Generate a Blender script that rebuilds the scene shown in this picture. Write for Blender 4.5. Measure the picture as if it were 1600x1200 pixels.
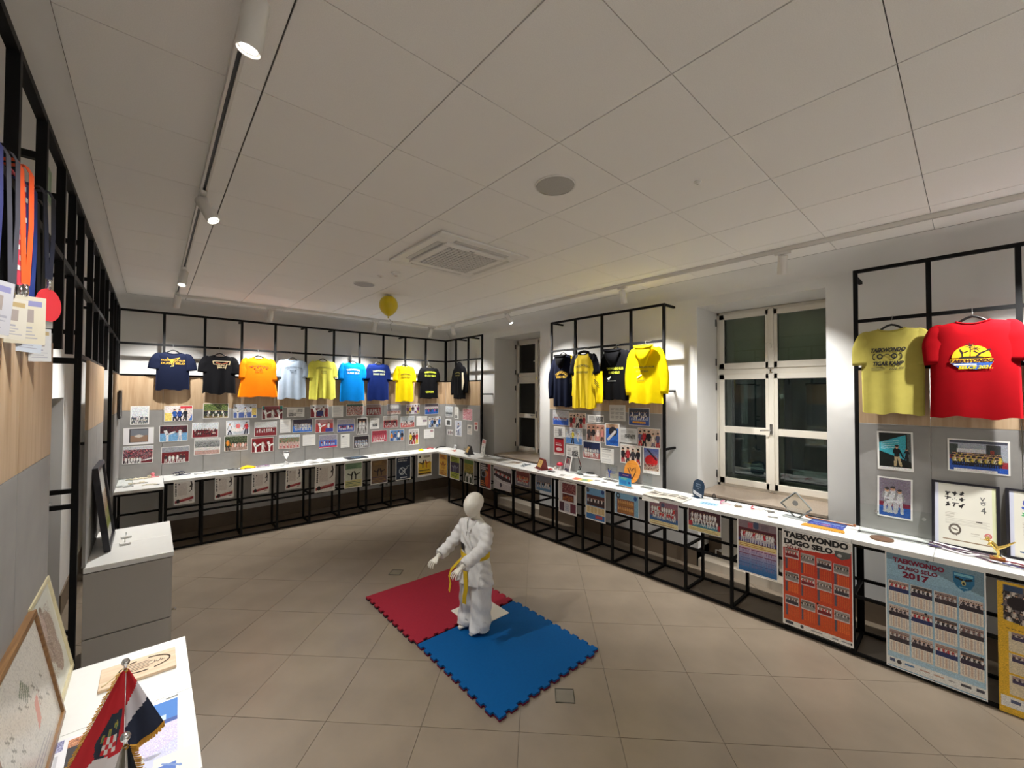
import bpy, bmesh, math, random
import numpy as np
from mathutils import Vector, Matrix, Euler
R = math.radians
PI = math.pi
C = bpy.context.scene.collection
SC = bpy.context.scene
for o in list(bpy.data.objects):
    bpy.data.objects.remove(o)

# ------------------------------------------------------------------ camera, world, exposure
cam_d = bpy.data.cameras.new('camera')
cam_d.sensor_width = 36.0
cam_d.lens = 634.9 * 36 / 1600
cam_d.clip_start = 0.02
cam = bpy.data.objects.new('camera', cam_d)
C.objects.link(cam)
yaw, pit, rol = 0.724382, 0.0191273, 0.0030740
fw = Vector((math.sin(yaw) * math.cos(pit), math.cos(yaw) * math.cos(pit), math.sin(pit)))
rt = Vector((math.cos(yaw), -math.sin(yaw), 0))
up = rt.cross(fw)
r2 = math.cos(rol) * rt + math.sin(rol) * up
u2 = -math.sin(rol) * rt + math.cos(rol) * up
mw = Matrix(((r2.x, u2.x, -fw.x, 0), (r2.y, u2.y, -fw.y, 0), (r2.z, u2.z, -fw.z, 2.045), (0, 0, 0, 1)))
cam.matrix_world = mw
SC.camera = cam
SC.view_settings.view_transform = 'Standard'
SC.view_settings.look = 'None'
SC.view_settings.gamma = 1.0
SC.view_settings.use_curve_mapping = False
SC.view_settings.exposure = 1.30
w = bpy.data.worlds.new('night')
SC.world = w
w.use_nodes = True
w.node_tree.nodes['Background'].inputs[0].default_value = (0.0025, 0.003, 0.004, 1)
w.node_tree.nodes['Background'].inputs[1].default_value = 1.0
SPOT_W = 58.0          # one track lamp
SPOT_COL = (1.0, 0.98, 0.945)

# ------------------------------------------------------------------ materials
def s2l(c):
    c = np.asarray(c, float)
    return np.where(c <= 0.04045, c / 12.92, ((c + 0.055) / 1.055) ** 2.4)

def hexc(r, g, b):
    return tuple(float(x) for x in s2l(np.array([r, g, b]) / 255.0))

MATS = {}
def mat(name, col, rough=0.6, metal=0.0, noise=0.0, nscale=8.0, bump=0.0, bscale=60.0, spec=0.5, stretch=None, emit=None, estr=0.0, col2=None, coat=0.0, sheen=0.0):
    if name in MATS:
        return MATS[name]
    m = bpy.data.materials.new(name)
    m.use_nodes = True
    nt = m.node_tree
    b = nt.nodes['Principled BSDF']
    b.inputs['Base Color'].default_value = (*col, 1)
    b.inputs['Roughness'].default_value = rough
    b.inputs['Metallic'].default_value = metal
    b.inputs['Specular IOR Level'].default_value = spec
    if coat:
        b.inputs['Coat Weight'].default_value = coat
    if sheen:
        b.inputs['Sheen Weight'].default_value = sheen
    if emit is not None:
        b.inputs['Emission Color'].default_value = (*emit, 1)
        b.inputs['Emission Strength'].default_value = estr
    if noise or bump:
        tc = nt.nodes.new('ShaderNodeTexCoord')
        mp = nt.nodes.new('ShaderNodeMapping')
        nt.links.new(tc.outputs['Object'], mp.inputs[0])
        if stretch:
            mp.inputs['Scale'].default_value = stretch
    if noise:
        n = nt.nodes.new('ShaderNodeTexNoise')
        n.inputs['Scale'].default_value = nscale
        n.inputs['Detail'].default_value = 6
        nt.links.new(mp.outputs[0], n.inputs['Vector'])
        mx = nt.nodes.new('ShaderNodeMix')
        mx.data_type = 'RGBA'
        c2 = col2 if col2 is not None else tuple(max(0, x * (1 - noise)) for x in col)
        c1 = col if col2 is not None else tuple(min(1, x * (1 + noise * 0.6)) for x in col)
        mx.inputs[6].default_value = (*c1, 1)
        mx.inputs[7].default_value = (*c2, 1)
        rp = nt.nodes.new('ShaderNodeMapRange')
        rp.inputs[1].default_value = 0.3
        rp.inputs[2].default_value = 0.7
        nt.links.new(n.outputs[0], rp.inputs[0])
        nt.links.new(rp.outputs[0], mx.inputs[0])
        nt.links.new(mx.outputs[2], b.inputs['Base Color'])
    if bump:
        n2 = nt.nodes.new('ShaderNodeTexNoise')
        n2.inputs['Scale'].default_value = bscale
        n2.inputs['Detail'].default_value = 4
        nt.links.new(mp.outputs[0], n2.inputs['Vector'])
        bp = nt.nodes.new('ShaderNodeBump')
        bp.inputs['Strength'].default_value = bump
        bp.inputs['Distance'].default_value = 0.004
        nt.links.new(n2.outputs[0], bp.inputs['Height'])
        nt.links.new(bp.outputs[0], b.inputs['Normal'])
    MATS[name] = m
    return m

def wood_mat(name, c1, c2, scale=5.0, axis='Z', rough=0.5):
    if name in MATS:
        return MATS[name]
    m = bpy.data.materials.new(name)
    m.use_nodes = True
    nt = m.node_tree
    b = nt.nodes['Principled BSDF']
    tc = nt.nodes.new('ShaderNodeTexCoord')
    oi = nt.nodes.new('ShaderNodeObjectInfo')
    ad = nt.nodes.new('ShaderNodeVectorMath')
    ad.operation = 'ADD'
    sc = nt.nodes.new('ShaderNodeVectorMath')
    sc.operation = 'SCALE'
    sc.inputs[0].default_value = (7.1, 3.3, 5.7)
    nt.links.new(oi.outputs['Random'], sc.inputs['Scale'])
    nt.links.new(tc.outputs['Object'], ad.inputs[0])
    nt.links.new(sc.outputs[0], ad.inputs[1])
    mp = nt.nodes.new('ShaderNodeMapping')
    s = {'Z': (scale * 5, scale * 5, scale * 0.35), 'X': (scale * 0.35, scale * 5, scale * 5)}[axis]
    mp.inputs['Scale'].default_value = s
    nt.links.new(ad.outputs[0], mp.inputs[0])
    n = nt.nodes.new('ShaderNodeTexNoise')
    n.inputs['Scale'].default_value = 1.0
    n.inputs['Detail'].default_value = 8
    n.inputs['Distortion'].default_value = 0.6
    nt.links.new(mp.outputs[0], n.inputs['Vector'])
    cr = nt.nodes.new('ShaderNodeValToRGB')
    cr.color_ramp.elements[0].position = 0.30
    cr.color_ramp.elements[0].color = (*c2, 1)
    cr.color_ramp.elements[1].position = 0.72
    cr.color_ramp.elements[1].color = (*c1, 1)
    nt.links.new(n.outputs[0], cr.inputs[0])
    nt.links.new(cr.outputs[0], b.inputs['Base Color'])
    b.inputs['Roughness'].default_value = rough
    MATS[name] = m
    return m

def print_mat(name, rough):
    m = bpy.data.materials.new(name)
    m.use_nodes = True
    nt = m.node_tree
    b = nt.nodes['Principled BSDF']
    a = nt.nodes.new('ShaderNodeAttribute')
    a.attribute_name = 'ink'
    nt.links.new(a.outputs['Color'], b.inputs['Base Color'])
    b.inputs['Roughness'].default_value = rough
    MATS[name] = m
    return m

def glass_mat(name, tint=(1, 1, 1), tr=0.9, ior=1.5, rough=0.0):
    m = bpy.data.materials.new(name)
    m.use_nodes = True
    nt = m.node_tree
    nt.nodes.clear()
    out = nt.nodes.new('ShaderNodeOutputMaterial')
    t = nt.nodes.new('ShaderNodeBsdfTransparent')
    t.inputs[0].default_value = (*[x * tr for x in tint], 1)
    g = nt.nodes.new('ShaderNodeBsdfGlossy')
    g.inputs['Roughness'].default_value = rough
    f = nt.nodes.new('ShaderNodeFresnel')
    f.inputs['IOR'].default_value = ior
    mx = nt.nodes.new('ShaderNodeMixShader')
    nt.links.new(f.outputs[0], mx.inputs[0])
    nt.links.new(t.outputs[0], mx.inputs[1])
    nt.links.new(g.outputs[0], mx.inputs[2])
    nt.links.new(mx.outputs[0], out.inputs[0])
    MATS[name] = m
    return m

PAPER = print_mat('printed_paper', 0.55)
GLOSSY = print_mat('glossy_print', 0.3)
CLOTHP = print_mat('dyed_cloth', 0.85)
GLASS = glass_mat('window_glass', (0.86, 0.95, 0.92), 0.95, 1.62)
ACRYL = glass_mat('clear_acrylic', (0.975, 0.995, 0.99), 0.985, 1.35, 0.02)
M_WALL = mat('wall_paint', (0.74, 0.735, 0.715), 0.85, noise=0.03, nscale=3, bump=0.05, bscale=180)
M_CEIL = mat('mineral_ceiling_board', (0.87, 0.855, 0.825), 0.9, noise=0.05, nscale=260, bump=0.06, bscale=400)
M_CEILB = mat('ceiling_gap_dark_grey', (0.10, 0.095, 0.09), 0.9)  # dark grey backing slab that shows in the board joints
M_GROUT = mat('floor_grout', (0.17, 0.145, 0.115), 0.8)
M_TILE = mat('beige_stone_tile', (0.232, 0.186, 0.138), 0.34, noise=0.16, nscale=2.6, bump=0.015, bscale=90)
M_SKIRT = mat('brown_tile_skirting', (0.17, 0.125, 0.085), 0.45, noise=0.12, nscale=6)
M_BLACK = mat('black_powder_coated_steel', (0.0035, 0.0035, 0.004), 0.55, bump=0.02, bscale=500, spec=.18)
M_WOOD = wood_mat('pale_oak_laminate', hexc(198, 173, 142), hexc(170, 141, 108))
M_GREY = mat('grey_concrete_laminate', (0.285, 0.277, 0.265), 0.6, noise=0.10, nscale=7, bump=0.02, bscale=120)
M_TOP = mat('white_worktop', (0.80, 0.80, 0.77), 0.28, noise=0.015, nscale=20)
M_CAB = mat('warm_grey_cabinet', (0.40, 0.375, 0.34), 0.5, noise=0.03, nscale=4)
M_WHITE = mat('white_plastic', (0.78, 0.77, 0.74), 0.4, noise=0.01, nscale=30)
M_LAMP = mat('white_lamp_housing', (0.72, 0.70, 0.66), 0.45, noise=0.01, nscale=30)
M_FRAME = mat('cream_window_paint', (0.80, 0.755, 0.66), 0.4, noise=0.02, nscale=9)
M_SILL = mat('beige_granite', (0.60, 0.50, 0.40), 0.3, noise=0.5, nscale=140, col2=(0.36, 0.28, 0.22))
M_DARKMET = mat('dark_hinge_metal', (0.02, 0.02, 0.02), 0.4, noise=0.1, nscale=50)
M_CHROME = mat('chrome', (0.75, 0.75, 0.76), 0.12, 1.0, noise=0.02, nscale=40)
M_STEEL = mat('brushed_steel', (0.50, 0.50, 0.49), 0.35, 1.0, noise=0.06, nscale=60)
M_GOLD = mat('gold_plastic', (0.83, 0.60, 0.17), 0.22, 1.0, noise=0.05, nscale=50)
M_HANG = mat('black_hanger_plastic', (0.004, 0.004, 0.0045), 0.4, noise=0.1, nscale=40)
M_EMIT = mat('lit_led_lens', (1, 1, 1), 0.3, emit=(1, 0.96, 0.88), estr=26, noise=0.01, nscale=5)
M_EVA = {}

# ------------------------------------------------------------------ object helpers
def tag(o, label, cat, group=None):
    o['label'] = label
    o['category'] = cat
    if group:
        o['group'] = group
    return o

def thing(name, label, cat, loc=(0, 0, 0), rot=(0, 0, 0), group=None):
    o = bpy.data.objects.new(name, None)
    o.empty_display_size = 0.1
    C.objects.link(o)
    o.location = loc
    o.rotation_euler = rot
    return tag(o, label, cat, group)

def link(name, me, parent=None, loc=(0, 0, 0), rot=(0, 0, 0), m=None):
    o = bpy.data.objects.new(name, me)
    C.objects.link(o)
    o.location = loc
    o.rotation_euler = rot
    if parent:
        o.parent = parent
    if m is not None:
        if not me.materials:
            me.materials.append(m)
        elif me.materials[0] != m:
            o.material_slots[0].link = 'OBJECT'
            o.material_slots[0].material = m
    return o

class MB:
    def __init__(s):
        s.v = []
        s.f = []
    def box(s, cx, cy, cz, sx, sy, sz, M=None):
        n = len(s.v)
        for dz in (-.5, .5):
            for dx, dy in ((-.5, -.5), (.5, -.5), (.5, .5), (-.5, .5)):
                p = Vector((cx + dx * sx, cy + dy * sy, cz + dz * sz))
                s.v.append(tuple(M @ p) if M is not None else tuple(p))
        for q in ((3, 2, 1, 0), (4, 5, 6, 7), (0, 1, 5, 4), (1, 2, 6, 5), (2, 3, 7, 6), (3, 0, 4, 7)):
            s.f.append(tuple(n + i for i in q))
        return s
    def span(s, x0, x1, y0, y1, z0, z1):
        return s.box((x0 + x1) / 2, (y0 + y1) / 2, (z0 + z1) / 2, abs(x1 - x0), abs(y1 - y0), abs(z1 - z0))
    def tube(s, pts, r, n=8, closed=False, flat=1.0, cap=True):
        pts = [Vector(p) for p in pts]
        rs = r if isinstance(r, (list, tuple)) else [r] * len(pts)
        base = len(s.v)
        L = len(pts)
        prev = None
        for i, p in enumerate(pts):
            if closed:
                t = (pts[(i + 1) % L] - pts[i - 1])
            else:
                t = pts[min(i + 1, L - 1)] - pts[max(i - 1, 0)]
            if t.length < 1e-9:
                t = Vector((0, 0, 1))
            t.normalize()
            if prev is None:
                a = Vector((0, 0, 1)) if abs(t.z) < 0.9 else Vector((1, 0, 0))
            else:
                a = prev
            u = (a - t * a.dot(t))
            if u.length < 1e-6:
                u = Vector((1, 0, 0)) - t * t.x
            u.normalize()
            prev = u
            v = t.cross(u)
            for k in range(n):
                an = 2 * PI * k / n
                q = p + (u * math.cos(an) * flat + v * math.sin(an)) * rs[i]
                s.v.append(tuple(q))
        m = L if closed else L - 1
        for i in range(m):
            for k in range(n):
                a = base + i * n + k
                b = base + i * n + (k + 1) % n
                c = base + ((i + 1) % L) * n + (k + 1) % n
                d = base + ((i + 1) % L) * n + k
                s.f.append((a, b, c, d))
        if not closed and cap:
            s.f.append(tuple(base + k for k in reversed(range(n))))
            s.f.append(tuple(base + (L - 1) * n + k for k in range(n)))
        return s
    def lathe(s, prof, n=24, c=(0, 0, 0), M=None, cap=True):
        base = len(s.v)
        for (r, z) in prof:
            for k in range(n):
                a = 2 * PI * k / n
                p = Vector((c[0] + r * math.cos(a), c[1] + r * math.sin(a), c[2] + z))
                s.v.append(tuple(M @ p) if M is not None else tuple(p))
        for i in range(len(prof) - 1):
            for k in range(n):
                s.f.append((base + i * n + k, base + i * n + (k + 1) % n, base + (i + 1) * n + (k + 1) % n, base + (i + 1) * n + k))
        if cap:
            s.f.append(tuple(base + k for k in reversed(range(n))))
            s.f.append(tuple(base + (len(prof) - 1) * n + k for k in range(n)))
        return s
    def ring(s, rings):
        """loft between rings of equal length; closed ends"""
        base = len(s.v)
        n = len(rings[0])
        for rg in rings:
            s.v.extend(tuple(p) for p in rg)
        for i in range(len(rings) - 1):
            for k in range(n):
                s.f.append((base + i * n + k, base + i * n + (k + 1) % n, base + (i + 1) * n + (k + 1) % n, base + (i + 1) * n + k))
        s.f.append(tuple(base + k for k in reversed(range(n))))
        s.f.append(tuple(base + (len(rings) - 1) * n + k for k in range(n)))
        return s
    def prism(s, poly, z0, z1):
        base = len(s.v)
        n = len(poly)
        for z in (z0, z1):
            for p in poly:
                s.v.append((p[0], p[1], z))
        s.f.append(tuple(base + k for k in reversed(range(n))))
        s.f.append(tuple(base + n + k for k in range(n)))
        for k in range(n):
            s.f.append((base + k, base + (k + 1) % n, base + n + (k + 1) % n, base + n + k))
        return s
    def mesh(s, name='m', smooth=False):
        me = bpy.data.meshes.new(name)
        me.from_pydata(s.v, [], s.f)
        me.update()
        if smooth:
            me.polygons.foreach_set('use_smooth', [True] * len(me.polygons))
        return me
    def build(s, name, m, parent=None, loc=(0, 0, 0), rot=(0, 0, 0), smooth=False, bevel=0.0):
        o = link(name, s.mesh(name, smooth), parent, loc, rot, m)
        if bevel:
            b = o.modifiers.new('bevel', 'BEVEL')
            b.width = bevel
            b.segments = 2
            b.limit_method = 'ANGLE'
        return o

_bars = {}
def bar(name, m, parent, p0, p1, t=0.03, t2=None):
    """axis aligned square bar between two points (mesh shared by length and axis)"""
    p0 = Vector(p0)
    p1 = Vector(p1)
    d = p1 - p0
    ax = max(range(3), key=lambda i: abs(d[i]))
    L = round(abs(d[ax]), 4)
    key = (ax, L, t, t2, m.name)
    if key not in _bars:
        s = [t, t, t]
        if t2:
            s[2] = t2
        s[ax] = L
        me = MB().box(0, 0, 0, *s).mesh(name)
        me.materials.append(m)
        _bars[key] = me
    return link(name, _bars[key], parent, (p0 + p1) / 2)

# walls: B faces -Y, R faces -X, L faces +X. u runs along the wall
RZ = {'B': 0.0, 'R': -PI / 2, 'L': PI / 2, 'F': PI}
PANEL = {'B': 7.242, 'R': 4.562, 'L': -0.312}
def wloc(wall, u, z, d=0.0):
    """point on the display panel plane of a wall, d metres out into the room"""
    if wall == 'B':
        return (u, PANEL['B'] - d, z)
    if wall == 'R':
        return (PANEL['R'] - d, u, z)
    return (PANEL['L'] + d, u, z)

# ------------------------------------------------------------------ text
_txt = {}
def text_geo(s, bold=0.0):
    key = (s, bold)
    if key not in _txt:
        cu = bpy.data.curves.new('t', 'FONT')
        cu.body = s
        cu.align_x = 'CENTER'
        cu.offset = bold
        cu.resolution_u = 3
        cu.fill_mode = 'FRONT'
        o = bpy.data.objects.new('t', cu)
        me = o.to_mesh()
        V = np.array([v.co[:2] for v in me.vertices])
        F = [tuple(p.vertices) for p in me.polygons]
        o.to_mesh_clear()
        bpy.data.objects.remove(o)
        bpy.data.curves.remove(cu)
        if len(V):
            lo, hi = V.min(0), V.max(0)
            V = V - (lo + hi) / 2
        _txt[key] = (V, F)
    V, F = _txt[key]
    return V.copy(), F

def letters(name, rows, m, parent, surf=None, y=-0.003):
    """rows: (text, cx, cz, width, height, bold, arc, shear). builds ONE lettering part in the XZ plane of the parent, facing -Y"""
    vv = []
    ff = []
    for row in rows:
        (s, cx, cz, wd, ht, bold) = row[:6]
        arc = row[6] if len(row) > 6 else 0.0
        sh = row[7] if len(row) > 7 else 0.0
        rot = row[8] if len(row) > 8 else 0.0
        V, F = text_geo(s, bold)
        if not len(V):
            continue
        ext = V.max(0) - V.min(0)
        V = V * np.array([wd / max(ext[0], 1e-6), ht / max(ext[1], 1e-6)])
        V[:, 0] += sh * V[:, 1]
        if arc:
            V[:, 1] -= arc * (V[:, 0] / (wd / 2)) ** 2
        if rot:
            c, s_ = math.cos(rot), math.sin(rot)
            V = V @ np.array([[c, s_], [-s_, c]])
        n = len(vv)
        for p in V:
            X, Z = float(p[0] + cx), float(p[1] + cz)
            Y = (surf(X, Z) if surf else 0.0) + y
            vv.append((X, Y, Z))
        ff += [tuple(n + i for i in f) for f in F]
    me = bpy.data.meshes.new(name)
    me.from_pydata(vv, [], ff)
    me.update()
    return link(name, me, parent, m=m)

# ------------------------------------------------------------------ printed pictures: a small raster of ink, one face per dot
class Cv:
    def __init__(s, w, h, c=(245, 243, 238)):
        s.w, s.h = w, h
        s.a = np.empty((h, w, 3))
        s.a[:] = np.array(c) / 255.0
        y, x = np.mgrid[0:h, 0:w]
        s.X = (x + 0.5) / w
        s.Y = (y + 0.5) / h
        s.asp = w / h
    def put(s, m, c):
        s.a[m] = np.array(c) / 255.0
    def rect(s, x0, y0, x1, y1, c):
        s.put((s.X >= x0) & (s.X <= x1) & (s.Y >= y0) & (s.Y <= y1), c)
        return s
    def ell(s, cx, cy, rx, ry, c):
        s.put(((s.X - cx) / rx) ** 2 + ((s.Y - cy) / ry) ** 2 <= 1, c)
        return s
    def ring(s, cx, cy, rx, ry, t, c):
        d = np.sqrt(((s.X - cx) / rx) ** 2 + ((s.Y - cy) / ry) ** 2)
        s.put(abs(d - 1) < t, c)
        return s
    def line(s, x0, y0, x1, y1, wd, c):
        ax, ay = x0 * s.asp, y0
        bx, by = x1 * s.asp, y1
        dx, dy = bx - ax, by - ay
        L = dx * dx + dy * dy + 1e-12
        t = np.clip(((s.X * s.asp - ax) * dx + (s.Y - ay) * dy) / L, 0, 1)
        d = np.hypot(s.X * s.asp - ax - t * dx, s.Y - ay - t * dy)
        s.put(d <= wd, c)
        return s
    def poly(s, pts, c):
        ins = np.zeros_like(s.X, bool)
        j = len(pts) - 1
        for i in range(len(pts)):
            xi, yi = pts[i]
            xj, yj = pts[j]
            cond = ((yi > s.Y) != (yj > s.Y)) & (s.X < (xj - xi) * (s.Y - yi) / (yj - yi + 1e-12) + xi)
            ins ^= cond
            j = i
        s.put(ins, c)
        return s
    def grad(s, x0, y0, x1, y1, c0, c1):
        m = (s.X >= x0) & (s.X <= x1) & (s.Y >= y0) & (s.Y <= y1)
        t = ((s.Y - y0) / max(1e-6, y1 - y0))[..., None]
        g = (np.array(c0) * (1 - t) + np.array(c1) * t) / 255.0
        s.a[m] = g[m]
        return s
    def speck(s, x0, y0, x1, y1, cols, dens, rng):
        m = (s.X >= x0) & (s.X <= x1) & (s.Y >= y0) & (s.Y <= y1) & (rng.random(s.X.shape) < dens)
        ch = rng.integers(0, len(cols), s.X.shape)
        pal = np.array(cols) / 255.0
        s.a[m] = pal[ch][m]
        return s
    def text_rows(s, x0, y0, x1, y1, n, c, rng, fill=0.6):
        hh = (y1 - y0) / n
        for i in range(n):
            e = x1 - (x1 - x0) * rng.random() * 0.35
            s.rect(x0, y0 + hh * (i + 0.5 - fill / 2), e, y0 + hh * (i + 0.5 + fill / 2), c)
        return s
    def person(s, x, y, h, top, leg, skin=(205, 160, 130), hair=(40, 30, 28), lean=0.0):
        wd = h / s.asp
        q = math.sin(x * 91.0 + y * 57.0)
        k = 0.82 + 0.25 * math.sin(x * 313.0 + h * 77.0)
        leg = tuple(min(255, c * (1 - .12 * k)) for c in leg)
        tp2 = tuple(c * .72 for c in top)
        s.line(x - (0.10 + .04 * q) * wd, y, x - 0.04 * wd, y - 0.45 * h, 0.05 * h, leg)
        s.line(x + (0.10 - .04 * q) * wd, y, x + 0.04 * wd, y - 0.45 * h, 0.05 * h, leg)
        s.line(x + lean * wd * 0.3, y - 0.5 * h, x + lean * wd * 0.6, y - 0.77 * h, 0.095 * h, top)
        s.line(x - .09 * wd, y - .76 * h, x - (.17 + .06 * q) * wd, y - (.5 - .12 * q) * h, .035 * h, tp2)
        s.line(x + .09 * wd, y - .76 * h, x + (.17 - .06 * q) * wd, y - (.5 + .12 * q) * h, .035 * h, tp2)
        s.ell(x + lean * wd * 0.8, y - 0.90 * h, 0.068 * wd, 0.085 * h, skin)
        s.ell(x + lean * wd * 0.8, y - 0.955 * h, 0.072 * wd, 0.05 * h, hair)
        return s
    def kicker(s, x, y, h, c, d=1, belt=(30, 30, 30)):
        wd = h / s.asp
        s.line(x, y, x, y - 0.5 * h, 0.075 * h, c)
        s.line(x, y - 0.5 * h, x + d * 0.48 * wd, y - 0.72 * h, 0.07 * h, c)
        s.line(x, y - 0.5 * h, x - d * 0.12 * wd, y - 0.82 * h, 0.11 * h, c)
        s.ell(x - d * 0.16 * wd, y - 0.95 * h, 0.08 * wd, 0.085 * h, (60, 45, 40))
        s.line(x - d * 0.05 * wd, y - 0.55 * h, x + d * 0.05 * wd, y - 0.55 * h, 0.03 * h, belt)
        return s
    def border(s, t, c=(240, 239, 235)):
        tx = t / s.asp
        s.put((s.X < tx) | (s.X > 1 - tx) | (s.Y < t) | (s.Y > 1 - t), c)
        return s

def raster_mesh(cv, wd, ht, th=0.002, surf=None):
    """sheet in XZ facing -Y, centred; front at y=0 (or surf), back at y=th"""
    W, H = cv.w, cv.h
    xs = np.linspace(-wd / 2, wd / 2, W + 1)
    zs = np.linspace(ht / 2, -ht / 2, H + 1)
    gx, gz = np.meshgrid(xs, zs)
    gy = np.zeros_like(gx) if surf is None else surf(gx, gz)
    co = np.stack([gx, gy, gz], -1).reshape(-1, 3)
    r, c = np.mgrid[0:H, 0:W]
    a = (r * (W + 1) + c).ravel()
    quads = np.stack([a + W + 1, a + W + 2, a + 1, a], -1)
    cols = np.concatenate([s2l(cv.a.reshape(-1, 3)), np.ones((W * H, 1))], 1)
    nv = len(co)
    if surf is None:
        bk = np.array([[-wd / 2, th, ht / 2], [wd / 2, th, ht / 2], [wd / 2, th, -ht / 2], [-wd / 2, th, -ht / 2]])
        co = np.vstack([co, bk])
        tl, tr, br, bl = 0, W, (H + 1) * (W + 1) - 1, H * (W + 1)
        q = np.array([[nv, nv + 1, nv + 2, nv + 3], [tl, tr, nv + 1, nv], [tr, br, nv + 2, nv + 1], [br, bl, nv + 3, nv + 2], [bl, tl, nv, nv + 3]])
        quads = np.vstack([quads, q])
        cols = np.vstack([cols, np.tile([[0.75, 0.74, 0.72, 1.0]], (5, 1))])
    me = bpy.data.meshes.new('sheet')
    me.vertices.add(len(co))
    me.vertices.foreach_set('co', co.ravel())
    nq = len(quads)
    me.loops.add(nq * 4)
    me.polygons.add(nq)
    me.loops.foreach_set('vertex_index', quads.ravel().astype(np.int32))
    me.polygons.foreach_set('loop_start', np.arange(0, nq * 4, 4, dtype=np.int32))
    me.update(calc_edges=True)
    at = me.color_attributes.new('ink', 'FLOAT_COLOR', 'CORNER')
    at.data.foreach_set('color', np.repeat(cols, 4, axis=0).ravel())
    me.validate()
    return me

def remeshed(mb, voxel, smooth_it=6, name='body'):
    """one continuous surface out of overlapping lofts"""
    me = mb.mesh(name)
    o = bpy.data.objects.new('tmp', me)
    C.objects.link(o)
    m = o.modifiers.new('r', 'REMESH')
    m.mode = 'VOXEL'
    m.voxel_size = voxel
    s = o.modifiers.new('s', 'SMOOTH')
    s.iterations = smooth_it
    s.factor = 0.5
    dg = bpy.context.evaluated_depsgraph_get()
    out = bpy.data.meshes.new_from_object(o.evaluated_get(dg))
    bpy.data.objects.remove(o)
    out.polygons.foreach_set('use_smooth', [True] * len(out.polygons))
    return out
# ------------------------------------------------------------------ the room
XL, XR, YB, YF, ZC = -0.60, 4.85, 7.54, -3.0, 3.312
def struct(name, mb, m, parent=None, **k):
    o = mb.build(name, m, parent, **k)
    o['kind'] = 'structure'
    return o

floor = struct('floor', MB().span(XL - .3, XR + .9, YF - .2, YB + .2, -0.12, -0.004), M_GROUT)
def clip_poly(poly, x0, x1, y0, y1):
    def cut(ps, inside, inter):
        out = []
        for i in range(len(ps)):
            a, b = ps[i - 1], ps[i]
            if inside(b):
                if not inside(a):
                    out.append(inter(a, b))
                out.append(b)
            elif inside(a):
                out.append(inter(a, b))
        return out
    def ix(x):
        return lambda a, b: (x, a[1] + (b[1] - a[1]) * (x - a[0]) / (b[0] - a[0]))
    def iy(y):
        return lambda a, b: (a[0] + (b[0] - a[0]) * (y - a[1]) / (b[1] - a[1]), y)
    for ins, it in ((lambda p: p[0] >= x0, ix(x0)), (lambda p: p[0] <= x1, ix(x1)), (lambda p: p[1] >= y0, iy(y0)), (lambda p: p[1] <= y1, iy(y1))):
        if len(poly) < 3:
            return []
        poly = cut(poly, ins, it)
    return poly
HD = 0.4235
full_tile = None
rng0 = random.Random(4)
for i in range(-5, 14):
    for j in range(-16, 14):
        if (i + j) % 2:
            continue
        cx, cy = 0.835 + HD * i, 3.097 + HD * j
        h = HD - 0.0022
        poly = [(cx + h, cy), (cx, cy + h), (cx - h, cy), (cx, cy - h)]
        cl = clip_poly(poly, XL + .002, XR - .002, YF, YB - .002)
        if len(cl) < 3:
            continue
        zt = rng0.uniform(-0.0004, 0.0004)
        if abs(cx - XL) > HD and abs(XR - cx) > HD and cy - HD > YF and cy + HD < YB:
            if full_tile is None:
                full_tile = MB().prism([(h, 0), (0, h), (-h, 0), (0, -h)], -0.004, 0.0).mesh('floor_tile')
                full_tile.materials.append(M_TILE)
            link('floor_tile', full_tile, floor, (cx, cy, zt))
        else:
            link('floor_tile', MB().prism([(p[0] - cx, p[1] - cy) for p in cl], -0.004, 0.0).mesh('floor_tile'), floor, (cx, cy, zt), m=M_TILE)

ceil = struct('ceiling', MB().span(XL - .2, XR + .2, YF - .2, YB + .2, ZC + .012, ZC + .12), M_CEILB)
xs = [-0.27] + [0.33 + 0.6 * k for k in range(7)] + [4.515]
ys = [0.774 + 0.6 * k for k in range(-7, 11)] + [7.25]
cache = {}
for a, b in zip(xs[:-1], xs[1:]):
    for c, d in zip(ys[:-1], ys[1:]):
        key = (round(b - a, 3), round(d - c, 3))
        if d - c < 0.05:
            continue
        if key not in cache:
            me = MB().box(0, 0, 0.005, key[0] - .0065, key[1] - .0034, 0.010).mesh('ceiling_tile')
            me.materials.append(M_CEIL)
            cache[key] = me
        link('ceiling_tile', cache[key], ceil, ((a + b) / 2, (c + d) / 2, ZC))
def cove(name, pts, ext, axis):
    """pts: profile (offset, z); swept along ext on the given axis"""
    mb = MB()
    n = len(pts)
    for e in ext:
        for p in pts:
            mb.v.append((p[0], e, p[1]) if axis == 'Y' else (e, p[0], p[1]))
    for k in range(n - 1):
        mb.f.append((k, k + 1, n + k + 1, n + k))
    return struct(name, mb, M_WALL, smooth=True)
def qprof(x0, x1, z0, z1):
    return [(x0 + (x1 - x0) * math.sin(t), z1 + (z0 - z1) * math.cos(t)) for t in np.linspace(0, PI / 2, 9)]
cove('trim_1', qprof(-0.268, XL + .001, ZC - .002, 3.16), (YF, YB), 'Y')
cove('trim_2', qprof(4.513, XR - .001, ZC - .002, 3.16), (YF, YB), 'Y')
cove('trim_3', qprof(7.247, YB - .001, ZC - .002, 3.16), (XL, XR), 'X')

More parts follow.
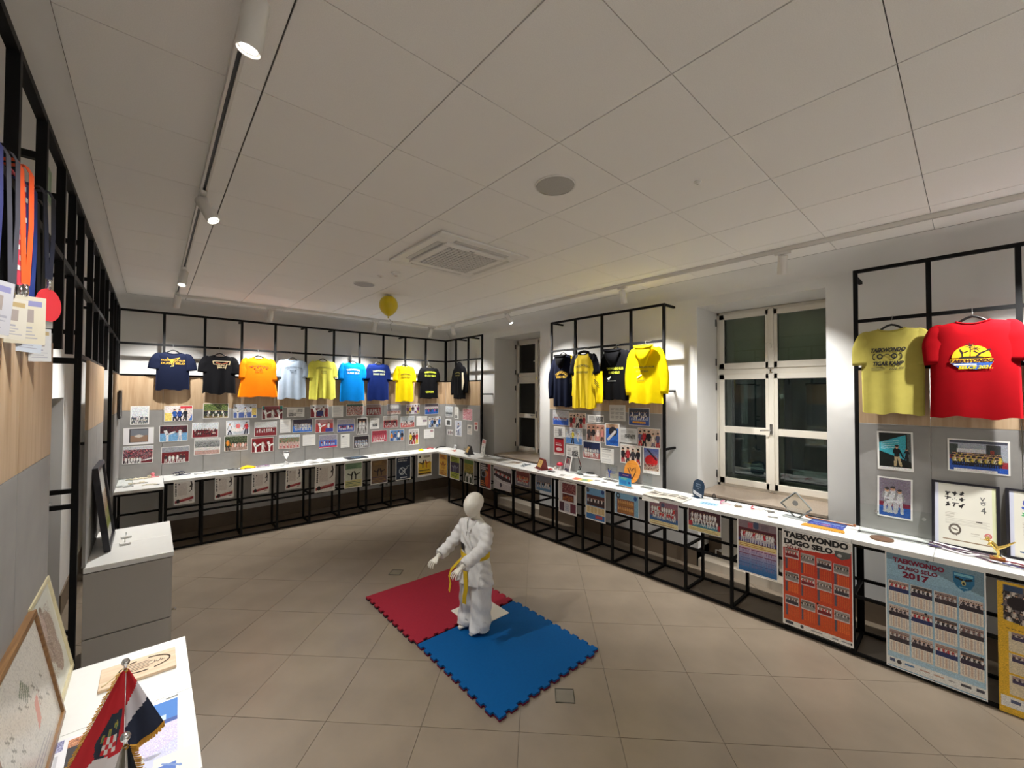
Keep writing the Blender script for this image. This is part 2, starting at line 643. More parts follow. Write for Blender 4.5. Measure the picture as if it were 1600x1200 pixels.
struct('wall_back', MB().span(XL - .3, XR + .9, YB, YB + .25, -.1, ZC + .1), M_WALL)
struct('wall_front', MB().span(XL - .3, XR + .9, YF - .25, YF, -.1, ZC + .1), M_WALL)
DY0, DY1, DZ = 4.25, 5.45, 1.98
wl = MB().span(XL - .25, XL, YF, DY0, -.1, ZC + .1).span(XL - .25, XL, DY1, YB, -.1, ZC + .1).span(XL - .25, XL, DY0, DY1, DZ, ZC + .1).span(XL - .27, XL - .16, DY0, DY1, -.1, DZ)
struct('wall_left', wl, M_WALL)
N1 = (0.92, 2.157)
N2 = (4.776, 5.98)
XW = 5.42
wr = MB()
for a, b in ((YF, N1[0]), (N1[1], N2[0]), (N2[1], YB)):
    wr.span(XR, XW + .35, a, b, -.1, ZC + .1)
for a, b in (N1, N2):
    wr.span(XR, XW + .35, a, b, 3.06, ZC + .1)
    wr.span(XR + .30, XW + .35, a, b, -.1, 0.845)
struct('wall_right', wr, M_WALL)
# skirting
struct('baseboard_back', MB().span(XL, XR, YB - .012, YB, 0, 0.2), M_SKIRT)
struct('baseboard_left', MB().span(XL, XL + .012, DY1, YB, 0, 0.2).span(XL, XL + .012, YF, DY0, 0, 0.2), M_SKIRT)
br = MB()
for a, b in ((YF, N1[0]), (N1[1], N2[0]), (N2[1], YB)):
    br.span(XR - .012, XR, a, b, 0, 0.2)
for a, b in (N1, N2):
    br.span(XR + .288, XR + .30, a, b, 0.09, 0.29)
    br.span(XR - .012, XR + .3, b, b + .012, 0, 0.2)
struct('baseboard_right', br, M_SKIRT)
for n, (a, b) in enumerate((N1, N2)):
    struct('trim_%d' % (4 + n), MB().span(XR - .004, XR + .29, a + .001, b - .001, 0, 0.09), mat('pale_ledge_tile', (0.52, 0.45, 0.36), 0.4, noise=0.08, nscale=5))
    s = MB().span(XR - .02, XW, a + .001, b - .001, 0.845, 0.875)
    struct('trim_%d' % (6 + n), s, M_SILL, bevel=0.004)
# door in the left wall
d1 = struct('door_1', MB().span(XL - .158, XL - .118, DY0 + .01, DY1 - .01, 0.004, DZ - .006), mat('dark_brown_door', (0.075, 0.062, 0.05), 0.5, noise=0.1, nscale=5))
MB().span(XL - .118, XL - .085, DY1 - .13, DY1 - .085, 1.0, 1.16).build('lock_case', mat('bronze_lock', (0.14, 0.115, 0.075), 0.4, 0.6, noise=0.1, nscale=40), d1, bevel=0.004)
MB().tube([(XL - .085, DY1 - .11, 1.06), (XL - .05, DY1 - .11, 1.06), (XL - .05, DY1 - .22, 1.06)], 0.008).build('door_handle', M_STEEL, d1, smooth=True)

# ------------------------------------------------------------------ windows
def window(n, yc, wd):
    z0, z1 = 0.876, 3.055
    hw = wd / 2 - 0.002
    fr = MB()
    ob = 0.036
    fr.span(-hw, hw, -.01, .075, z0, z0 + ob).span(-hw, hw, -.01, .075, z1 - ob, z1)
    fr.span(-hw, -hw + ob, -.01, .075, z0, z1).span(hw - ob, hw, -.01, .075, z0, z1)
    fr.span(-hw, hw, -.012, .075, 2.268, 2.335)
    root = fr.build('window_%d' % n, M_FRAME, None, (XW, yc, 0), (0, 0, RZ['R']), bevel=0.004)
    root['kind'] = 'structure'
    def sash(xa, xb, za, zb, mid=None):
        s = 0.062
        f = MB().span(xa, xa + s, -.03, .03, za, zb).span(xb - s, xb, -.03, .03, za, zb)
        f.span(xa, xb, -.03, .03, za, za + s + .012).span(xa, xb, -.03, .03, zb - s, zb)
        panes = [(za + s + .012, zb - s)]
        if mid:
            f.span(xa, xb, -.026, .026, mid - .04, mid + .04)
            panes = [(za + s + .012, mid - .04), (mid + .04, zb - s)]
        so = f.build('sash', M_FRAME, root, bevel=0.004)
        for (pa, pb) in panes:
            MB().span(xa + s - .004, xb - s + .004, -.004, .004, pa - .004, pb + .004).build('pane', GLASS, so)
            MB().span(xa + s - .003, xa + s + .005, -.022, -.008, pa, pb).span(xb - s - .005, xb - s + .003, -.022, -.008, pa, pb).build('glazing_bead', M_DARKMET, so)
    for xa, xb in ((-hw + ob, -.001), (.001, hw - ob)):
        sash(xa, xb, z0 + ob, 2.268, 1.585)
        sash(xa, xb, 2.335, z1 - ob)
    MB().span(-.028, .028, -.046, -.03, z0 + ob, 2.268).span(-.028, .028, -.046, -.03, 2.335, z1 - ob).build('meeting_strip', M_FRAME, root, bevel=0.004)
    # reveal between the inner and the outer window, outer casement
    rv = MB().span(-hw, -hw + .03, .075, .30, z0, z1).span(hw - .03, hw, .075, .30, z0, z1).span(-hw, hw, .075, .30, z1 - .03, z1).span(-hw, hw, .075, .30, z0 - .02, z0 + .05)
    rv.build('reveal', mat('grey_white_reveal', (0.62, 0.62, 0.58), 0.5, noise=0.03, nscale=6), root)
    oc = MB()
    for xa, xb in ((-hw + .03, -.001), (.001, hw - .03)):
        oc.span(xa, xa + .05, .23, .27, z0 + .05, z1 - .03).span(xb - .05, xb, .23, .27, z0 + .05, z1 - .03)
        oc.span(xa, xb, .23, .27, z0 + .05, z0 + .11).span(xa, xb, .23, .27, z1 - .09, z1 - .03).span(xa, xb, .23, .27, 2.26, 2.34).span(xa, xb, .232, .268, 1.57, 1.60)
    oc.build('outer_casement', mat('white_grey_outer_frame', (0.50, 0.49, 0.44), 0.5, noise=0.03, nscale=6), root)  # outer casement has its own white-grey paint
    MB().span(-hw + .04, hw - .04, .247, .253, z0 + .06, z1 - .04).build('outer_pane', GLASS, root)
    MB().span(-hw + .035, hw - .035, .205, .212, 2.30, z1 - .035).build('roller_blind', mat('olive_blind_fabric', (.66, .63, .48), .85, noise=.04, nscale=30), root)
    hb = MB().tube([(0, 0, -.045), (0, 0, .045)], 0.011, 10).mesh('hinge', True)
    hb.materials.append(M_DARKMET)
    for z in (2.93, 2.43, 2.12, 1.48, 1.02):
        link('hinge', hb, root, (-hw - .0, -.036, z))
    ho = MB().span(-.016, .016, -.056, -.046, 1.56, 1.68).build('handle_plate', M_CHROME, root, bevel=0.003)
    MB().tube([(0, -.056, 1.61), (0, -.095, 1.61), (-.02, -.10, 1.608), (-.10, -.10, 1.60)], .008).build('handle', M_CHROME, ho, smooth=True)
    h2 = MB().span(-.013, .013, -.054, -.046, 2.56, 2.66).build('upper_handle_plate', M_FRAME, root, bevel=0.003)
    MB().tube([(0, -.054, 2.62), (0, -.08, 2.62), (-.045, -.085, 2.62)], .007).build('upper_handle', M_FRAME, h2, smooth=True)
    MB().span(-.012, .012, -.06, -.03, 2.285, 2.318).build('latch', M_CHROME, root, bevel=0.003)
window(1, (N1[0] + N1[1]) / 2, N1[1] - N1[0])
window(2, (N2[0] + N2[1]) / 2, N2[1] - N2[0])
# radiator under the first window
rd = thing('panel_radiator', 'white panel radiator in the niche below the large window', 'radiator', (5.06, 1.54, 0.13))
for k in range(9):
    MB().span(-.02, .02, -.44 + k * .098, -.44 + k * .098 + .088, .0, .62).build('radiator_section', M_WHITE, rd, bevel=0.012)
MB().span(-.012, .012, -.46, .46, .03, .06).span(-.012, .012, -.46, .46, .56, .59).build('header_pipe', M_WHITE, rd)
MB().tube([(0, .45, .04), (0, .50, .04), (0, .50, -.037)], .009).build('supply_pipe', M_WHITE, rd, smooth=True)
MB().tube([(0, .45, .57), (0, .52, .57)], .018, 12).build('valve', M_WHITE, rd, smooth=True)
# power sockets
def wall_socket(wall, u, z, label):
    loc = (u, YB - .013, z) if wall == 'B' else (XR - .013, u, z)
    t = thing('wall_socket', label, 'socket', loc, (0, 0, RZ[wall]))
    MB().span(-.04, .04, -.010, .012 if z > .2 else 0, -.04, .04).build('plate', M_WHITE, t, bevel=0.003)
    MB().lathe([(.022, 0), (.022, .002), (.018, .002)], 16, M=Matrix.Rotation(PI / 2, 4, 'X') @ Matrix.Translation((0, 0, .010))).build('outlet', mat('socket_shadow', (0.25, 0.24, 0.22), 0.5, noise=0.05, nscale=30), t)
wall_socket('B', 3.30, 0.25, 'white wall socket low on the back wall below the navy poster')
wall_socket('B', 3.42, 0.25, 'second white wall socket just right of the one below the navy poster')
wall_socket('B', 3.88, 0.28, 'white wall socket low on the back wall below the yellow poster')
wall_socket('R', 3.56, 0.27, 'white wall socket low on the right wall behind the magazine page poster')
def floor_box(x, y, label):
    t = thing('floor_socket_box', label, 'floor socket', (x, y, 0.0005), (0, 0, PI / 4))
    f = MB()
    a, b = .065, .058
    f.span(-a, a, -a, -b, 0, .003).span(-a, a, b, a, 0, .003).span(-a, -b, -b, b, 0, .003).span(b, a, -b, b, 0, .003)
    f.build('rim', mat('dark_steel_rim', (0.10, 0.095, 0.08), 0.35, 0.8, noise=0.05, nscale=30), t)
    MB().span(-b + .001, b - .001, -b + .001, b - .001, 0, .002).build('lid', mat('tile_inlay', (0.17, 0.15, 0.115), 0.4, noise=0.1, nscale=8), t)
floor_box(2.092, 4.332, 'small square floor socket lid left of the red mat')
floor_box(2.109, 1.838, 'small square floor socket lid right of the blue mat')
# ------------------------------------------------------------------ wall racks of black square tube with oak and grey panels
Z0, ZTOP, ZMID, ZWT, ZWB = 0.90, 3.10, 2.665, 2.238, 1.786
def u2p(wall, u, z, off=0.0):
    c = {'B': 7.27, 'R': 4.59, 'L': -0.335}[wall]
    if wall == 'B':
        return Vector((u, c - off, z))
    if wall == 'R':
        return Vector((c - off, u, z))
    return Vector((c + off, u, z))
def rack(name, label, wall, posts, panels, top=True, ends=(), brk=None, rails=((ZTOP, None), (ZMID, None), (ZWT + .012, None)), low=True):
    base = u2p(wall, posts[0], 0)
    t = thing(name, label, 'display rack', base)
    L = lambda p: p - base
    for k, u in enumerate(posts):
        z0 = 0.0 if u in ends else ZWT
        bar('post', M_BLACK, t, L(u2p(wall, u, z0)), L(u2p(wall, u, ZTOP)), 0.03)
    lo, hi = min(posts), max(posts)
    for z, seg in rails:
        a, b = seg if seg else (lo, hi)
        bar('rail', M_BLACK, t, L(u2p(wall, a - .015, z, -.0005)), L(u2p(wall, b + .015, z, -.0005)), 0.028)
    wallx = {'B': YB, 'R': XR, 'L': XL}[wall]
    for u, z in (brk or ()):
        p = u2p(wall, u, z)
        q = p.copy()
        q[1 if wall == 'B' else 0] = wallx
        bar('bracket', M_BLACK, t, L(p), L(q), 0.026)
    pc = {}
    for a, b in panels:
        wd = round(abs(b - a) - .004, 4)
        mid = (a + b) / 2
        for nm, m, z0, z1 in (('oak_panel', M_WOOD, ZWB + .0015, ZWT), ('grey_panel', M_GREY, Z0 + .003, ZWB - .0015)):
            if (nm, wd) not in pc:
                me = MB().box(0, 0, 0, wd, .016, z1 - z0).mesh(nm)
                me.materials.append(m)
                pc[(nm, wd)] = me
            link(nm, pc[(nm, wd)], t, L(u2p(wall, mid, (z0 + z1) / 2, .0201)), (0, 0, RZ[wall]))
    return t
XB = [-0.335 + 0.4445 * k for k in range(11)] + [4.575]
rack('wall_rack', 'long black tube rack across the back wall carrying ten hung tops', 'B', XB[1:], list(zip(XB[:-1], XB[1:])), ends=(), brk=[(XB[3], ZTOP), (XB[6], ZTOP), (XB[9], ZTOP), (XB[5], ZTOP)],
     rails=((ZTOP, (XB[0], XB[-1])), (ZMID, (XB[0], XB[-1])), (ZWT + .012, (XB[0], XB[-1]))))
YR0 = [7.27, 6.90, 6.47, 6.03]
rack('wall_rack', 'short black tube rack on the right wall beside the back corner, with a black jacket', 'R', YR0, [(7.22, 6.90), (6.90, 6.47), (6.47, 6.046)], ends=(6.03,), brk=[(6.90, ZTOP), (6.47, ZTOP), (6.03, 2.0)])
YR1 = [4.27, 3.80, 3.335, 2.885, 2.437]
rack('wall_rack', 'black tube rack between the two windows, carrying yellow and dark hooded tops', 'R', YR1, [(4.285, 3.80), (3.80, 3.335), (3.335, 2.885), (2.885, 2.453)], ends=(2.437,), brk=[(4.27, ZTOP), (2.437, ZTOP), (2.437, 2.06), (2.437, 1.36)])
YR2 = [0.66, 0.214, -0.232, -0.678, -1.12]
rack('wall_rack', 'black tube rack right of the large window, carrying pale yellow and red T-shirts', 'R', YR2, [(0.645, 0.214), (0.214, -0.232), (-0.232, -0.678), (-0.678, -1.12)], ends=(0.66,), brk=[(0.66, ZTOP - .05), (-.678, ZTOP)])
YL = [0.62, 1.06, 1.505, 1.95, 2.385, 2.83, 3.18, 3.54, 4.05, 4.50, 4.95, 5.40, 6.05, 6.50, 6.9, 7.24]
rl = rack('wall_rack', 'tall black tube rack along the left wall with open bays and lanyards', 'L', YL, [(1.06, 1.505), (1.505, 1.95), (1.95, 2.49), (3.79, 4.32), (4.32, 4.86), (6.15, 6.70), (6.70, 7.215)], ends=(3.54, 6.05),
     brk=[(3.54, 2.93), (3.54, 2.80), (3.54, 2.39), (3.54, 1.45), (3.54, 1.36), (2.385, 2.95), (2.83, 2.95), (4.5, 2.9), (6.05, 2.9), (6.05, 1.5), (3.54, 0.62), (3.54, 0.45)],
     rails=((ZTOP, None), (ZMID, None), (ZWT + .012, (1.06, 2.49)), (ZWT + .012, (3.54, 4.86)), (ZWT + .012, (6.05, 7.24)), (2.22, (2.49, 2.50))))
bar('rail', M_BLACK, rl, Vector((-.0, 3.54 - YL[0], 2.22)), Vector((-.265, 3.54 - YL[0], 2.22)), 0.036)

# ------------------------------------------------------------------ counters: black cube frames under white tops
SH = 0.865
def base_frame(name, label, wall, us, f0, f1, skip_ends=False):
    """us: post positions along the wall; f0 front coordinate, f1 rear"""
    def P(u, d, z):
        return Vector((u, d, z)) if wall == 'B' else Vector((d, u, z))
    base = P(us[0], f0, 0)
    t = thing(name, label, 'counter frame', base)
    T = 0.026
    for u in us:
        for d in (f0, f1):
            bar('leg', M_BLACK, t, P(u, d, 0.001) - base, P(u, d, SH) - base, T)
        for z in (0.015, 0.455, SH - .013):
            bar('cross_rail', M_BLACK, t, P(u, f0, z) - base, P(u, f1, z) - base, 0.022)
    for a, b in zip(us[:-1], us[1:]):
        for d in (f0, f1):
            for z in (0.0145, 0.4555, SH - .0135):
                bar('rail', M_BLACK, t, P(a, d, z) - base, P(b, d, z) - base, 0.022)
    return t
URB = [0.635 - .4445 + .4445 * k for k in range(0, 15)]
UR = [-1.12, -.70, -.2545] + [0.19 + 0.4456 * k for k in range(15)]
base_frame('counter_stand', 'black steel cube frame under the long counter on the right wall', 'R', UR, 4.143, 4.548)
UB = [0.15] + [0.52 + 0.4435 * k for k in range(8)]
base_frame('counter_stand', 'black steel cube frame under the counter on the back wall', 'B', UB, 6.812, 7.16)
def top_slab(label, x0, x1, y0, y1, group='white counter tops'):
    o = MB().span(-(x1 - x0) / 2 + .001, (x1 - x0) / 2 - .001, -(y1 - y0) / 2 + .001, (y1 - y0) / 2 - .001, 0, .0335).build('worktop', M_TOP, None, ((x0 + x1) / 2, (y0 + y1) / 2, SH + .001), bevel=0.002)
    return tag(o, label, 'counter top', group)
yj = [-1.13, -.2545, 0.19, 0.6356, 1.0812, 2.418, 3.755, 5.09, 6.795]
nm = ['nearest white counter top slab, cut by the right edge of the photo', 'white counter top slab with a gold kicking trophy', 'white counter top slab with a round brown medal and acrylic sign', 'white counter top slab with a blue pennant edged in gold', 'white counter top slab below the large window, with a dark blue rounded plaque',
      'white counter top slab with a newspaper and a round orange wooden plaque', 'white counter top slab with a red prism plaque', 'white counter top slab in the back right corner with a black prism plaque']
for k in range(8):
    top_slab(nm[k], 4.115, 4.575 if k not in (7,) else 4.575, yj[k], yj[k + 1])
xj = [0.125, 1.40, 2.74, 4.113]
nm = ['white back counter top slab with a navy strap at its left end', 'white back counter top slab under the dark blue folder and open magazine', 'white back counter top slab at the right with a yellow cloth']
for k in range(3):
    top_slab(nm[k], xj[k], xj[k + 1] if k < 2 else 4.575, 6.797, 7.255)
top_slab('white counter top slab in the back left corner holding two small acrylic blocks', -.325, 0.123, 6.40, 7.255)
lf = base_frame('counter_stand', 'black steel frame under the short counter in the back left corner', 'B', [-.30, 0.098], 6.42, 7.2)

# left cabinets
def cabinet(label, y0, y1, splits, tops):
    t = thing('display_cabinet', label, 'cabinet', (-.1, y0, 0))
    MB().span(-.212, .212, .008, y1 - y0, .03, SH - .001).build('body', M_CAB, t, bevel=0.002)
    MB().span(-.20, .20, .03, y1 - y0 - .03, .001, .03).build('plinth', M_BLACK, t)
    for a, b in splits:
        MB().span(-.216, .216, -.008, .008, a + .002, b - .002).build('end_panel', M_CAB, t, bevel=0.002)
    n = len(tops) - 1
    for k in range(n):
        for a, b in ((.03, .437), (.441, SH - .004)):
            MB().span(.212, .226, tops[k] - y0 + .002, tops[k + 1] - y0 - .002, a, b).build('drawer_front', M_CAB, t, bevel=0.002)
    MB().lathe([(.0, 0), (.006, 0), (.006, .012), (.011, .018), (.009, .026), (0, .028)], 12, M=Matrix.Translation((.226, .06, .46)) @ Matrix.Rotation(PI / 2, 4, 'Y')).build('knob', M_CHROME, t, smooth=True)
    for k in range(n):
        MB().span(-.216, .232, tops[k] - y0 - (.012 if k == 0 else 0) + .001, tops[k + 1] - y0 - .001, SH + .001, .9).build('top_board', M_TOP, t, bevel=0.002)
    return t
cabinet('warm grey display cabinet with white top and a black frame leaning on it', 3.80, 4.69, ((.03, .437), (.441, SH - .004)), (3.80, 4.245, 4.69))
cabinet('foreground display cabinet with white top, flags and papers at bottom left', 0.70, 2.45, ((.03, .437), (.441, SH - .004)), (0.70, 1.13, 1.565, 2.01, 2.45))
# ------------------------------------------------------------------ printed photographs and pages
MAR = (108, 28, 36)
BLU = (52, 96, 190)
WHT = (236, 234, 230)
NAV = (28, 34, 62)
RED = (190, 40, 48)
SKN = (212, 168, 140)
def p_group(cv, rng, wall=(170, 165, 160), floor_=MAR, cols=(WHT,), legs=(WHT,), n=8, rows=2, hz=.45, bot=.92, h=.42, sign=None, edge=None, sky=None):
    cv.rect(0, 0, 1, 1, wall)
    if sky:
        cv.grad(0, 0, 1, hz, sky[0], sky[1])
    cv.rect(0, hz, 1, 1, floor_)
    if edge:
        cv.rect(0, hz - .08, 1, hz + .06, edge)
    for r in range(rows):
        y = bot - (rows - 1 - r) * .16
        for k in range(n):
            x = .08 + .84 * (k + .5 + (.25 if r % 2 else 0)) / (n + .2) + rng.normal() * .01
            cv.person(x, y + rng.normal() * .01, h * (1 if r < rows - 1 else .8), cols[rng.integers(len(cols))], legs[rng.integers(len(legs))])
    if sign:
        cv.rect(*sign)
def p_fight(cv, rng, wall=(60, 50, 60), floor_=MAR, n=2, col=WHT, hz=.35, pads=None, h=.72, crowd=None):
    cv.rect(0, 0, 1, 1, wall)
    if crowd:
        cv.speck(0, .02, 1, hz, crowd, .6, rng)
    cv.rect(0, hz, 1, 1, floor_)
    for k in range(n):
        x = (k + .6) / (n + .2)
        (cv.kicker if k % 2 == 0 else cv.person)(x, .94, h, col, *((1,) if k % 2 == 0 else (col,)))
    if pads:
        cv.rect(*pads)
def p_doc(cv, rng, pics=(), head=None, cols=1, base=(238, 237, 233), ink=(170, 168, 166), lines=14):
    cv.rect(0, 0, 1, 1, base)
    for c in range(cols):
        x0 = .08 + c * .86 / cols
        cv.text_rows(x0, .14, x0 + .80 / cols, .94, lines, ink, rng, .38)
    if head:
        cv.rect(.08, .05, .8, .12, head)
    for (a, b, c, d, col) in pics:
        cv.rect(a, b, c, d, col)
        cv.speck(a, b, c, d, [(60, 60, 60), (150, 150, 150), (210, 210, 208)], .5, rng)
def p_people(cv, rng, wall=(214, 186, 160), cols=((40, 36, 40), RED, (230, 220, 210)), n=4, h=.95, bot=1.1, floor_=None):
    cv.rect(0, 0, 1, 1, wall)
    if floor_:
        cv.rect(0, .72, 1, 1, floor_)
    for k in range(n):
        cv.person((k + .55) / (n + .1), bot, h + rng.normal() * .04, cols[k % len(cols)], cols[(k + 1) % len(cols)])
def p_crowd(cv, rng, base, cols, dens=.6, y0=0.0, y1=1.0, top=None):
    cv.rect(0, 0, 1, 1, base)
    if top:
        cv.rect(0, 0, 1, y0, top)
    cv.speck(0, y0, 1, y1, cols, dens, rng)
def foto(wall, u, z, w_, h_, label, fn, px=None, border=.035, m=None, name='photo_print', cat='photo', tilt=None, d=0.003, lam=None, group=None):
    k = len(bpy.data.objects)
    rng = np.random.default_rng(int(abs(u) * 1000 + z * 777) + 3)
    W = px or max(22, int(w_ * 180))
    H = max(16, int(W * h_ / w_))
    cv = Cv(W, H)
    fn(cv, rng)
    if cat == 'photo':
        g = rng.normal(size=cv.X.shape)[..., None] * .055 + rng.normal(size=cv.a.shape) * .022
        cv.a = np.clip(cv.a * (1 + g) + g * .25, 0, 1)
    if border:
        cv.border(border)
    me = raster_mesh(cv, w_, h_)
    o = link(name, me, None, wloc(wall, u, z, d), (0, (rng.normal() * .008 if tilt is None else tilt), RZ[wall]), m or GLOSSY)
    return tag(o, label, cat, group)
G = lambda **k: (lambda cv, rng: p_group(cv, rng, **k))
Fg = lambda **k: (lambda cv, rng: p_fight(cv, rng, **k))
D = lambda **k: (lambda cv, rng: p_doc(cv, rng, **k))
Pp = lambda **k: (lambda cv, rng: p_people(cv, rng, **k))
Cr = lambda *a, **k: (lambda cv, rng: p_crowd(cv, rng, *a, **k))
def b_wide(cv, rng):
    cv.rect(0, 0, 1, 1, (232, 230, 232)).rect(.19, .06, .81, .86, (70, 66, 70)).rect(.22, .45, .79, .84, (150, 120, 100)).rect(.22, .10, .79, .45, (120, 124, 132)).ell(.5, .5, .14, .08, (210, 200, 190))
def b_table(cv, rng):
    cv.rect(0, 0, 1, 1, (190, 196, 205)).rect(0, .1, .3, .9, (225, 228, 235)).ell(.48, .62, .3, .16, (232, 226, 222)).ell(.5, .4, .1, .16, (226, 120, 120)).person(.16, 1.0, .8, (225, 228, 235), NAV).person(.86, .98, .85, (200, 50, 60), NAV)
def b_trees(cv, rng):
    cv.rect(0, 0, 1, 1, (84, 110, 58)).speck(0, 0, 1, .5, [(60, 90, 40), (120, 140, 70), (50, 70, 36), (150, 160, 96)], .8, rng).rect(0, .8, 1, 1, (120, 104, 62))
    for k in range(11):
        cv.person(.06 + k * .088, .86, .42, [(30, 30, 46), (40, 40, 60), WHT][k % 3], (36, 36, 50))
    for k in range(4):
        cv.person(.2 + k * .2, .92, .26, (226, 224, 220), WHT)
def b_hall(cv, rng):
    cv.rect(0, 0, 1, 1, (150, 152, 150)).rect(0, 0, 1, .14, (190, 192, 190)).speck(0, .25, 1, .55, [(90, 92, 96), (120, 122, 122), (70, 70, 76)], .5, rng).rect(0, .55, 1, .74, (206, 202, 198)).rect(0, .74, 1, 1, (182, 148, 140))
def b_outdoor(cv, rng):
    cv.rect(0, 0, 1, 1, (52, 66, 44)).speck(0, 0, 1, .4, [(80, 96, 60), (40, 50, 34), (120, 124, 100)], .7, rng).rect(0, .75, 1, 1, (150, 124, 104)).person(.14, .95, .75, (232, 146, 50), (40, 40, 44))
    for k in range(6):
        cv.person(.36 + k * .11, .98, .55, [(226, 170, 150), (230, 226, 220), (204, 150, 140)][k % 3], (190, 160, 150))
def b_green(cv, rng):
    cv.rect(0, 0, 1, 1, (110, 150, 110)).rect(0, 0, 1, .2, (206, 214, 222)).rect(0, .55, 1, 1, (200, 170, 160)).speck(0, .2, 1, .55, [(70, 100, 70), (140, 150, 130), (190, 90, 90)], .7, rng)
    for k in range(6):
        cv.person(.1 + k * .16, .95, .4, (222, 190, 186), (200, 90, 96))
def b_two(cv, rng):
    cv.rect(0, 0, 1, 1, (44, 32, 34)).person(.33, 1.02, .92, (208, 206, 204), (200, 198, 196)).person(.66, 1.0, .88, (214, 212, 210), (200, 198, 196)).line(.25, .5, .42, .5, .02, (20, 20, 20)).line(.58, .5, .75, .5, .02, (20, 20, 20))
def f_building(cv, rng):
    cv.rect(0, 0, 1, 1, (24, 30, 28)).poly([(.04, .30), (.80, .08), (.80, .72), (.04, .50)], (62, 172, 190)).poly([(.84, .05), (1, .02), (1, .80), (.84, .72)], (86, 92, 90)).rect(0, .78, 1, 1, (26, 30, 26))
    for k in range(4):
        cv.line(.12, .30 + k * .05, .6, .22 + k * .06, .006, (190, 226, 232))
    cv.person(.55, .86, .52, (22, 22, 26), (190, 170, 130)).person(.82, .72, .30, (26, 28, 40), (22, 24, 30))
    cv.rect(0, 0, .06, 1, (240, 239, 236)).rect(0, .92, 1, 1, (240, 239, 236))
def f_three(cv, rng):
    cv.rect(0, 0, 1, 1, (132, 122, 136)).rect(0, .62, 1, .76, (120, 40, 62)).rect(0, .72, 1, 1, (38, 84, 160))
    for x, s in ((.28, .60), (.45, .64), (.64, .58)):
        cv.person(x, .86, s, (206, 206, 208), (200, 200, 204), hair=(60, 56, 56))
        cv.line(x - .05, .56, x + .07, .56, .012, (24, 24, 26))
    cv.line(.22, .50, .60, .62, .02, (206, 206, 208)).line(.30, .62, .70, .56, .02, (206, 206, 208))
def f_squad(cv, rng):
    cv.rect(0, 0, 1, 1, (160, 166, 178)).rect(0, 0, 1, .12, (70, 74, 88)).rect(0, .16, .18, .5, (60, 70, 66)).rect(.64, .14, .86, .5, (56, 60, 62)).rect(.70, .3, .76, .5, (150, 60, 50)).rect(.16, .28, .62, .4, (206, 206, 210)).rect(0, .62, 1, 1, (44, 86, 178)).rect(.84, .62, 1, .8, (150, 50, 56)).rect(0, .5, .12, .62, (150, 60, 70))
    for r, (n, y) in enumerate(((26, .66), (26, .72), (22, .80))):
        for k in range(n):
            cv.person(.10 + .78 * k / n, y, .26, [(26, 28, 38), (30, 34, 52), (214, 190, 70)][(k * 7 + r) % 3] if r < 2 else [(214, 190, 70), (226, 216, 180), (40, 40, 50)][k % 3], (30, 32, 44))
    cv.rect(.1, .90, .8, .97, (236, 236, 236))
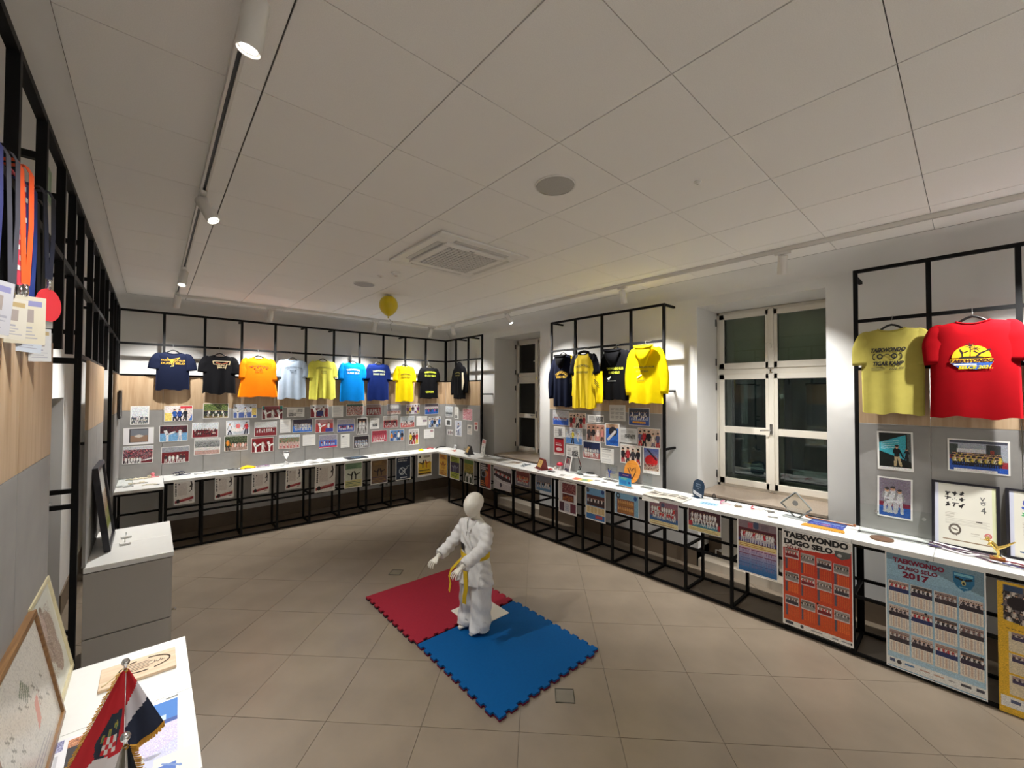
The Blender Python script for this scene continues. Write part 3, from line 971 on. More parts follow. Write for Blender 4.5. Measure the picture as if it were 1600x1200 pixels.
BW = [
 (-.118, 1.721, .184, .246, 'tall photo of a group below a pale sky, top left on the back wall', G(wall=(222, 228, 234), floor_=(92, 96, 92), cols=((230, 230, 230), (80, 90, 110)), n=7, rows=2, hz=.62, bot=.97, h=.26)),
 (.276, 1.733, .302, .21, 'photo of three people in blue tracksuits below the navy T-shirt', lambda cv, rng: (cv.rect(0, 0, 1, 1, (226, 216, 214)), cv.rect(0, .45, .25, 1, (232, 206, 110)), cv.rect(.55, 0, 1, .2, (206, 60, 70)), [cv.person(x, 1.05, .85, c, (24, 26, 40)) for x, c in ((.36, (40, 90, 170)), (.54, (36, 70, 150)), (.74, (26, 28, 44)))], cv.poly([(.86, 1), (1, .5), (1, 1)], (60, 120, 210)))),
 (.693, 1.757, .297, .213, 'photo of a large group under green trees, top row on the back wall', b_trees),
 (1.05, 1.743, .298, .209, 'photo of white-suited fighters on blue with a yellow wall, below the orange shirt', lambda cv, rng: (p_fight(cv, rng, wall=(206, 210, 220), floor_=(86, 110, 180), n=3, hz=.6), cv.rect(.8, .3, 1, .8, (226, 200, 110)))),
 (1.412, 1.708, .29, .212, 'photo of white fighters on maroon with teal corners, below the grey-blue shirt', lambda cv, rng: (p_fight(cv, rng, wall=(140, 60, 62), floor_=MAR, n=3, hz=.2), cv.rect(0, 0, .12, .22, (40, 140, 130)), cv.rect(.86, 0, 1, .25, (40, 140, 130)), cv.rect(.15, .88, .75, .96, (230, 224, 220)))),
 (-.124, 1.449, .295, .218, 'wide white sheet with a dark picture in its middle, left end of the middle row', b_wide),
 (.228, 1.463, .297, .22, 'photo of two fighters kicking on a pale blue mat against a dark crowd', Fg(wall=(50, 36, 44), floor_=(112, 164, 206), n=2, hz=.5, crowd=[(70, 50, 54), (120, 40, 50), (40, 40, 60)], col=(220, 220, 224))),
 (.575, 1.486, .301, .213, 'photo of a row of dark figures on a maroon floor under a pale wall', G(wall=(202, 208, 212), floor_=(120, 34, 44), cols=((44, 34, 38), (206, 196, 190)), legs=((40, 34, 40),), n=10, rows=2, hz=.48, bot=.86, h=.3)),
 (.963, 1.5, .292, .215, 'photo of people seated round a white table, one in red', b_table),
 (1.323, 1.459, .299, .221, 'photo of a sports hall with maroon floor and a row of seated children', G(wall=(204, 206, 206), floor_=(128, 40, 48), cols=(WHT, (60, 50, 60)), n=8, rows=1, hz=.42, bot=.72, h=.34)),
 (-.127, 1.206, .295, .227, 'photo of a crowd behind children in white, leftmost in the bottom row', lambda cv, rng: (p_crowd(cv, rng, (60, 44, 52), [(180, 60, 76), (90, 96, 110), (214, 150, 150), (50, 40, 50)], .7, .2, .8, (196, 196, 200)), [cv.person(.12 + k * .09, .96, .34, WHT, WHT) for k in range(6)], cv.poly([(.55, .85), (1, .7), (1, .76), (.55, .92)], WHT), cv.rect(.6, .86, 1, 1, (110, 34, 44)))),
 (.251, 1.169, .297, .224, 'photo of two white figures before a maroon wall, second in the bottom row', G(wall=(150, 152, 158), floor_=(108, 26, 34), cols=((232, 230, 226), (60, 50, 56)), n=6, rows=1, hz=.34, bot=.94, h=.6)),
 (.601, 1.253, .3, .234, 'grey photo of an empty looking sports hall in the bottom row', b_hall),
 (.943, 1.269, .289, .22, 'photo of people outdoors in the dark with one in bright orange', b_outdoor),
 (1.284, 1.216, .296, .22, 'photo of three white figures kicking on a plain maroon background', Fg(wall=(128, 20, 30), floor_=(120, 18, 28), n=3, hz=.5)),
 (1.741, 1.702, .255, .152, 'small wide newspaper clipping below the grey-blue shirt', D(pics=((.08, .55, .5, .9, (140, 140, 140)), (.62, .1, .9, .5, (190, 190, 190))), cols=2, lines=8)),
 (2.1, 1.712, .287, .209, 'photo of two white fighters in a blue-maroon hall, below the pale yellow shirt', Fg(wall=(210, 206, 208), floor_=(130, 26, 36), n=2, hz=.3, pads=(.35, .5, .72, .9, (44, 50, 110)), h=.8)),
 (2.397, 1.697, .185, .203, 'white typed page in the top row left of the crowd in red', D(lines=10, ink=(204, 204, 210), pics=())),
 (2.694, 1.718, .299, .209, 'photo of a dense crowd in red and white against green, below the bright blue shirt', Cr((60, 96, 84), [(200, 90, 84), (226, 196, 186), (160, 50, 56), (230, 226, 220)], .75, .2, 1.0, (60, 90, 80))),
 (3.034, 1.71, .281, .203, 'photo of pale seated figures in a maroon hall, below the dark blue shirt', G(wall=(150, 130, 128), floor_=(128, 40, 46), cols=((196, 190, 196), (206, 196, 196)), n=7, rows=2, hz=.3, bot=.9, h=.36)),
 (3.427, 1.711, .279, .197, 'photo of a white lit banner above a row of figures, below the yellow shirt', G(wall=(150, 150, 158), floor_=(206, 170, 160), cols=((220, 190, 180), (150, 70, 70)), n=8, rows=1, hz=.66, bot=.96, h=.36, sign=(.2, .12, .85, .45, (232, 232, 232)))),
 (3.821, 1.705, .289, .195, 'photo of colourful people with one in yellow, top row near the right end', Pp(wall=(206, 196, 200), cols=((120, 60, 120), (226, 190, 60), (60, 50, 60), (220, 220, 226)), n=5)),
 (4.237, 1.695, .31, .219, 'photo with bright blue and pink lower half, last in the top row', lambda cv, rng: (cv.rect(0, 0, 1, 1, (90, 84, 96)), cv.rect(0, .3, 1, .5, (216, 206, 206)), cv.rect(0, .6, 1, 1, (48, 120, 214)), [cv.person(.12 + k * .15, .98, .5, [(50, 120, 210), (226, 90, 170), (60, 60, 80)][k % 3], (50, 110, 200)) for k in range(6)])),
 (1.592, 1.489, .148, .21, 'small blank looking white page left of the blue team photo', D(lines=12, ink=(210, 210, 212))),
 (1.845, 1.482, .297, .217, 'photo of a white team lined up on a bright blue mat, middle row', G(wall=(60, 50, 70), floor_=(50, 110, 200), cols=(WHT, (200, 206, 220)), n=10, rows=2, hz=.5, bot=.84, h=.36)),
 (2.184, 1.463, .293, .222, 'photo of two white fighters sparring on orange-maroon, middle row', Fg(wall=(150, 110, 110), floor_=(170, 60, 60), n=2, hz=.34, pads=(.55, .7, 1, 1, (70, 70, 150)))),
 (2.538, 1.449, .292, .225, 'photo of a mixed group standing on a blue mat under a pale wall', G(wall=(170, 166, 176), floor_=(64, 88, 170), cols=(WHT, (60, 50, 60), (190, 60, 66)), n=9, rows=1, hz=.42, bot=.82, h=.42)),
 (2.822, 1.424, .19, .296, 'tall dark photo of two fighters side by side in white suits', b_two),
 (3.055, 1.457, .175, .19, 'typed page with a small dark picture in its centre', D(lines=10, pics=((.25, .48, .78, .78, (70, 72, 76)),), head=(110, 110, 112))),
 (3.362, 1.473, .289, .222, 'photo of seated maroon group with arms raised, middle row', G(wall=(190, 184, 180), floor_=(150, 44, 50), cols=((110, 30, 40), (60, 40, 46)), n=7, rows=2, hz=.35, bot=.92, h=.42)),
 (3.709, 1.458, .292, .215, 'photo of white and dark figures above a red floor, middle row right part', G(wall=(190, 196, 200), floor_=(190, 70, 64), cols=(WHT, (50, 46, 50)), n=8, rows=2, hz=.55, bot=.88, h=.36)),
 (4.017, 1.461, .24, .187, 'white page with a faint picture, second last in the middle row', D(lines=8, ink=(222, 218, 222), pics=((.58, .4, .95, .62, (160, 120, 150)),))),
 (4.309, 1.426, .281, .217, 'photo of blue and white people, last in the middle row', Pp(wall=(206, 206, 206), cols=((226, 228, 232), (70, 120, 190), (40, 40, 44)), n=5)),
 (1.654, 1.237, .304, .222, 'outdoor photo of a group with red kit before trees, behind the silver cup', b_green),
 (1.946, 1.239, .195, .178, 'empty looking white page between the outdoor group and the blue mat photo', D(lines=8, ink=(220, 220, 222))),
 (2.247, 1.198, .297, .219, 'photo of figures with flags on a bright blue mat with red rim', G(wall=(150, 146, 160), floor_=(70, 110, 200), cols=((150, 40, 50), (230, 228, 232), (50, 60, 90)), n=6, rows=1, hz=.4, bot=.8, h=.45, edge=None, sign=(0, .86, 1, 1, (206, 50, 80)))),
 (2.53, 1.182, .154, .237, 'narrow white page with a tiny dark picture at its top left', D(lines=14, ink=(214, 214, 214), pics=((.15, .12, .4, .22, (80, 80, 80)),))),
 (2.813, 1.143, .275, .218, 'photo of pale figures against a black background, lowest in its column', G(wall=(46, 40, 46), floor_=(80, 70, 76), cols=((206, 214, 224), (150, 160, 186)), n=6, rows=2, hz=.6, bot=.92, h=.46)),
 (3.146, 1.22, .292, .217, 'red tinted photo of a sitting group with a white caption', lambda cv, rng: (p_group(cv, rng, wall=(150, 56, 70), floor_=(190, 60, 84), cols=((210, 130, 140), (236, 206, 206)), n=7, rows=2, hz=.4, bot=.9, h=.36), cv.rect(.1, .88, .8, .96, (236, 230, 230)))),
 (3.491, 1.211, .287, .211, 'photo of blue clad people with an orange shirt at the left', Pp(wall=(90, 130, 180), cols=((232, 140, 50), (50, 80, 140), (226, 228, 230), (40, 44, 60)), n=4)),
 (3.844, 1.157, .209, .304, 'tall photo of people in yellow and red shirts, bottom row near the corner', Pp(wall=(196, 190, 190), cols=((232, 206, 50), (90, 40, 50), (206, 60, 60)), n=3, h=.8, bot=1.0)),
 (4.183, 1.198, .231, .181, 'white letter with a small stamp at its top right, last in the bottom row', D(lines=8, ink=(214, 214, 220), pics=((.62, .1, .9, .35, (190, 130, 140)),))),
]
RW = [
 (7.10, 1.635, .26, .211, 'grey landscape photo nearest the back corner on the short right-hand rack', lambda cv, rng: (cv.grad(0, 0, 1, 1, (206, 214, 220), (160, 160, 160)), cv.rect(0, .6, 1, .75, (80, 84, 88)), cv.speck(0, .55, 1, .7, [(60, 66, 70), (120, 124, 128)], .5, rng))),
 (6.825, 1.62, .138, .235, 'narrow white clipping under the black jacket on the short rack', D(lines=12, pics=((.15, .72, .7, .95, (70, 70, 72)),))),
 (6.445, 1.605, .31, .219, 'photo of a pink and red crowd on the short rack', Cr((206, 150, 160), [(190, 70, 96), (236, 206, 210), (150, 40, 66), (220, 180, 180)], .7)),
 (7.12, 1.409, .22, .134, 'small black and white photo in a white margin on the short rack', lambda cv, rng: (cv.rect(0, 0, 1, 1, (226, 226, 226)), cv.rect(.2, .15, .8, .85, (60, 60, 62)), cv.speck(.2, .15, .8, .85, [(140, 140, 140), (30, 30, 32)], .5, rng))),
 (6.752, 1.317, .229, .308, 'tall bluish photo of a person on the short rack', lambda cv, rng: (cv.rect(0, 0, 1, 1, (190, 194, 206)), cv.person(.5, 1.1, .95, (90, 104, 150), (110, 116, 140)), cv.line(.3, .6, .8, .4, .05, (226, 228, 234)))),
 (7.05, 1.214, .192, .108, 'smallest photo on the short rack, low and left', Pp(wall=(206, 204, 204), cols=((60, 56, 60), (120, 70, 70)), n=3)),
 (6.368, 1.316, .154, .18, 'white clipping with a dark picture at its top on the short rack', D(lines=9, pics=((.2, .12, .75, .36, (60, 60, 64)),), base=(206, 200, 190))),
 (6.168, 1.394, .105, .164, 'slim red and white leaflet at the right end of the short rack', lambda cv, rng: (cv.rect(0, 0, 1, 1, (214, 206, 202)), cv.rect(0, 0, 1, .35, (200, 110, 100)), cv.rect(.3, .45, .75, .85, (120, 60, 70)))),
 (4.056, 1.658, .313, .217, 'photo of a red row on a bright blue mat under the dark blue hooded top', lambda cv, rng: (p_group(cv, rng, wall=(206, 206, 210), floor_=(48, 96, 200), cols=((150, 40, 46), (190, 60, 60)), n=11, rows=1, hz=.55, bot=.66, h=.3), cv.ell(.3, .2, .1, .1, WHT))),
 (3.736, 1.636, .299, .219, 'photo of formally dressed people in black and red in front of a pale wall', Pp(n=5, wall=(226, 206, 190))),
 (3.419, 1.677, .269, .104, 'short wide newspaper strip with a grey picture at its right end', D(lines=6, cols=2, pics=((.55, .15, .96, .9, (110, 110, 112)),))),
 (3.071, 1.772, .242, .207, 'grey newspaper page under the black hooded top', D(lines=16, cols=3, base=(214, 212, 206), ink=(150, 150, 148))),
 (2.756, 1.736, .294, .218, 'photo of a big team with orange front row under the yellow hooded top', lambda cv, rng: (p_group(cv, rng, wall=(60, 66, 80), floor_=(60, 90, 160), cols=(WHT, (60, 70, 110)), n=10, rows=2, hz=.5, bot=.7, h=.34), cv.rect(.2, .76, .8, .88, (232, 160, 60)), cv.rect(.15, .9, .85, 1, (44, 70, 150)))),
 (4.08, 1.453, .227, .152, 'small white clipping with a grey tower picture on the rack between the windows', D(lines=8, pics=((.42, .25, .7, .9, (120, 120, 122)),))),
 (3.806, 1.409, .307, .236, 'photo of a figure in yellow walking on a pale blue mat', lambda cv, rng: (cv.rect(0, 0, 1, 1, (190, 200, 214)), cv.rect(0, .62, 1, 1, (90, 140, 206)), cv.speck(0, .1, 1, .5, [(220, 206, 180), (120, 130, 150), (236, 236, 236)], .5, rng), cv.person(.45, .95, .8, (232, 206, 50), (30, 30, 40)), cv.person(.75, .8, .5, WHT, WHT))),
 (3.421, 1.487, .307, .239, 'photo of men in suits beside women in light dresses', Pp(wall=(190, 140, 120), cols=((70, 66, 70), (40, 40, 46), (232, 206, 196), (226, 150, 140)), n=4)),
 (3.151, 1.479, .217, .302, 'tall bright blue photo of dark figures tumbling on a mat', lambda cv, rng: (cv.rect(0, 0, 1, 1, (50, 110, 200)), cv.rect(0, 0, 1, .2, (206, 170, 140)), cv.ell(.55, .35, .3, .2, (44, 44, 52)), cv.line(.2, .7, .7, .35, .06, (226, 222, 220)), cv.ell(.6, .8, .3, .08, (36, 84, 170)))),
 (2.913, 1.49, .244, .186, 'clipping with a wide dark picture across its middle', D(lines=12, cols=2, base=(206, 206, 204), pics=((.3, .4, .9, .68, (70, 74, 72)),))),
 (2.623, 1.487, .301, .232, 'photo of people in red gowns and a dark suit under the yellow hooded top', Pp(wall=(206, 180, 160), cols=((90, 90, 120), (196, 40, 50), (30, 28, 34), (226, 206, 190)), n=5)),
 (4.088, 1.238, .21, .265, 'tall red cover with a white title, left edge of the rack between the windows', lambda cv, rng: (cv.rect(0, 0, 1, 1, (170, 24, 40)), cv.rect(.1, .05, .9, .12, (60, 20, 26)), cv.text_rows(.2, .3, .9, .5, 2, (232, 206, 206), rng, .6), cv.ell(.5, .68, .28, .1, (226, 200, 200)), cv.rect(0, .86, 1, 1, (206, 180, 170)))),
 (3.826, 1.189, .246, .175, 'clipping with a black van-like picture at its lower right', D(lines=9, cols=2, pics=((.45, .5, .92, .92, (50, 52, 56)),))),
 (3.491, 1.24, .304, .243, 'photo of a white team under a dark blue sky', G(wall=(34, 44, 80), floor_=(150, 70, 66), cols=(WHT, WHT, (206, 60, 60)), n=8, rows=2, hz=.62, bot=.88, h=.36)),
 (3.23, 1.191, .202, .202, 'page with a black oval portrait at its left', D(lines=12, pics=(), head=(140, 140, 140), ink=(190, 190, 190))),
 (2.879, 1.255, .297, .245, 'photo of men in dark suits with red sashes in front of white curtains', Pp(wall=(226, 214, 202), cols=((40, 38, 44), (190, 50, 60), (70, 66, 70)), n=4)),
 (2.591, 1.21, .221, .321, 'tall poster photo of a red clad winner held up high', lambda cv, rng: (cv.grad(0, 0, 1, 1, (90, 110, 180), (226, 190, 150)), cv.ell(.5, .5, .38, .22, (206, 40, 44)), cv.line(.3, .1, .8, .45, .03, (40, 34, 50)), cv.speck(.05, .62, .95, .85, [(40, 34, 44), (120, 50, 50), (226, 200, 170)], .6, rng), cv.rect(0, .88, 1, 1, WHT))),
]
for r in BW:
    isdoc = any(k in r[4] for k in ('page', 'clipping', 'letter', 'sheet'))
    foto('B', r[0], r[1], r[2], r[3], r[4], r[5], name='printed_page' if isdoc else 'photo_print', cat='page' if isdoc else 'photo', m=PAPER if isdoc else GLOSSY, group='prints pinned to the back wall')
for r in RW:
    isdoc = any(k in r[4] for k in ('page', 'clipping', 'strip', 'leaflet'))
    foto('R', r[0], r[1], r[2], r[3], r[4], r[5], name='printed_page' if isdoc else 'photo_print', cat='page' if isdoc else 'photo', m=PAPER if isdoc else GLOSSY, group='prints pinned to the right wall')
foto('R', .42, 1.57, .215, .317, 'photo of a person in black before a turquoise screen, right of the large window', f_building, px=56, group='prints pinned to the right wall')
foto('R', .426, 1.187, .211, .329, 'photo of three fighters in white bowing on a blue mat, right of the large window', f_three, px=56, group='prints pinned to the right wall')
foto('R', -.026, 1.579, .303, .244, 'wide photo of a very large squad on a blue mat below the red T-shirt', f_squad, px=96, group='prints pinned to the right wall')
foto('L', 1.88, 1.69, .30, .20, 'photo of dark figures and a red banner on the left rack', lambda cv, rng: (cv.rect(0, 0, 1, 1, (190, 190, 200)), cv.rect(0, .1, .5, .35, (190, 40, 50)), p_people(cv, rng, wall=(150, 140, 150), cols=((60, 30, 40), (30, 30, 36), (200, 196, 200)), n=5)), px=60, group='prints pinned to the left rack')
foto('L', 2.19, 1.685, .285, .20, 'photo of orange-lit group on a blue mat on the left rack', lambda cv, rng: (cv.rect(0, 0, 1, 1, (170, 110, 90)), cv.text_rows(.4, .12, .95, .4, 3, (206, 150, 120), rng, .5), cv.poly([(0, 1), (.3, .7), (1, .6), (1, 1)], (50, 100, 180)), [cv.person(.15 + k * .12, .85, .42, (80, 50, 56), (60, 40, 50)) for k in range(7)]), px=60, group='prints pinned to the left rack')
foto('L', 1.79, 1.44, .29, .23, 'photo of pale kicking figures over a blue floor, lower one on the left rack', lambda cv, rng: (cv.rect(0, 0, 1, 1, (206, 206, 200)), cv.rect(0, .5, 1, 1, (110, 90, 110)), cv.rect(0, .8, 1, 1, (50, 100, 190)), cv.kicker(.6, .9, .7, WHT)), px=60, group='prints pinned to the left rack')
foto('L', 4.16, 1.73, .16, .24, 'slim portrait leaflet on the second panel pair of the left rack', lambda cv, rng: (cv.rect(0, 0, 1, 1, WHT), cv.ell(.5, .45, .2, .25, (60, 90, 70)), cv.text_rows(.2, .7, .8, .95, 3, (120, 120, 120), rng)), group='prints pinned to the left rack')

# ------------------------------------------------------------------ posters hung under the counters
def poster(wall, u, zc, w_, h_, label, fn, front, px=60, m=PAPER, name='poster', cat='poster', border=.03, tilt=0.0, group='posters under the counters'):
    rng = np.random.default_rng(int(abs(u) * 991) + 7)
    W = px
    H = int(W * h_ / w_)
    cv = Cv(W, H)
    fn(cv, rng)
    g = rng.normal(size=cv.X.shape)[..., None] * .05
    cv.a = np.clip(cv.a * (1 + g), 0, 1)
    if border:
        cv.border(border * h_ / max(w_, h_))
    me = raster_mesh(cv, w_, h_)
    loc = (u, front, zc) if wall == 'B' else (front, u, zc)
    o = link(name, me, None, loc, (0, tilt, RZ[wall]), m)
    return tag(o, label, cat, group)
def po_diploma(cv, rng):
    cv.rect(0, 0, 1, 1, (226, 222, 216))
    cv.rect(.2, .1, .62, .62, (212, 204, 198))
    for k in range(8):
        cv.rect(.07, .08 + k * .072, .145, .125 + k * .072, (40, 32, 34))
    cv.ell(.26, .13, .035, .03, (30, 24, 26))
    cv.line(.84, .06, .88, .2, .025, (50, 42, 44)).line(.88, .2, .80, .27, .03, (50, 42, 44)).line(.88, .2, .86, .42, .02, (60, 52, 54)).line(.86, .42, .74, .5, .014, (70, 62, 64))
    cv.poly([(.05, .82), (.95, .70), (.95, .82), (.05, .93)], (150, 40, 50))
    cv.poly([(.3, .79), (.8, .73), (.8, .77), (.3, .83)], (190, 110, 100))
    cv.rect(.72, .87, .88, .91, (150, 140, 136))
def po_tricolor(top, mid, bot, fig, head=None, stripes=3):
    def f(cv, rng):
        cv.rect(0, 0, 1, 1, mid).rect(0, 0, 1, .26, top).rect(0, .70, 1, 1, bot)
        cv.text_rows(.12, .06, .9, .24, stripes, head or fig, rng, .45)
        cv.kicker(.40, .66, .30, fig, -1).kicker(.62, .66, .30, fig, 1)
        cv.text_rows(.1, .74, .9, .95, 4, head or fig, rng, .4)
    return f
DIP = ['first white tournament poster with an 8, at the left end under the back counter', 'second white tournament poster with an 8 from the left', 'third white tournament poster with an 8 from the left', 'fourth and rightmost small white tournament poster with an 8', 'largest white tournament poster with an 8, under the open magazine']
for k, (u, z, a, b) in enumerate(((.33, .723, .21, .30), (.758, .722, .21, .30), (1.187, .722, .215, .30), (1.618, .722, .215, .30), (2.07, .665, .303, .42))):
    o = poster('B', u, z, a, b, DIP[k], po_diploma, 6.796, px=64 if k < 4 else 80, tilt=-.02 + .01 * k)
    letters('lettering', [('8', -a * .30, -b * .345, a * .16, b * .17, .07)], mat('black_ink', (0.012, 0.011, 0.012), 0.6, noise=.05, nscale=20), o, y=-.0012)
BP = [
 (2.515, .660, .30, .42, 'pale green and white poster with black kicking figures under the dark blue folder', po_tricolor((120, 150, 120), (200, 206, 190), (200, 196, 140), (36, 38, 36), (90, 120, 96))),
 (2.957, .660, .298, .42, 'brown poster with two kicking figures and a white frame', po_tricolor((110, 84, 56), (120, 96, 66), (96, 76, 78), (40, 30, 40), (150, 120, 70))),
 (3.408, .665, .30, .42, 'navy poster with white fighter outlines and white frame', lambda cv, rng: (cv.rect(0, 0, 1, 1, (34, 44, 66)), cv.speck(0, .4, 1, 1, [(60, 76, 100), (26, 34, 52)], .4, rng), cv.ring(.42, .62, .18, .14, .16, (190, 200, 206)), cv.line(.3, .75, .75, .5, .016, (206, 212, 216)), cv.line(.35, .5, .7, .8, .016, (206, 212, 216)), cv.line(.7, .45, .9, .42, .012, (190, 200, 206)), cv.text_rows(.3, .86, .8, .94, 1, (206, 210, 214), rng))),
 (3.841, .665, .30, .41, 'yellow and white poster with kicking figures, last before the back corner', lambda cv, rng: (cv.rect(0, 0, 1, 1, (226, 222, 200)), cv.rect(0, .36, 1, 1, (222, 186, 50)), cv.ell(.16, .1, .06, .06, (40, 40, 40)), cv.text_rows(.4, .06, .9, .16, 2, (120, 110, 90), rng), cv.kicker(.36, .60, .34, (50, 46, 60), -1), cv.kicker(.62, .6, .34, (190, 110, 50), 1), cv.text_rows(.1, .68, .9, .76, 1, (90, 76, 40), rng), cv.rect(0, .84, 1, .90, (70, 40, 30)), cv.rect(0, .92, 1, 1, (232, 230, 224)))),
]
for u, z, a, b, lab, fn in BP:
    o = poster('B', u, z, a, b, lab, fn, 6.796, px=64)
    if 'navy' in lab:
        letters('lettering', [('JUNIOR CUP', -.01, .165, .19, .022, .02), ('DUGO SELO', -.02, .13, .17, .022, .02)], mat('white_ink', (0.8, 0.8, 0.78), 0.6, noise=.02, nscale=20), o, y=-.0012)
QF = 4.127
QP = [
 (6.62, .665, .295, .42, 'orange-yellow poster first on the right wall next to the back corner', po_tricolor((206, 150, 60), (222, 176, 76), (206, 160, 80), (150, 70, 40), (120, 50, 40))),
 (6.225, .665, .32, .42, 'lime green poster with a purple centre near the back corner', po_tricolor((176, 190, 70), (66, 60, 90), (180, 190, 80), (150, 150, 170), (70, 80, 50))),
 (5.789, .665, .31, .42, 'dark green poster with white crossed fighters, third on the right wall', lambda cv, rng: (cv.rect(0, 0, 1, 1, (52, 62, 50)), cv.rect(0, 0, 1, .2, (96, 130, 70)), cv.rect(0, .2, 1, .55, (170, 150, 60)), cv.speck(0, .25, 1, .6, [(60, 66, 56), (190, 170, 80)], .5, rng), cv.ring(.35, .85, .14, .2, .25, (220, 220, 216)), cv.ring(.68, .85, .14, .2, .25, (220, 220, 216)), cv.line(.3, .6, .75, .7, .03, (206, 206, 200)))),
 (5.323, .665, .305, .42, 'black and red poster with an orange fighter, fourth on the right wall', lambda cv, rng: (cv.rect(0, 0, 1, 1, (30, 28, 34)), cv.rect(.7, 0, 1, 1, (160, 50, 40)), cv.text_rows(.1, .08, .7, .3, 3, (190, 186, 190), rng), cv.ell(.62, .62, .16, .3, (200, 84, 44)), cv.ell(.6, .4, .16, .1, (206, 120, 60)), cv.text_rows(.1, .7, .5, .92, 3, (190, 120, 60), rng), cv.ring(.35, .45, .2, .12, .2, (120, 130, 140)))),
 (4.889, .685, .43, .36, 'wide white calendar sheet with a group and a curved band near the narrow window', lambda cv, rng: (cv.rect(0, 0, 1, 1, (204, 200, 206)), cv.poly([(0, .12), (1, .22), (1, .62), (.5, .58), (0, .42)], (60, 40, 46)), [cv.person(.08 + k * .075, .44 + k * .014, .26, [(230, 228, 226), (206, 60, 60), (226, 206, 200)][k % 3], (40, 40, 60)) for k in range(12)], cv.ell(.42, .8, .06, .1, (60, 60, 80)), cv.poly([(0, .5), (.5, .66), (1, .7), (1, .75), (.5, .72), (0, .56)], (226, 224, 226)))),
 (4.419, .755, .30, .215, 'small poster of a group at a red and orange lit table', lambda cv, rng: (cv.rect(0, 0, 1, 1, (90, 90, 110)), p_group(cv, rng, wall=(120, 60, 56), floor_=(110, 110, 130), cols=((226, 160, 110), (206, 70, 60)), n=8, rows=2, hz=.6, bot=.85, h=.4))),
 (3.986, .76, .305, .215, 'small poster of white fighters crouching on a blue floor', G(wall=(120, 120, 130), floor_=(90, 130, 170), cols=(WHT, (60, 50, 56)), n=8, rows=1, hz=.5, bot=.8, h=.5)),
 (3.551, .648, .31, .42, 'white magazine page poster with three dark red pictures', lambda cv, rng: (cv.rect(0, 0, 1, 1, (214, 212, 214)), cv.rect(.2, .06, .97, .36, (110, 40, 50)), cv.speck(.2, .06, .97, .36, [(150, 70, 76), (70, 30, 40), (200, 150, 140)], .5, rng), cv.rect(.22, .40, .85, .62, (80, 30, 32)), cv.speck(.25, .44, .82, .6, [(220, 150, 70), (150, 60, 50)], .5, rng), cv.rect(.05, .66, .32, .94, (80, 50, 64)), cv.rect(.66, .66, .96, .94, (110, 50, 66)), cv.text_rows(.36, .68, .62, .94, 9, (150, 160, 180), rng))),
 (3.101, .655, .305, .41, 'blue calendar with a team photo and pale month block, right of the magazine page', lambda cv, rng: (cv.rect(0, 0, 1, 1, (110, 160, 200)), cv.line(.1, .06, .14, .16, .02, (40, 40, 44)), cv.ring(.12, .11, .06, .05, .3, (60, 60, 66)), cv.ell(.86, .1, .08, .06, (40, 70, 130)), cv.rect(.08, .24, .97, .56, (90, 50, 50)), [cv.person(.14 + .085 * k, .54, .22, [(226, 220, 216), (40, 40, 46)][k % 2], (40, 40, 50)) for k in range(10)], cv.rect(0, .58, 1, .80, (222, 206, 170)), [cv.rect(.1 + .18 * k, .61, .22 + .18 * k, .77, (206, 180, 130)) for k in range(5)], cv.rect(0, .8, 1, 1, (64, 120, 180)), cv.rect(.5, .82, .85, .92, (190, 80, 84)))),
 (2.658, .745, .315, .25, 'light blue poster with an orange-lit team photo, below the acrylic plaques', lambda cv, rng: (cv.rect(0, 0, 1, 1, (130, 176, 204)), cv.ring(.14, .16, .07, .1, .3, (50, 54, 60)), cv.ell(.86, .16, .07, .1, (40, 80, 150)), cv.rect(.1, .3, .82, .95, (140, 84, 50)), [cv.person(.16 + .075 * (k % 9), .62 + .3 * (k // 9), .3, (226, 170, 100), (190, 130, 70)) for k in range(18)])),
 (2.205, .735, .33, .265, 'team photo poster with a cream caption strip below the newspaper', lambda cv, rng: (p_group(cv, rng, wall=(130, 90, 100), floor_=(60, 100, 150), cols=(WHT, WHT, (206, 60, 60)), n=10, rows=2, hz=.62, bot=.70, h=.36), cv.rect(0, 0, 1, .22, (150, 110, 124)), cv.ell(.48, .14, .06, .09, (80, 90, 120)), cv.rect(0, .8, 1, 1, (226, 214, 160)), cv.text_rows(.05, .82, .95, .98, 2, (180, 150, 110), rng, .3))),
 (1.777, .772, .32, .25, 'team photo poster with a cream caption strip just left of the large window', lambda cv, rng: (p_group(cv, rng, wall=(70, 30, 40), floor_=(70, 130, 150), cols=(WHT, (226, 222, 220)), n=9, rows=2, hz=.66, bot=.74, h=.36), cv.rect(0, .62, .14, .8, (190, 50, 60)), cv.rect(.9, .6, 1, .8, (170, 50, 60)), cv.rect(0, .83, 1, 1, (222, 210, 150)), cv.text_rows(.05, .85, .95, .98, 2, (170, 140, 90), rng, .3))),
]
for u, z, a, b, lab, fn in QP:
    poster('R', u, z, a, b, lab, fn, QF, px=64)
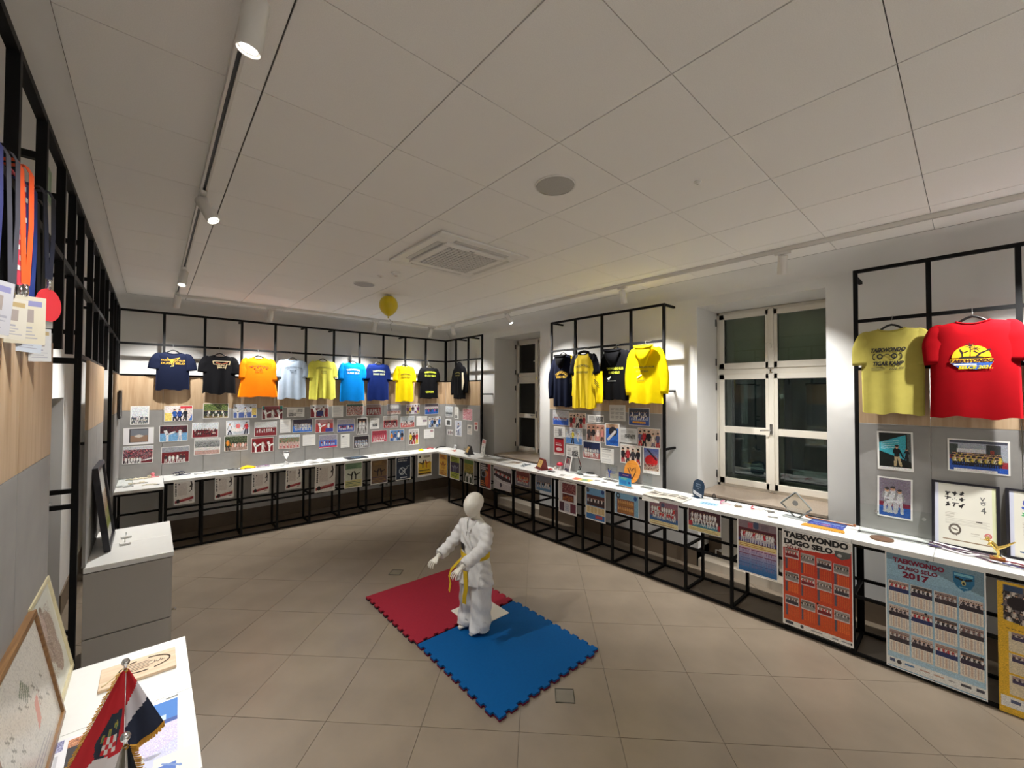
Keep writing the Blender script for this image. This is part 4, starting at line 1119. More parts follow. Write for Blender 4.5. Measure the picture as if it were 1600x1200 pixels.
def cal_13(cv, rng):
    cv.rect(0, 0, 1, 1, (150, 120, 130)).rect(0, 0, 1, .18, (136, 116, 122)).rect(.28, .06, .4, .16, (170, 80, 90)).ell(.48, .09, .07, .07, (70, 84, 110)).rect(.6, .06, .78, .15, (120, 104, 112)).rect(0, .17, 1, .44, (92, 30, 44)).rect(.03, .36, .97, .42, (60, 60, 120))
    for k in range(13):
        cv.person(.13 + .062 * k, .42, .22, [(226, 222, 222), (196, 40, 54), (232, 230, 228), (226, 222, 222)][k % 4], (214, 210, 216))
    cv.rect(0, .44, 1, .52, (226, 206, 140)).text_rows(.06, .455, .95, .515, 2, (190, 140, 80), rng, .35)
    cv.grad(0, .52, 1, 1, (206, 170, 190), (24, 96, 160))
    for r in range(4):
        for c in range(3):
            cv.rect(.04 + .32 * c, .545 + .09 * r, .32 + .32 * c, .558 + .09 * r, (110, 40, 70) if r < 2 else (60, 60, 120))
            for k in range(7):
                cv.rect(.05 + .32 * c + .037 * k, .57 + .09 * r, .064 + .32 * c + .037 * k, .615 + .09 * r, (120, 110, 150))
poster('R', 1.305, .633, .333, .49, 'tall calendar fading from pink to blue with a team photo, under the diamond glass award', cal_13, QF, px=90, border=.02)
def month_photo(cv, rng, x0, y0, x1, y1, pal):
    cv.rect(x0, y0, x1, y1, pal[0])
    ym = y0 + (y1 - y0) * .6
    cv.rect(x0, ym, x1, y1, pal[1])
    n = 9
    for k in range(n):
        cv.person(x0 + (x1 - x0) * (k + .6) / (n + .2), y1 - (y1 - y0) * .1, (y1 - y0) * .72, pal[2 + k % 2], pal[1])
def cal_red(cv, rng):
    cv.grad(0, 0, 1, 1, (196, 50, 40), (206, 84, 34))
    cv.poly([(0, 0), (1, 0), (1, .035), (.62, .16), (0, .19)], (226, 220, 212))
    cv.poly([(.0, .0), (1, .0), (.98, .10), (.6, .165), (0, .16)], (226, 220, 212))
    pals = [((150, 120, 110), (130, 30, 36), (230, 220, 216), (206, 60, 60)), ((160, 156, 150), (150, 140, 136), (80, 76, 76), (206, 200, 196)), ((140, 136, 134), (60, 56, 66), (206, 200, 196), (90, 60, 60)), ((120, 116, 110), (150, 146, 140), (60, 60, 60), (190, 186, 180))]
    for r in range(3):
        for c in range(4):
            x0, y0 = .05 + .235 * c, .20 + .245 * r + (.012 * c if r == 0 else 0)
            cv.rect(x0 - .008, y0 - .006, x0 + .20, y0 + .092, (206, 190, 186))
            month_photo(cv, rng, x0, y0, x0 + .192, y0 + .078, pals[(r * 3 + c) % 4])
            cv.rect(x0, y0 + .094, x0 + .03, y0 + .205, (96, 84, 96))
            for k in range(6):
                cv.rect(x0 + .045 + k * .027, y0 + .10, x0 + .056 + k * .027, y0 + .20, (226, 110, 50) if (r + c) % 2 else (206, 90, 44))
    cv.rect(0, .945, 1, 1, (226, 222, 214))
    cv.rect(.04, .955, .16, .985, (60, 60, 70)).ell(.29, .97, .025, .018, (60, 60, 60)).rect(.42, .965, .58, .978, (150, 150, 150)).rect(.72, .965, .8, .98, (150, 150, 150)).rect(.84, .965, .95, .978, (150, 150, 150))
    cv.poly([(.76, .10), (.98, .10), (.97, .15), (.86, .185), (.77, .16)], (90, 92, 90))
    cv.ell(.83, .145, .03, .016, (180, 180, 176))
    for x, y in ((.015, .33), (.52, .68), (.97, .97), (.93, .03)):
        cv.ell(x, y, .013, .010, (24, 24, 28))
CR = poster('R', .868, .458, .474, .81, 'large orange-red wall calendar headed TAEKWONDO DUGO SELO in black', cal_red, 4.121, px=150, border=.006, name='wall_calendar', cat='calendar', tilt=.0)
INKB = MATS['black_ink']
INKW = MATS['white_ink']
INKR = mat('crimson_ink', hexc(120, 18, 50), 0.6, noise=.05, nscale=20)
INKY = mat('yellow_ink', hexc(240, 205, 30), 0.6, noise=.04, nscale=20)
letters('lettering', [('TAEKWONDO', -.006, .370, .435, .052, .06), ('DUGO SELO', -.055, .308, .335, .046, .06)], INKB, CR, y=-.0015)
letters('lettering', [('2010', -.155, .262, .12, .032, .02)], mat('dark_red_ink', hexc(120, 40, 34), 0.6, noise=.05, nscale=20), CR, y=-.0015)
def cal_blue(cv, rng):
    cv.rect(0, 0, 1, 1, (150, 186, 204)).poly([(.0, .0), (1, .0), (1, .2), (.7, .14), (.45, .08), (.0, .06)], (116, 142, 156)).grad(0, .2, 1, 1, (140, 176, 198), (176, 206, 220))
    pals = [((170, 140, 130), (50, 60, 110), (226, 216, 212), (190, 50, 60)), ((196, 180, 170), (60, 50, 60), (206, 190, 186), (60, 50, 60)), ((150, 130, 126), (70, 60, 66), (206, 200, 196), (120, 90, 90)), ((90, 80, 80), (60, 50, 70), (220, 216, 214), (40, 36, 40))]
    for r in range(3):
        for c in range(4):
            x0, y0 = .04 + .24 * c, .245 + .215 * r
            cv.rect(x0 - .004, y0 - .004, x0 + .214, y0 + .188, (226, 216, 200))
            month_photo(cv, rng, x0, y0, x0 + .21, y0 + .09, pals[(r * 5 + c * 3) % 4])
            for k in range(7):
                cv.rect(x0 + .012 + k * .028, y0 + .098, x0 + .026 + k * .028, y0 + .178, (206, 180, 160) if k % 2 else (196, 186, 180))
    cv.rect(0, .91, 1, .985, (226, 226, 222))
    cv.rect(.04, .922, .09, .95, (80, 90, 120)).ell(.14, .94, .026, .018, (60, 54, 60)).rect(.20, .93, .30, .945, (90, 130, 170)).rect(.36, .935, .46, .946, (190, 160, 150)).rect(.5, .935, .6, .945, (200, 170, 150)).rect(.64, .936, .7, .944, (150, 150, 150)).rect(.76, .93, .85, .95, (70, 70, 76)).rect(.9, .925, .97, .95, (70, 70, 80))
    cv.rect(0, .985, 1, 1, (120, 170, 196))
    # club shield
    cv.poly([(.70, .045), (.90, .045), (.90, .12), (.865, .165), (.80, .19), (.735, .165), (.70, .12)], (40, 110, 150)).poly([(.715, .055), (.885, .055), (.885, .072), (.715, .072)], (120, 180, 196)).line(.73, .09, .78, .10, .008, (20, 24, 30)).line(.82, .10, .87, .09, .008, (20, 24, 30)).ell(.80, .125, .022, .02, (200, 190, 120)).ell(.80, .13, .012, .012, (30, 30, 34)).rect(.76, .158, .84, .165, (160, 206, 216))
    for x, y in ((.43, .255), (.43, .46), (.05, .53), (.95, .68), (.5, .995), (.45, .012)):
        cv.ell(x, y, .014, .010, (20, 22, 28))
CB = poster('R', .197, .446, .49, .84, 'large light blue wall calendar for 2017 headed TAEKWONDO DUGO SELO in crimson', cal_blue, 4.121, px=150, border=.006, name='wall_calendar', cat='calendar')
letters('lettering', [('TAEKWONDO', -.072, .372, .26, .036, .05), ('DUGO SELO', -.075, .325, .20, .030, .05), ('2017', -.085, .277, .135, .046, .05)], INKR, CB, y=-.0015)
def cal_yel(cv, rng):
    cv.rect(0, 0, 1, 1, (222, 176, 50)).rect(.05, .02, .97, .35, (120, 110, 104))
    for r in range(6):
        for k in range(15):
            cv.person(.08 + .063 * k + .02 * (r % 2), .14 + .042 * r, .10, [(50, 40, 44), (206, 196, 186), (110, 100, 104), (226, 220, 214)][(k * 5 + r * 3) % 4], (60, 50, 52))
    cv.rect(.06, .025, .22, .07, (50, 70, 100)).ell(.18, .15, .10, .05, (40, 32, 36)).poly([(.05, .35), (.97, .35), (.97, .32), (.5, .33), (.05, .29)], (222, 176, 50))
    for r in range(3):
        for c in range(3):
            x0, y0 = .09 + .31 * c, .37 + .165 * r
            cv.rect(x0, y0, x0 + .26, y0 + .15, (214, 200, 170))
            month_photo(cv, rng, x0 + .03, y0 + .004, x0 + .24, y0 + .058, ((150, 130, 130), (70, 60, 90), (60, 50, 60), (206, 196, 190)))
    cv.rect(.02, .87, .98, .95, (226, 224, 218)).rect(.1, .89, .18, .915, (80, 90, 120)).ell(.3, .91, .035, .02, (50, 46, 50)).rect(.42, .895, .6, .92, (90, 130, 160))
poster('R', -.335, .42, .48, .83, 'large yellow wall calendar with a crowd picture, cut by the right edge of the photo', cal_yel, 4.121, px=120, border=.0, name='wall_calendar', cat='calendar')
bn = tag(MB().span(-.17, .17, 0, .004, -.15, .15).build('banner', mat('black_banner_cloth', (0.016, 0.015, 0.014), 0.7, noise=.1, nscale=30), None, (4.165, -.27, .165), (R(-6), 0, RZ['R'])), 'black banner with big yellow letters hanging below the yellow calendar', 'banner')
letters('lettering', [('PRVI', -.04, 0, .26, .19, .03, 0, 0, PI / 2)], INKY, bn, y=-.002)
# ------------------------------------------------------------------ hung garments, each on its own hanger
def cloth(name, col):
    return mat('cloth_' + name, col, 0.88, noise=.06, nscale=18, bump=.12, bscale=700, spec=.12)
def raster_cut(cv, drop, wd, ht, cx, cz, surf, off):
    """print on cloth: only the inked dots become faces"""
    keep = np.abs(cv.a - np.array(drop) / 255.0).sum(-1) > 1e-6
    r, c = np.nonzero(keep)
    W, H = cv.w, cv.h
    vid = {}
    vv, ff = [], []
    def v(i, j):
        if (i, j) not in vid:
            x = cx - wd / 2 + wd * j / W
            z = cz + ht / 2 - ht * i / H
            vid[(i, j)] = len(vv)
            vv.append((x, float(surf(x, z)) - off, z))
        return vid[(i, j)]
    cols = []
    for i, j in zip(r, c):
        ff.append((v(i + 1, j), v(i + 1, j + 1), v(i, j + 1), v(i, j)))
        cols.append((*s2l(cv.a[i, j]), 1.0))
    me = bpy.data.meshes.new('print')
    me.from_pydata(vv, [], ff)
    at = me.color_attributes.new('ink', 'FLOAT_COLOR', 'CORNER')
    at.data.foreach_set('color', np.repeat(np.array(cols), 4, axis=0).ravel())
    return me
def sleeve_mesh(pts, thick=.02, n=14, m=8, seed=0, x_in=None):
    P = np.array([(p[0], p[1]) for p in pts], float)
    Wd = np.array([p[2] for p in pts], float)
    tt = np.linspace(0, 1, len(pts))
    s = np.linspace(0, 1, n + 1)
    cx = np.interp(s, tt, P[:, 0])
    cz = np.interp(s, tt, P[:, 1])
    for _ in range(2):
        cx[1:-1] = (cx[:-2] + 2 * cx[1:-1] + cx[2:]) / 4
        cz[1:-1] = (cz[:-2] + 2 * cz[1:-1] + cz[2:]) / 4
    ww = np.interp(s, tt, Wd)
    dx = np.gradient(cx)
    dz = np.gradient(cz)
    L = np.hypot(dx, dz) + 1e-9
    nx, nz = -dz / L, dx / L
    rr = np.random.RandomState(seed)
    rings = []
    for i in range(n + 1):
        ring = []
        wob = (1 + .05 * math.sin(i * 1.7 + seed)) * (.38 + .62 * min(1, i / 7))
        for k in range(2 * m):
            a = 2 * PI * k / (2 * m)
            t = math.cos(a)
            y = math.sin(a) * thick * wob * (1 + .18 * min(1, i / 6) * math.sin(3 * t + i * .9 + seed))
            ring.append((cx[i] + nx[i] * t * ww[i] / 2, y - .002 + .006 * max(0, 1 - i / 6), cz[i] + nz[i] * t * ww[i] / 2))
        rings.append(ring)
    mb = MB().ring(rings)
    return mb
def make_hanger(wall, u, za, d, label, railz=ZMID, span=.17):
    t = thing('clothes_hanger', label, 'hanger', wloc(wall, u, za, d), (0, 0, RZ[wall]), 'black clothes hangers')
    arc = [(x, 0, -.004 - .055 * (abs(x) / .085) ** 1.6 if abs(x) < .085 else -.059 - .42 * (abs(x) - .085)) for x in np.linspace(-span, span, 17)]
    MB().tube(arc, .0085, 8, flat=1.0).build('shoulder_bar', M_HANG, t, smooth=True)
    MB().tube([(-.085, 0, -.064), (.085, 0, -.064)], .0045, 6).build('cross_bar', M_HANG, t, smooth=True)
    dy = (d - .0) + .03
    h = railz + .022 - za
    hk = [(0, 0, -.004), (0, 0, .03), (0, dy * .5, h * .55), (0, dy - .022, h - .012), (0, dy - .004, h), (0, dy + .018, h - .004), (0, dy + .022, h - .022)]
    MB().tube(hk, .0018, 6).build('wire_hook', mat('thin_hook_wire', (.55, .55, .53), .3, .8, noise=.05, nscale=50), t, smooth=True)
    return t
def garment(wall, u, zt, zh, label, short, col, cname, sh, ch, hem, sleeves, nk=.085, dip=.022, slope=.33, fold=.012, nf=5, hemw=.008, seed=1, d=.062, colfun=None, slm=(None, None), name='t_shirt', cat='T-shirt', hang=True, NU=28, NV=24, slth=.019, group='tops hung on the racks', belly=0.0):
    za = zt + .037
    t = thing(name, label, cat, wloc(wall, u, za, d), (0, 0, RZ[wall]), group)
    z1, z0 = -.037, zh - za
    m = cloth(cname, col)
    rr = np.random.RandomState(seed)
    ph = rr.rand() * 6
    vk = [0, .25, .62, .86, 1.0]
    hw = [hem, (hem * .55 + ch * .45), ch, (ch * .45 + sh * .55) + .006, sh]
    def halfw(v):
        return np.interp(v, vk, hw)
    def topz(x):
        ax = np.abs(x)
        return np.where(ax < nk, z1 - dip * (1 - (ax / nk) ** 2), z1 - slope * (ax - nk) - .25 * np.maximum(0, ax - sh * .8) )
    def fold_(uu, v):
        return fold * (1 - v) ** 1.1 * np.sin(nf * PI * uu / 2 + ph) + fold * .35 * (1 - v) * np.sin(nf * 1.9 * uu + 2 * ph)
    def surf(x, z):
        v = np.clip((np.asarray(z) - z0) / (z1 - z0), 0, 1)
        uu = np.clip(np.asarray(x) / halfw(v), -1, 1)
        return -(.034 + belly * (1 - v)) * (1 - np.abs(uu) ** 4) - fold_(uu, v) * (1 - uu ** 2)
    us = np.linspace(-1, 1, NU + 1)
    vs = np.linspace(0, 1, NV + 1)
    co, quads, cols = [], [], []
    for side in (0, 1):
        for j, v in enumerate(vs):
            for i, uu in enumerate(us):
                x = uu * float(halfw(v))
                xt = uu * sh
                zz0 = z0 + hemw * math.sin(uu * 5 + ph) + hemw * .5 * math.sin(uu * 11 + 2 * ph)
                z = zz0 + v * (float(topz(xt)) - zz0)
                f = float(fold_(uu, v)) * (1 - uu * uu)
                y = -(.034 + belly * (1 - v)) * (1 - abs(uu) ** 4) - f if side == 0 else .022 * (1 - abs(uu) ** 4) - f * .5
                if v > .92:
                    y *= 1 - .55 * ((v - .92) / .08)
                co.append((x, y, z))
    n1 = (NU + 1) * (NV + 1)
    for side in (0, 1):
        for j in range(NV):
            for i in range(NU):
                a = side * n1 + j * (NU + 1) + i
                q = (a, a + 1, a + NU + 2, a + NU + 1)
                quads.append(q if side == 0 else q[::-1])
    for j in range(NV):
        for i in (0, NU):
            a, b = j * (NU + 1) + i, (j + 1) * (NU + 1) + i
            quads.append((a, b, b + n1, a + n1) if i == NU else (a, a + n1, b + n1, b))
    for i in range(NU):
        a = NV * (NU + 1) + i
        quads.append((a, a + 1, a + 1 + n1, a + n1))
    me = bpy.data.meshes.new('torso')
    me.from_pydata(co, [], quads)
    me.polygons.foreach_set('use_smooth', [True] * len(quads))
    if colfun:
        cl = []
        for q in quads:
            c = np.mean([co[k] for k in q], axis=0)
            cl.append((*colfun(c[0], c[2]), 1.0))
        at = me.color_attributes.new('ink', 'FLOAT_COLOR', 'CORNER')
        at.data.foreach_set('color', np.repeat(np.array(cl), 4, axis=0).ravel())
        m0 = CLOTHP
    else:
        m0 = m
    link('torso', me, t, m=m0)
    for s, pts, mm in ((-1, sleeves[0], slm[0]), (1, sleeves[1], slm[1])):
        if not pts:
            continue
        pp = [(s * p[0], p[1], p[2]) for p in pts]
        mb = sleeve_mesh(pp, slth, seed=seed + s)
        mb.build('sleeve', mm or m, t, smooth=True)
    # ribbed collar
    cp = [(x, -.016, float(topz(x)) + .001) for x in np.linspace(-nk, nk, 13)]
    MB().tube(cp, .006, 6, flat=1.0).build('collar', m, t, smooth=True)
    if hang:
        make_hanger(wall, u, za, d, 'black hanger carrying the ' + short)
    t['_z0'] = z0
    return t, surf, (z1, z0), za
def short(sh, out, drop=.17, w0=.17, w1=.145):
    return [(sh - .055, -.072, .075), (sh - .030, -.095, w0 * .80), (sh + (out - sh) * .2 - .01, -.125 - drop * .25, w0 * .88), (out - .058, -.14 - drop * .75, w1)]
def long_(sh, out, ln, w0=.16, w1=.085):
    return [(sh - .055, -.075, .08), (sh - .030, -.10, w0 * .78), (sh - .012, -.17, w0 * .92), (out - .065, -.33, w0 * .78), (out - .055, -.33 - (ln - .33) * .6, w0 * .66), (out - .065, -ln, w1)]
def arcword(rows):
    return rows
INK_GOLD = mat('gold_yellow_ink', hexc(206, 160, 44), .6, noise=.04, nscale=20)
INK_LIME = mat('lime_ink', hexc(226, 232, 70), .6, noise=.04, nscale=20)
INK_SIL = mat('silver_grey_ink', hexc(206, 190, 150), .6, noise=.04, nscale=20)
NAVY = hexc(17, 23, 44)
BLK = hexc(11, 11, 14)
def logo(t, surf, wd, ht, cx, cz, fn, px=70, drop=(1, 2, 3), off=.0045):
    cv = Cv(px, int(px * ht / wd), drop)
    fn(cv)
    return link('print', raster_cut(cv, drop, wd, ht, cx, cz, surf, off), t, m=CLOTHP)
# back wall, left to right
t, sf, zz, za = garment('B', .205, 2.563, 2.057, 'navy T-shirt with a gold eagle-like print, leftmost on the back wall', 'leftmost navy T-shirt', NAVY, 'navy', .165, .172, .178, (short(.165, .245, .17), short(.165, .25, .19)), seed=3, fold=.009, nf=4)
letters('lettering', [('TAEKWONDO KLUB', 0, -.145, .25, .022, .02), ('DUGO SELO', 0, -.185, .25, .026, .03)], INK_GOLD, t, sf, -.005)
logo(t, sf, .17, .13, -.01, -.165, lambda c: (c.line(.2, .1, .35, .3, .03, (190, 150, 50)), c.line(.35, .3, .6, .2, .03, (190, 150, 50)), c.line(.6, .2, .95, .05, .03, (190, 150, 50)), c.line(.95, .05, .75, .35, .025, (190, 150, 50)), c.line(.75, .35, .6, .6, .025, (170, 130, 40)), c.line(.35, .3, .45, .6, .025, (170, 130, 40)), c.line(.6, .6, .58, .95, .03, (190, 160, 80)), c.line(.58, .95, .42, .97, .03, (200, 180, 110)), c.line(.45, .6, .5, .9, .02, (190, 160, 80)), c.ell(.48, .45, .1, .12, (200, 156, 40))))
t, sf, zz, za = garment('B', .722, 2.552, 2.006, 'black T-shirt with a pale outlined club print, second on the back wall', 'second, black T-shirt', BLK, 'black', .168, .188, .196, (short(.168, .24, .19), short(.168, .23, .22)), seed=8, fold=.018, nf=5, hemw=.014)
logo(t, sf, .22, .12, .02, -.17, lambda c: (c.line(.05, .08, .95, .06, .04, (200, 186, 150)), c.line(.03, .12, .08, .45, .035, (190, 170, 130)), c.line(.95, .1, .92, .45, .035, (190, 170, 130)), c.line(.08, .45, .25, .45, .03, (190, 170, 130)), c.line(.92, .45, .75, .45, .03, (190, 170, 130)), c.line(.25, .45, .3, .95, .03, (190, 170, 130)), c.line(.75, .45, .7, .95, .03, (190, 170, 130)), c.line(.2, .25, .5, .4, .03, (206, 120, 80)), c.line(.8, .22, .5, .4, .03, (206, 120, 80))))
letters('lettering', [('DUGO', .02, -.175, .085, .022, .03), ('SELO', .02, -.205, .085, .022, .03)], INK_SIL, t, sf, -.005)
t, sf, zz, za = garment('B', 1.205, 2.55, 1.957, 'bright orange long-cut T-shirt on the back wall', 'orange T-shirt', hexc(255, 128, 8), 'orange', .19, .215, .262, (short(.182, .245, .30, .165, .13), short(.182, .25, .34, .165, .13)), seed=11, fold=.007, nf=3, hemw=.006)
def club_rows(cx=0, w=.26, z=-.16):
    return [('TAEKWONDO KLUB', cx, z, w, .020, .01, .022), ('DUGO', cx, z - .062, w * .36, .017, .01), ('SELO', cx, z - .092, w * .36, .017, .01)]
letters('lettering', club_rows(0), mat('brown_ink', hexc(110, 56, 20), .6, noise=.04, nscale=20), t, sf, -.005)
logo(t, sf, .24, .06, 0, -.19, lambda c: [c.ell(.12 + .16 * k, .35 + .3 * (k % 2), .05, .12, (150, 84, 30)) for k in range(6)], px=60)
t, sf, zz, za = garment('B', 1.668, 2.547, 1.925, 'pale grey-blue T-shirt right of the orange one', 'pale grey-blue T-shirt', hexc(170, 186, 204), 'greyblue', .17, .195, .205, (short(.17, .235, .26, .16, .13), short(.17, .235, .24, .16, .13)), seed=14, fold=.016, nf=7, hemw=.012)
letters('lettering', club_rows(.01, .25, -.155), mat('slate_ink', hexc(60, 70, 84), .6, noise=.04, nscale=20), t, sf, -.005)
logo(t, sf, .2, .09, 0, -.2, lambda c: (c.line(.1, .5, .3, .2, .02, (110, 124, 140)), c.line(.9, .5, .7, .2, .02, (110, 124, 140)), c.ell(.3, .6, .05, .1, (120, 134, 150)), c.ell(.7, .6, .05, .1, (120, 134, 150))), px=50)
t, sf, zz, za = garment('B', 2.128, 2.553, 1.919, 'pale lemon yellow T-shirt in the middle of the back wall', 'pale lemon T-shirt on the back wall', hexc(226, 222, 96), 'lemon', .175, .20, .212, (short(.172, .235, .26, .165, .135), short(.168, .23, .24, .16, .13)), seed=17, fold=.020, nf=7, hemw=.014)
letters('lettering', club_rows(.01, .25, -.15), mat('olive_ink', hexc(84, 84, 56), .6, noise=.04, nscale=20), t, sf, -.005)
t, sf, zz, za = garment('B', 2.623, 2.543, 1.878, 'bright sky blue T-shirt with white arched lettering', 'bright sky blue T-shirt', hexc(0, 134, 226), 'skyblue', .18, .20, .215, (short(.178, .24, .26, .16, .13), short(.178, .24, .24, .16, .13)), seed=20, fold=.008, nf=4)
tk = lambda cx, w, z, dz=.062: [('TAEKWONDO', cx, z, w, .032, .03, .018), ('DUGO SELO', cx, z - dz, w * .9, .032, .03)]
letters('lettering', tk(.0, .23, -.155), INKW, t, sf, -.005)
t, sf, zz, za = garment('B', 3.088, 2.547, 1.882, 'royal navy T-shirt with pale arched lettering, right of the sky blue one', 'royal navy T-shirt', hexc(17, 36, 96), 'royal', .175, .195, .20, (short(.172, .225, .25, .155, .13), short(.172, .23, .26, .155, .13)), seed=23, fold=.013, nf=6)
letters('lettering', tk(.0, .23, -.165), mat('pale_green_ink', hexc(206, 216, 180), .6, noise=.04, nscale=20), t, sf, -.005)
t, sf, zz, za = garment('B', 3.613, 2.532, 1.856, 'bright yellow T-shirt on the back wall left of the black coach one', 'bright yellow T-shirt', hexc(255, 222, 10), 'yellow', .165, .18, .188, (short(.165, .235, .26, .15, .13), short(.165, .235, .28, .15, .13)), seed=26, fold=.011, nf=4)
letters('lettering', tk(.01, .21, -.19, .06)[:2] + [('SD', .0, -.105, .04, .02, .0)], mat('dark_olive_ink', hexc(84, 78, 20), .6, noise=.04, nscale=20), t, sf, -.005)
t, sf, zz, za = garment('B', 4.139, 2.526, 1.908, 'black T-shirt lettered COCH in lime at the hem, at the corner of the back wall', 'black T-shirt at the corner', BLK, 'black', .175, .195, .205, (short(.175, .25, .27, .16, .14), short(.175, .25, .24, .16, .13)), seed=29, fold=.009, nf=5)
letters('lettering', tk(.01, .27, -.13, .075) + [('COCH', -.01, -.525, .175, .042, .04)], INK_LIME, t, sf, -.005)
# right wall
t, sf, zz, za = garment('R', 6.637, 2.545, 1.905, 'black hooded jacket with a white sleeve flash on the short corner rack', 'black jacket in the corner', BLK, 'black', .18, .215, .21, (long_(.17, .30, .60, .17, .10), long_(.17, .29, .56, .17, .10)), nk=.10, dip=-.075, seed=32, fold=.010, nf=5, name='hooded_jacket', cat='jacket')
letters('lettering', [('TAEKWONDO', -.01, -.165, .19, .022, .02, .03), ('DUGO SELO', -.01, -.225, .16, .022, .02)], mat('khaki_ink', hexc(120, 112, 66), .6, noise=.04, nscale=20), t, sf, -.005)
MB().prism([(.16, -.17), (.205, -.17), (.235, -.36), (.19, -.50), (.165, -.50)], 0, .004).build('sleeve_flash', mat('cream_fabric', hexc(226, 216, 190), .8, noise=.05, nscale=30), t, (0, -.052, 0), (PI / 2, 0, 0))
MB().span(.002, .008, -.044, -.036, -.60, -.25).build('zip', M_DARKMET, t)
def hood(t, m, w_, ln, bulge, z, cx=0.0, tilt=0.0):
    rows = []
    n = 18
    for i in range(11):
        v = i / 10
        hw = w_ * (1 - v ** 1.7) ** .8 * (1 - .12 * math.sin(PI * v)) + .004
        ring = []
        for k in range(n):
            a = 2 * PI * k / n
            ring.append((cx + tilt * v + hw * math.cos(a), -.038 - (bulge * math.sin(PI * min(1, .15 + v * .8)) + .004) * (math.sin(a) * .5 + .5) - .01, z - ln * v - .02 * (1 - abs(math.cos(a))) * (1 - v)))
        rows.append(ring)
    MB().ring(rows).build('hood', m, t, smooth=True)
    rim = [(cx + w_ * 1.02 * math.cos(a), -.052 - (bulge * .5 + .008) * (math.sin(a) * .5 + .5), z - .004 - .022 * max(0, math.sin(a))) for a in np.linspace(0, 2 * PI, 20, endpoint=False)]
    MB().tube(rim, .014, 8, closed=True).build('hood_rim', m, t, smooth=True)
YEL = hexc(255, 222, 0)
MY = cloth('jacketyellow', hexc(246, 214, 10))
def stripes(t, x, z, dx=.06, dz=-.045, y=-.036):
    for k in range(3):
        MB().prism([(0, 0), (dx, dz), (dx, dz - .010), (0, -.010)], 0, .004).build('stripe', M_HANG, t, (x + .004 * k, y, z - .026 * k), (PI / 2, 0, 0))
t, sf, zz, za = garment('R', 3.956, 2.588, 1.836, 'dark blue hooded top with one yellow sleeve, leftmost between the windows', 'dark blue hooded top', hexc(16, 22, 44), 'navyhood', .165, .195, .19, (long_(.165, .30, .68), long_(.165, .285, .64, .15, .11)), seed=35, fold=.016, nf=7, slm=(None, MY), name='hoodie', cat='hoodie')
hood(t, cloth('black', BLK), .11, .21, .05, -.045)
letters('lettering', [('TAEKWONDO', .0, -.295, .24, .045, .035, .045), ('DUGO SELO', .0, -.36, .2, .036, .035)], mat('amber_ink', hexc(255, 206, 70), .6, noise=.04, nscale=20), t, sf, -.006)
stripes(t, .155, -.40, .10, .07, -.046)
def j2c(x, z):
    ay = abs(x)
    lim = .075 + (-.04 - z) * .62 if z > -.2 else (.19 - (-.2 - z) * .28)
    return hexc(16, 18, 28) if (ay > lim and z > -.34) else hexc(246, 214, 10)
t, sf, zz, za = garment('R', 3.521, 2.578, 1.824, 'yellow track jacket with dark shoulders between the windows', 'yellow and dark track jacket', hexc(16, 18, 28), 'darkshoulder', .18, .205, .205, (long_(.18, .27, .33, .16, .13)[:4], long_(.18, .285, .40, .16, .12)[:4]), seed=38, d=.125, fold=.014, nf=8, colfun=j2c, NU=44, NV=40, name='track_jacket', cat='jacket')
MB_ = sleeve_mesh([(.235, -.30, .13), (.245, -.45, .125), (.255, -.60, .11), (.255, -.72, .095)], .03, seed=4)
MB_.build('sleeve', MY, t, smooth=True)
MB().tube([(x, -.014, -.035 + .02 * math.cos(x * 18)) for x in np.linspace(-.09, .09, 9)], .018, 8).build('stand_collar', cloth('black', BLK), t, smooth=True)
letters('lettering', [('TAEKWONDO', .0, -.205, .24, .032, .02, .03), ('DUGO SELO', .0, -.30, .2, .028, .02)], mat('dark_olive_ink', hexc(84, 78, 20), .6), t, sf, -.006)
stripes(t, .20, -.395, .075, -.06, -.042)
t, sf, zz, za = garment('R', 3.045, 2.596, 1.946, 'black hooded top with yellow lettering between the windows', 'black hooded top', BLK, 'black', .175, .205, .20, (long_(.175, .27, .60), long_(.175, .285, .66)), seed=41, fold=.009, nf=5, name='hoodie', cat='hoodie')
hood(t, cloth('charcoal', hexc(14, 14, 17)), .125, .23, .06, -.035, -.02)
letters('lettering', [('TAEKWONDO KLUB', .0, -.285, .25, .032, .03), ('DUGO SELO', -.01, -.335, .17, .03, .03)], INK_LIME, t, sf, -.006)
logo(t, sf, .15, .075, -.05, -.415, lambda c: (c.line(.1, .5, .4, .2, .12, (226, 226, 216)), c.ell(.2, .5, .1, .2, (226, 226, 216)), c.rect(.05, .86, .98, .95, (190, 190, 184))), px=40)
MB().span(.20, .255, -.03, .03, -.70, -.62).build('cuff', MY, t, bevel=.01)
def hood_col(c):
    return c
t, sf, zz, za = garment('R', 2.593, 2.593, 1.911, 'bright yellow hooded top, rightmost between the windows', 'bright yellow hooded top', YEL, 'brightyellow', .19, .225, .225, (long_(.185, .285, .62), long_(.185, .30, .60, .17, .11)), seed=44, d=.125, fold=.009, nf=5, name='hoodie', cat='hoodie')
hood(t, cloth('brightyellow', YEL), .115, .255, .055, -.03, .01)
letters('lettering', [('TAEKWONDO KLUB', .0, -.285, .27, .022, .015), ('DUGO SELO', -.02, -.335, .16, .022, .015)], mat('olive_ink', hexc(84, 84, 56), .6), t, sf, -.006)
logo(t, sf, .14, .09, -.03, -.41, lambda c: (c.line(.1, .5, .45, .15, .08, (236, 236, 226)), c.rect(.02, .75, .9, .8, (120, 110, 20)), c.rect(.05, .9, .7, .95, (120, 110, 20))), px=40)
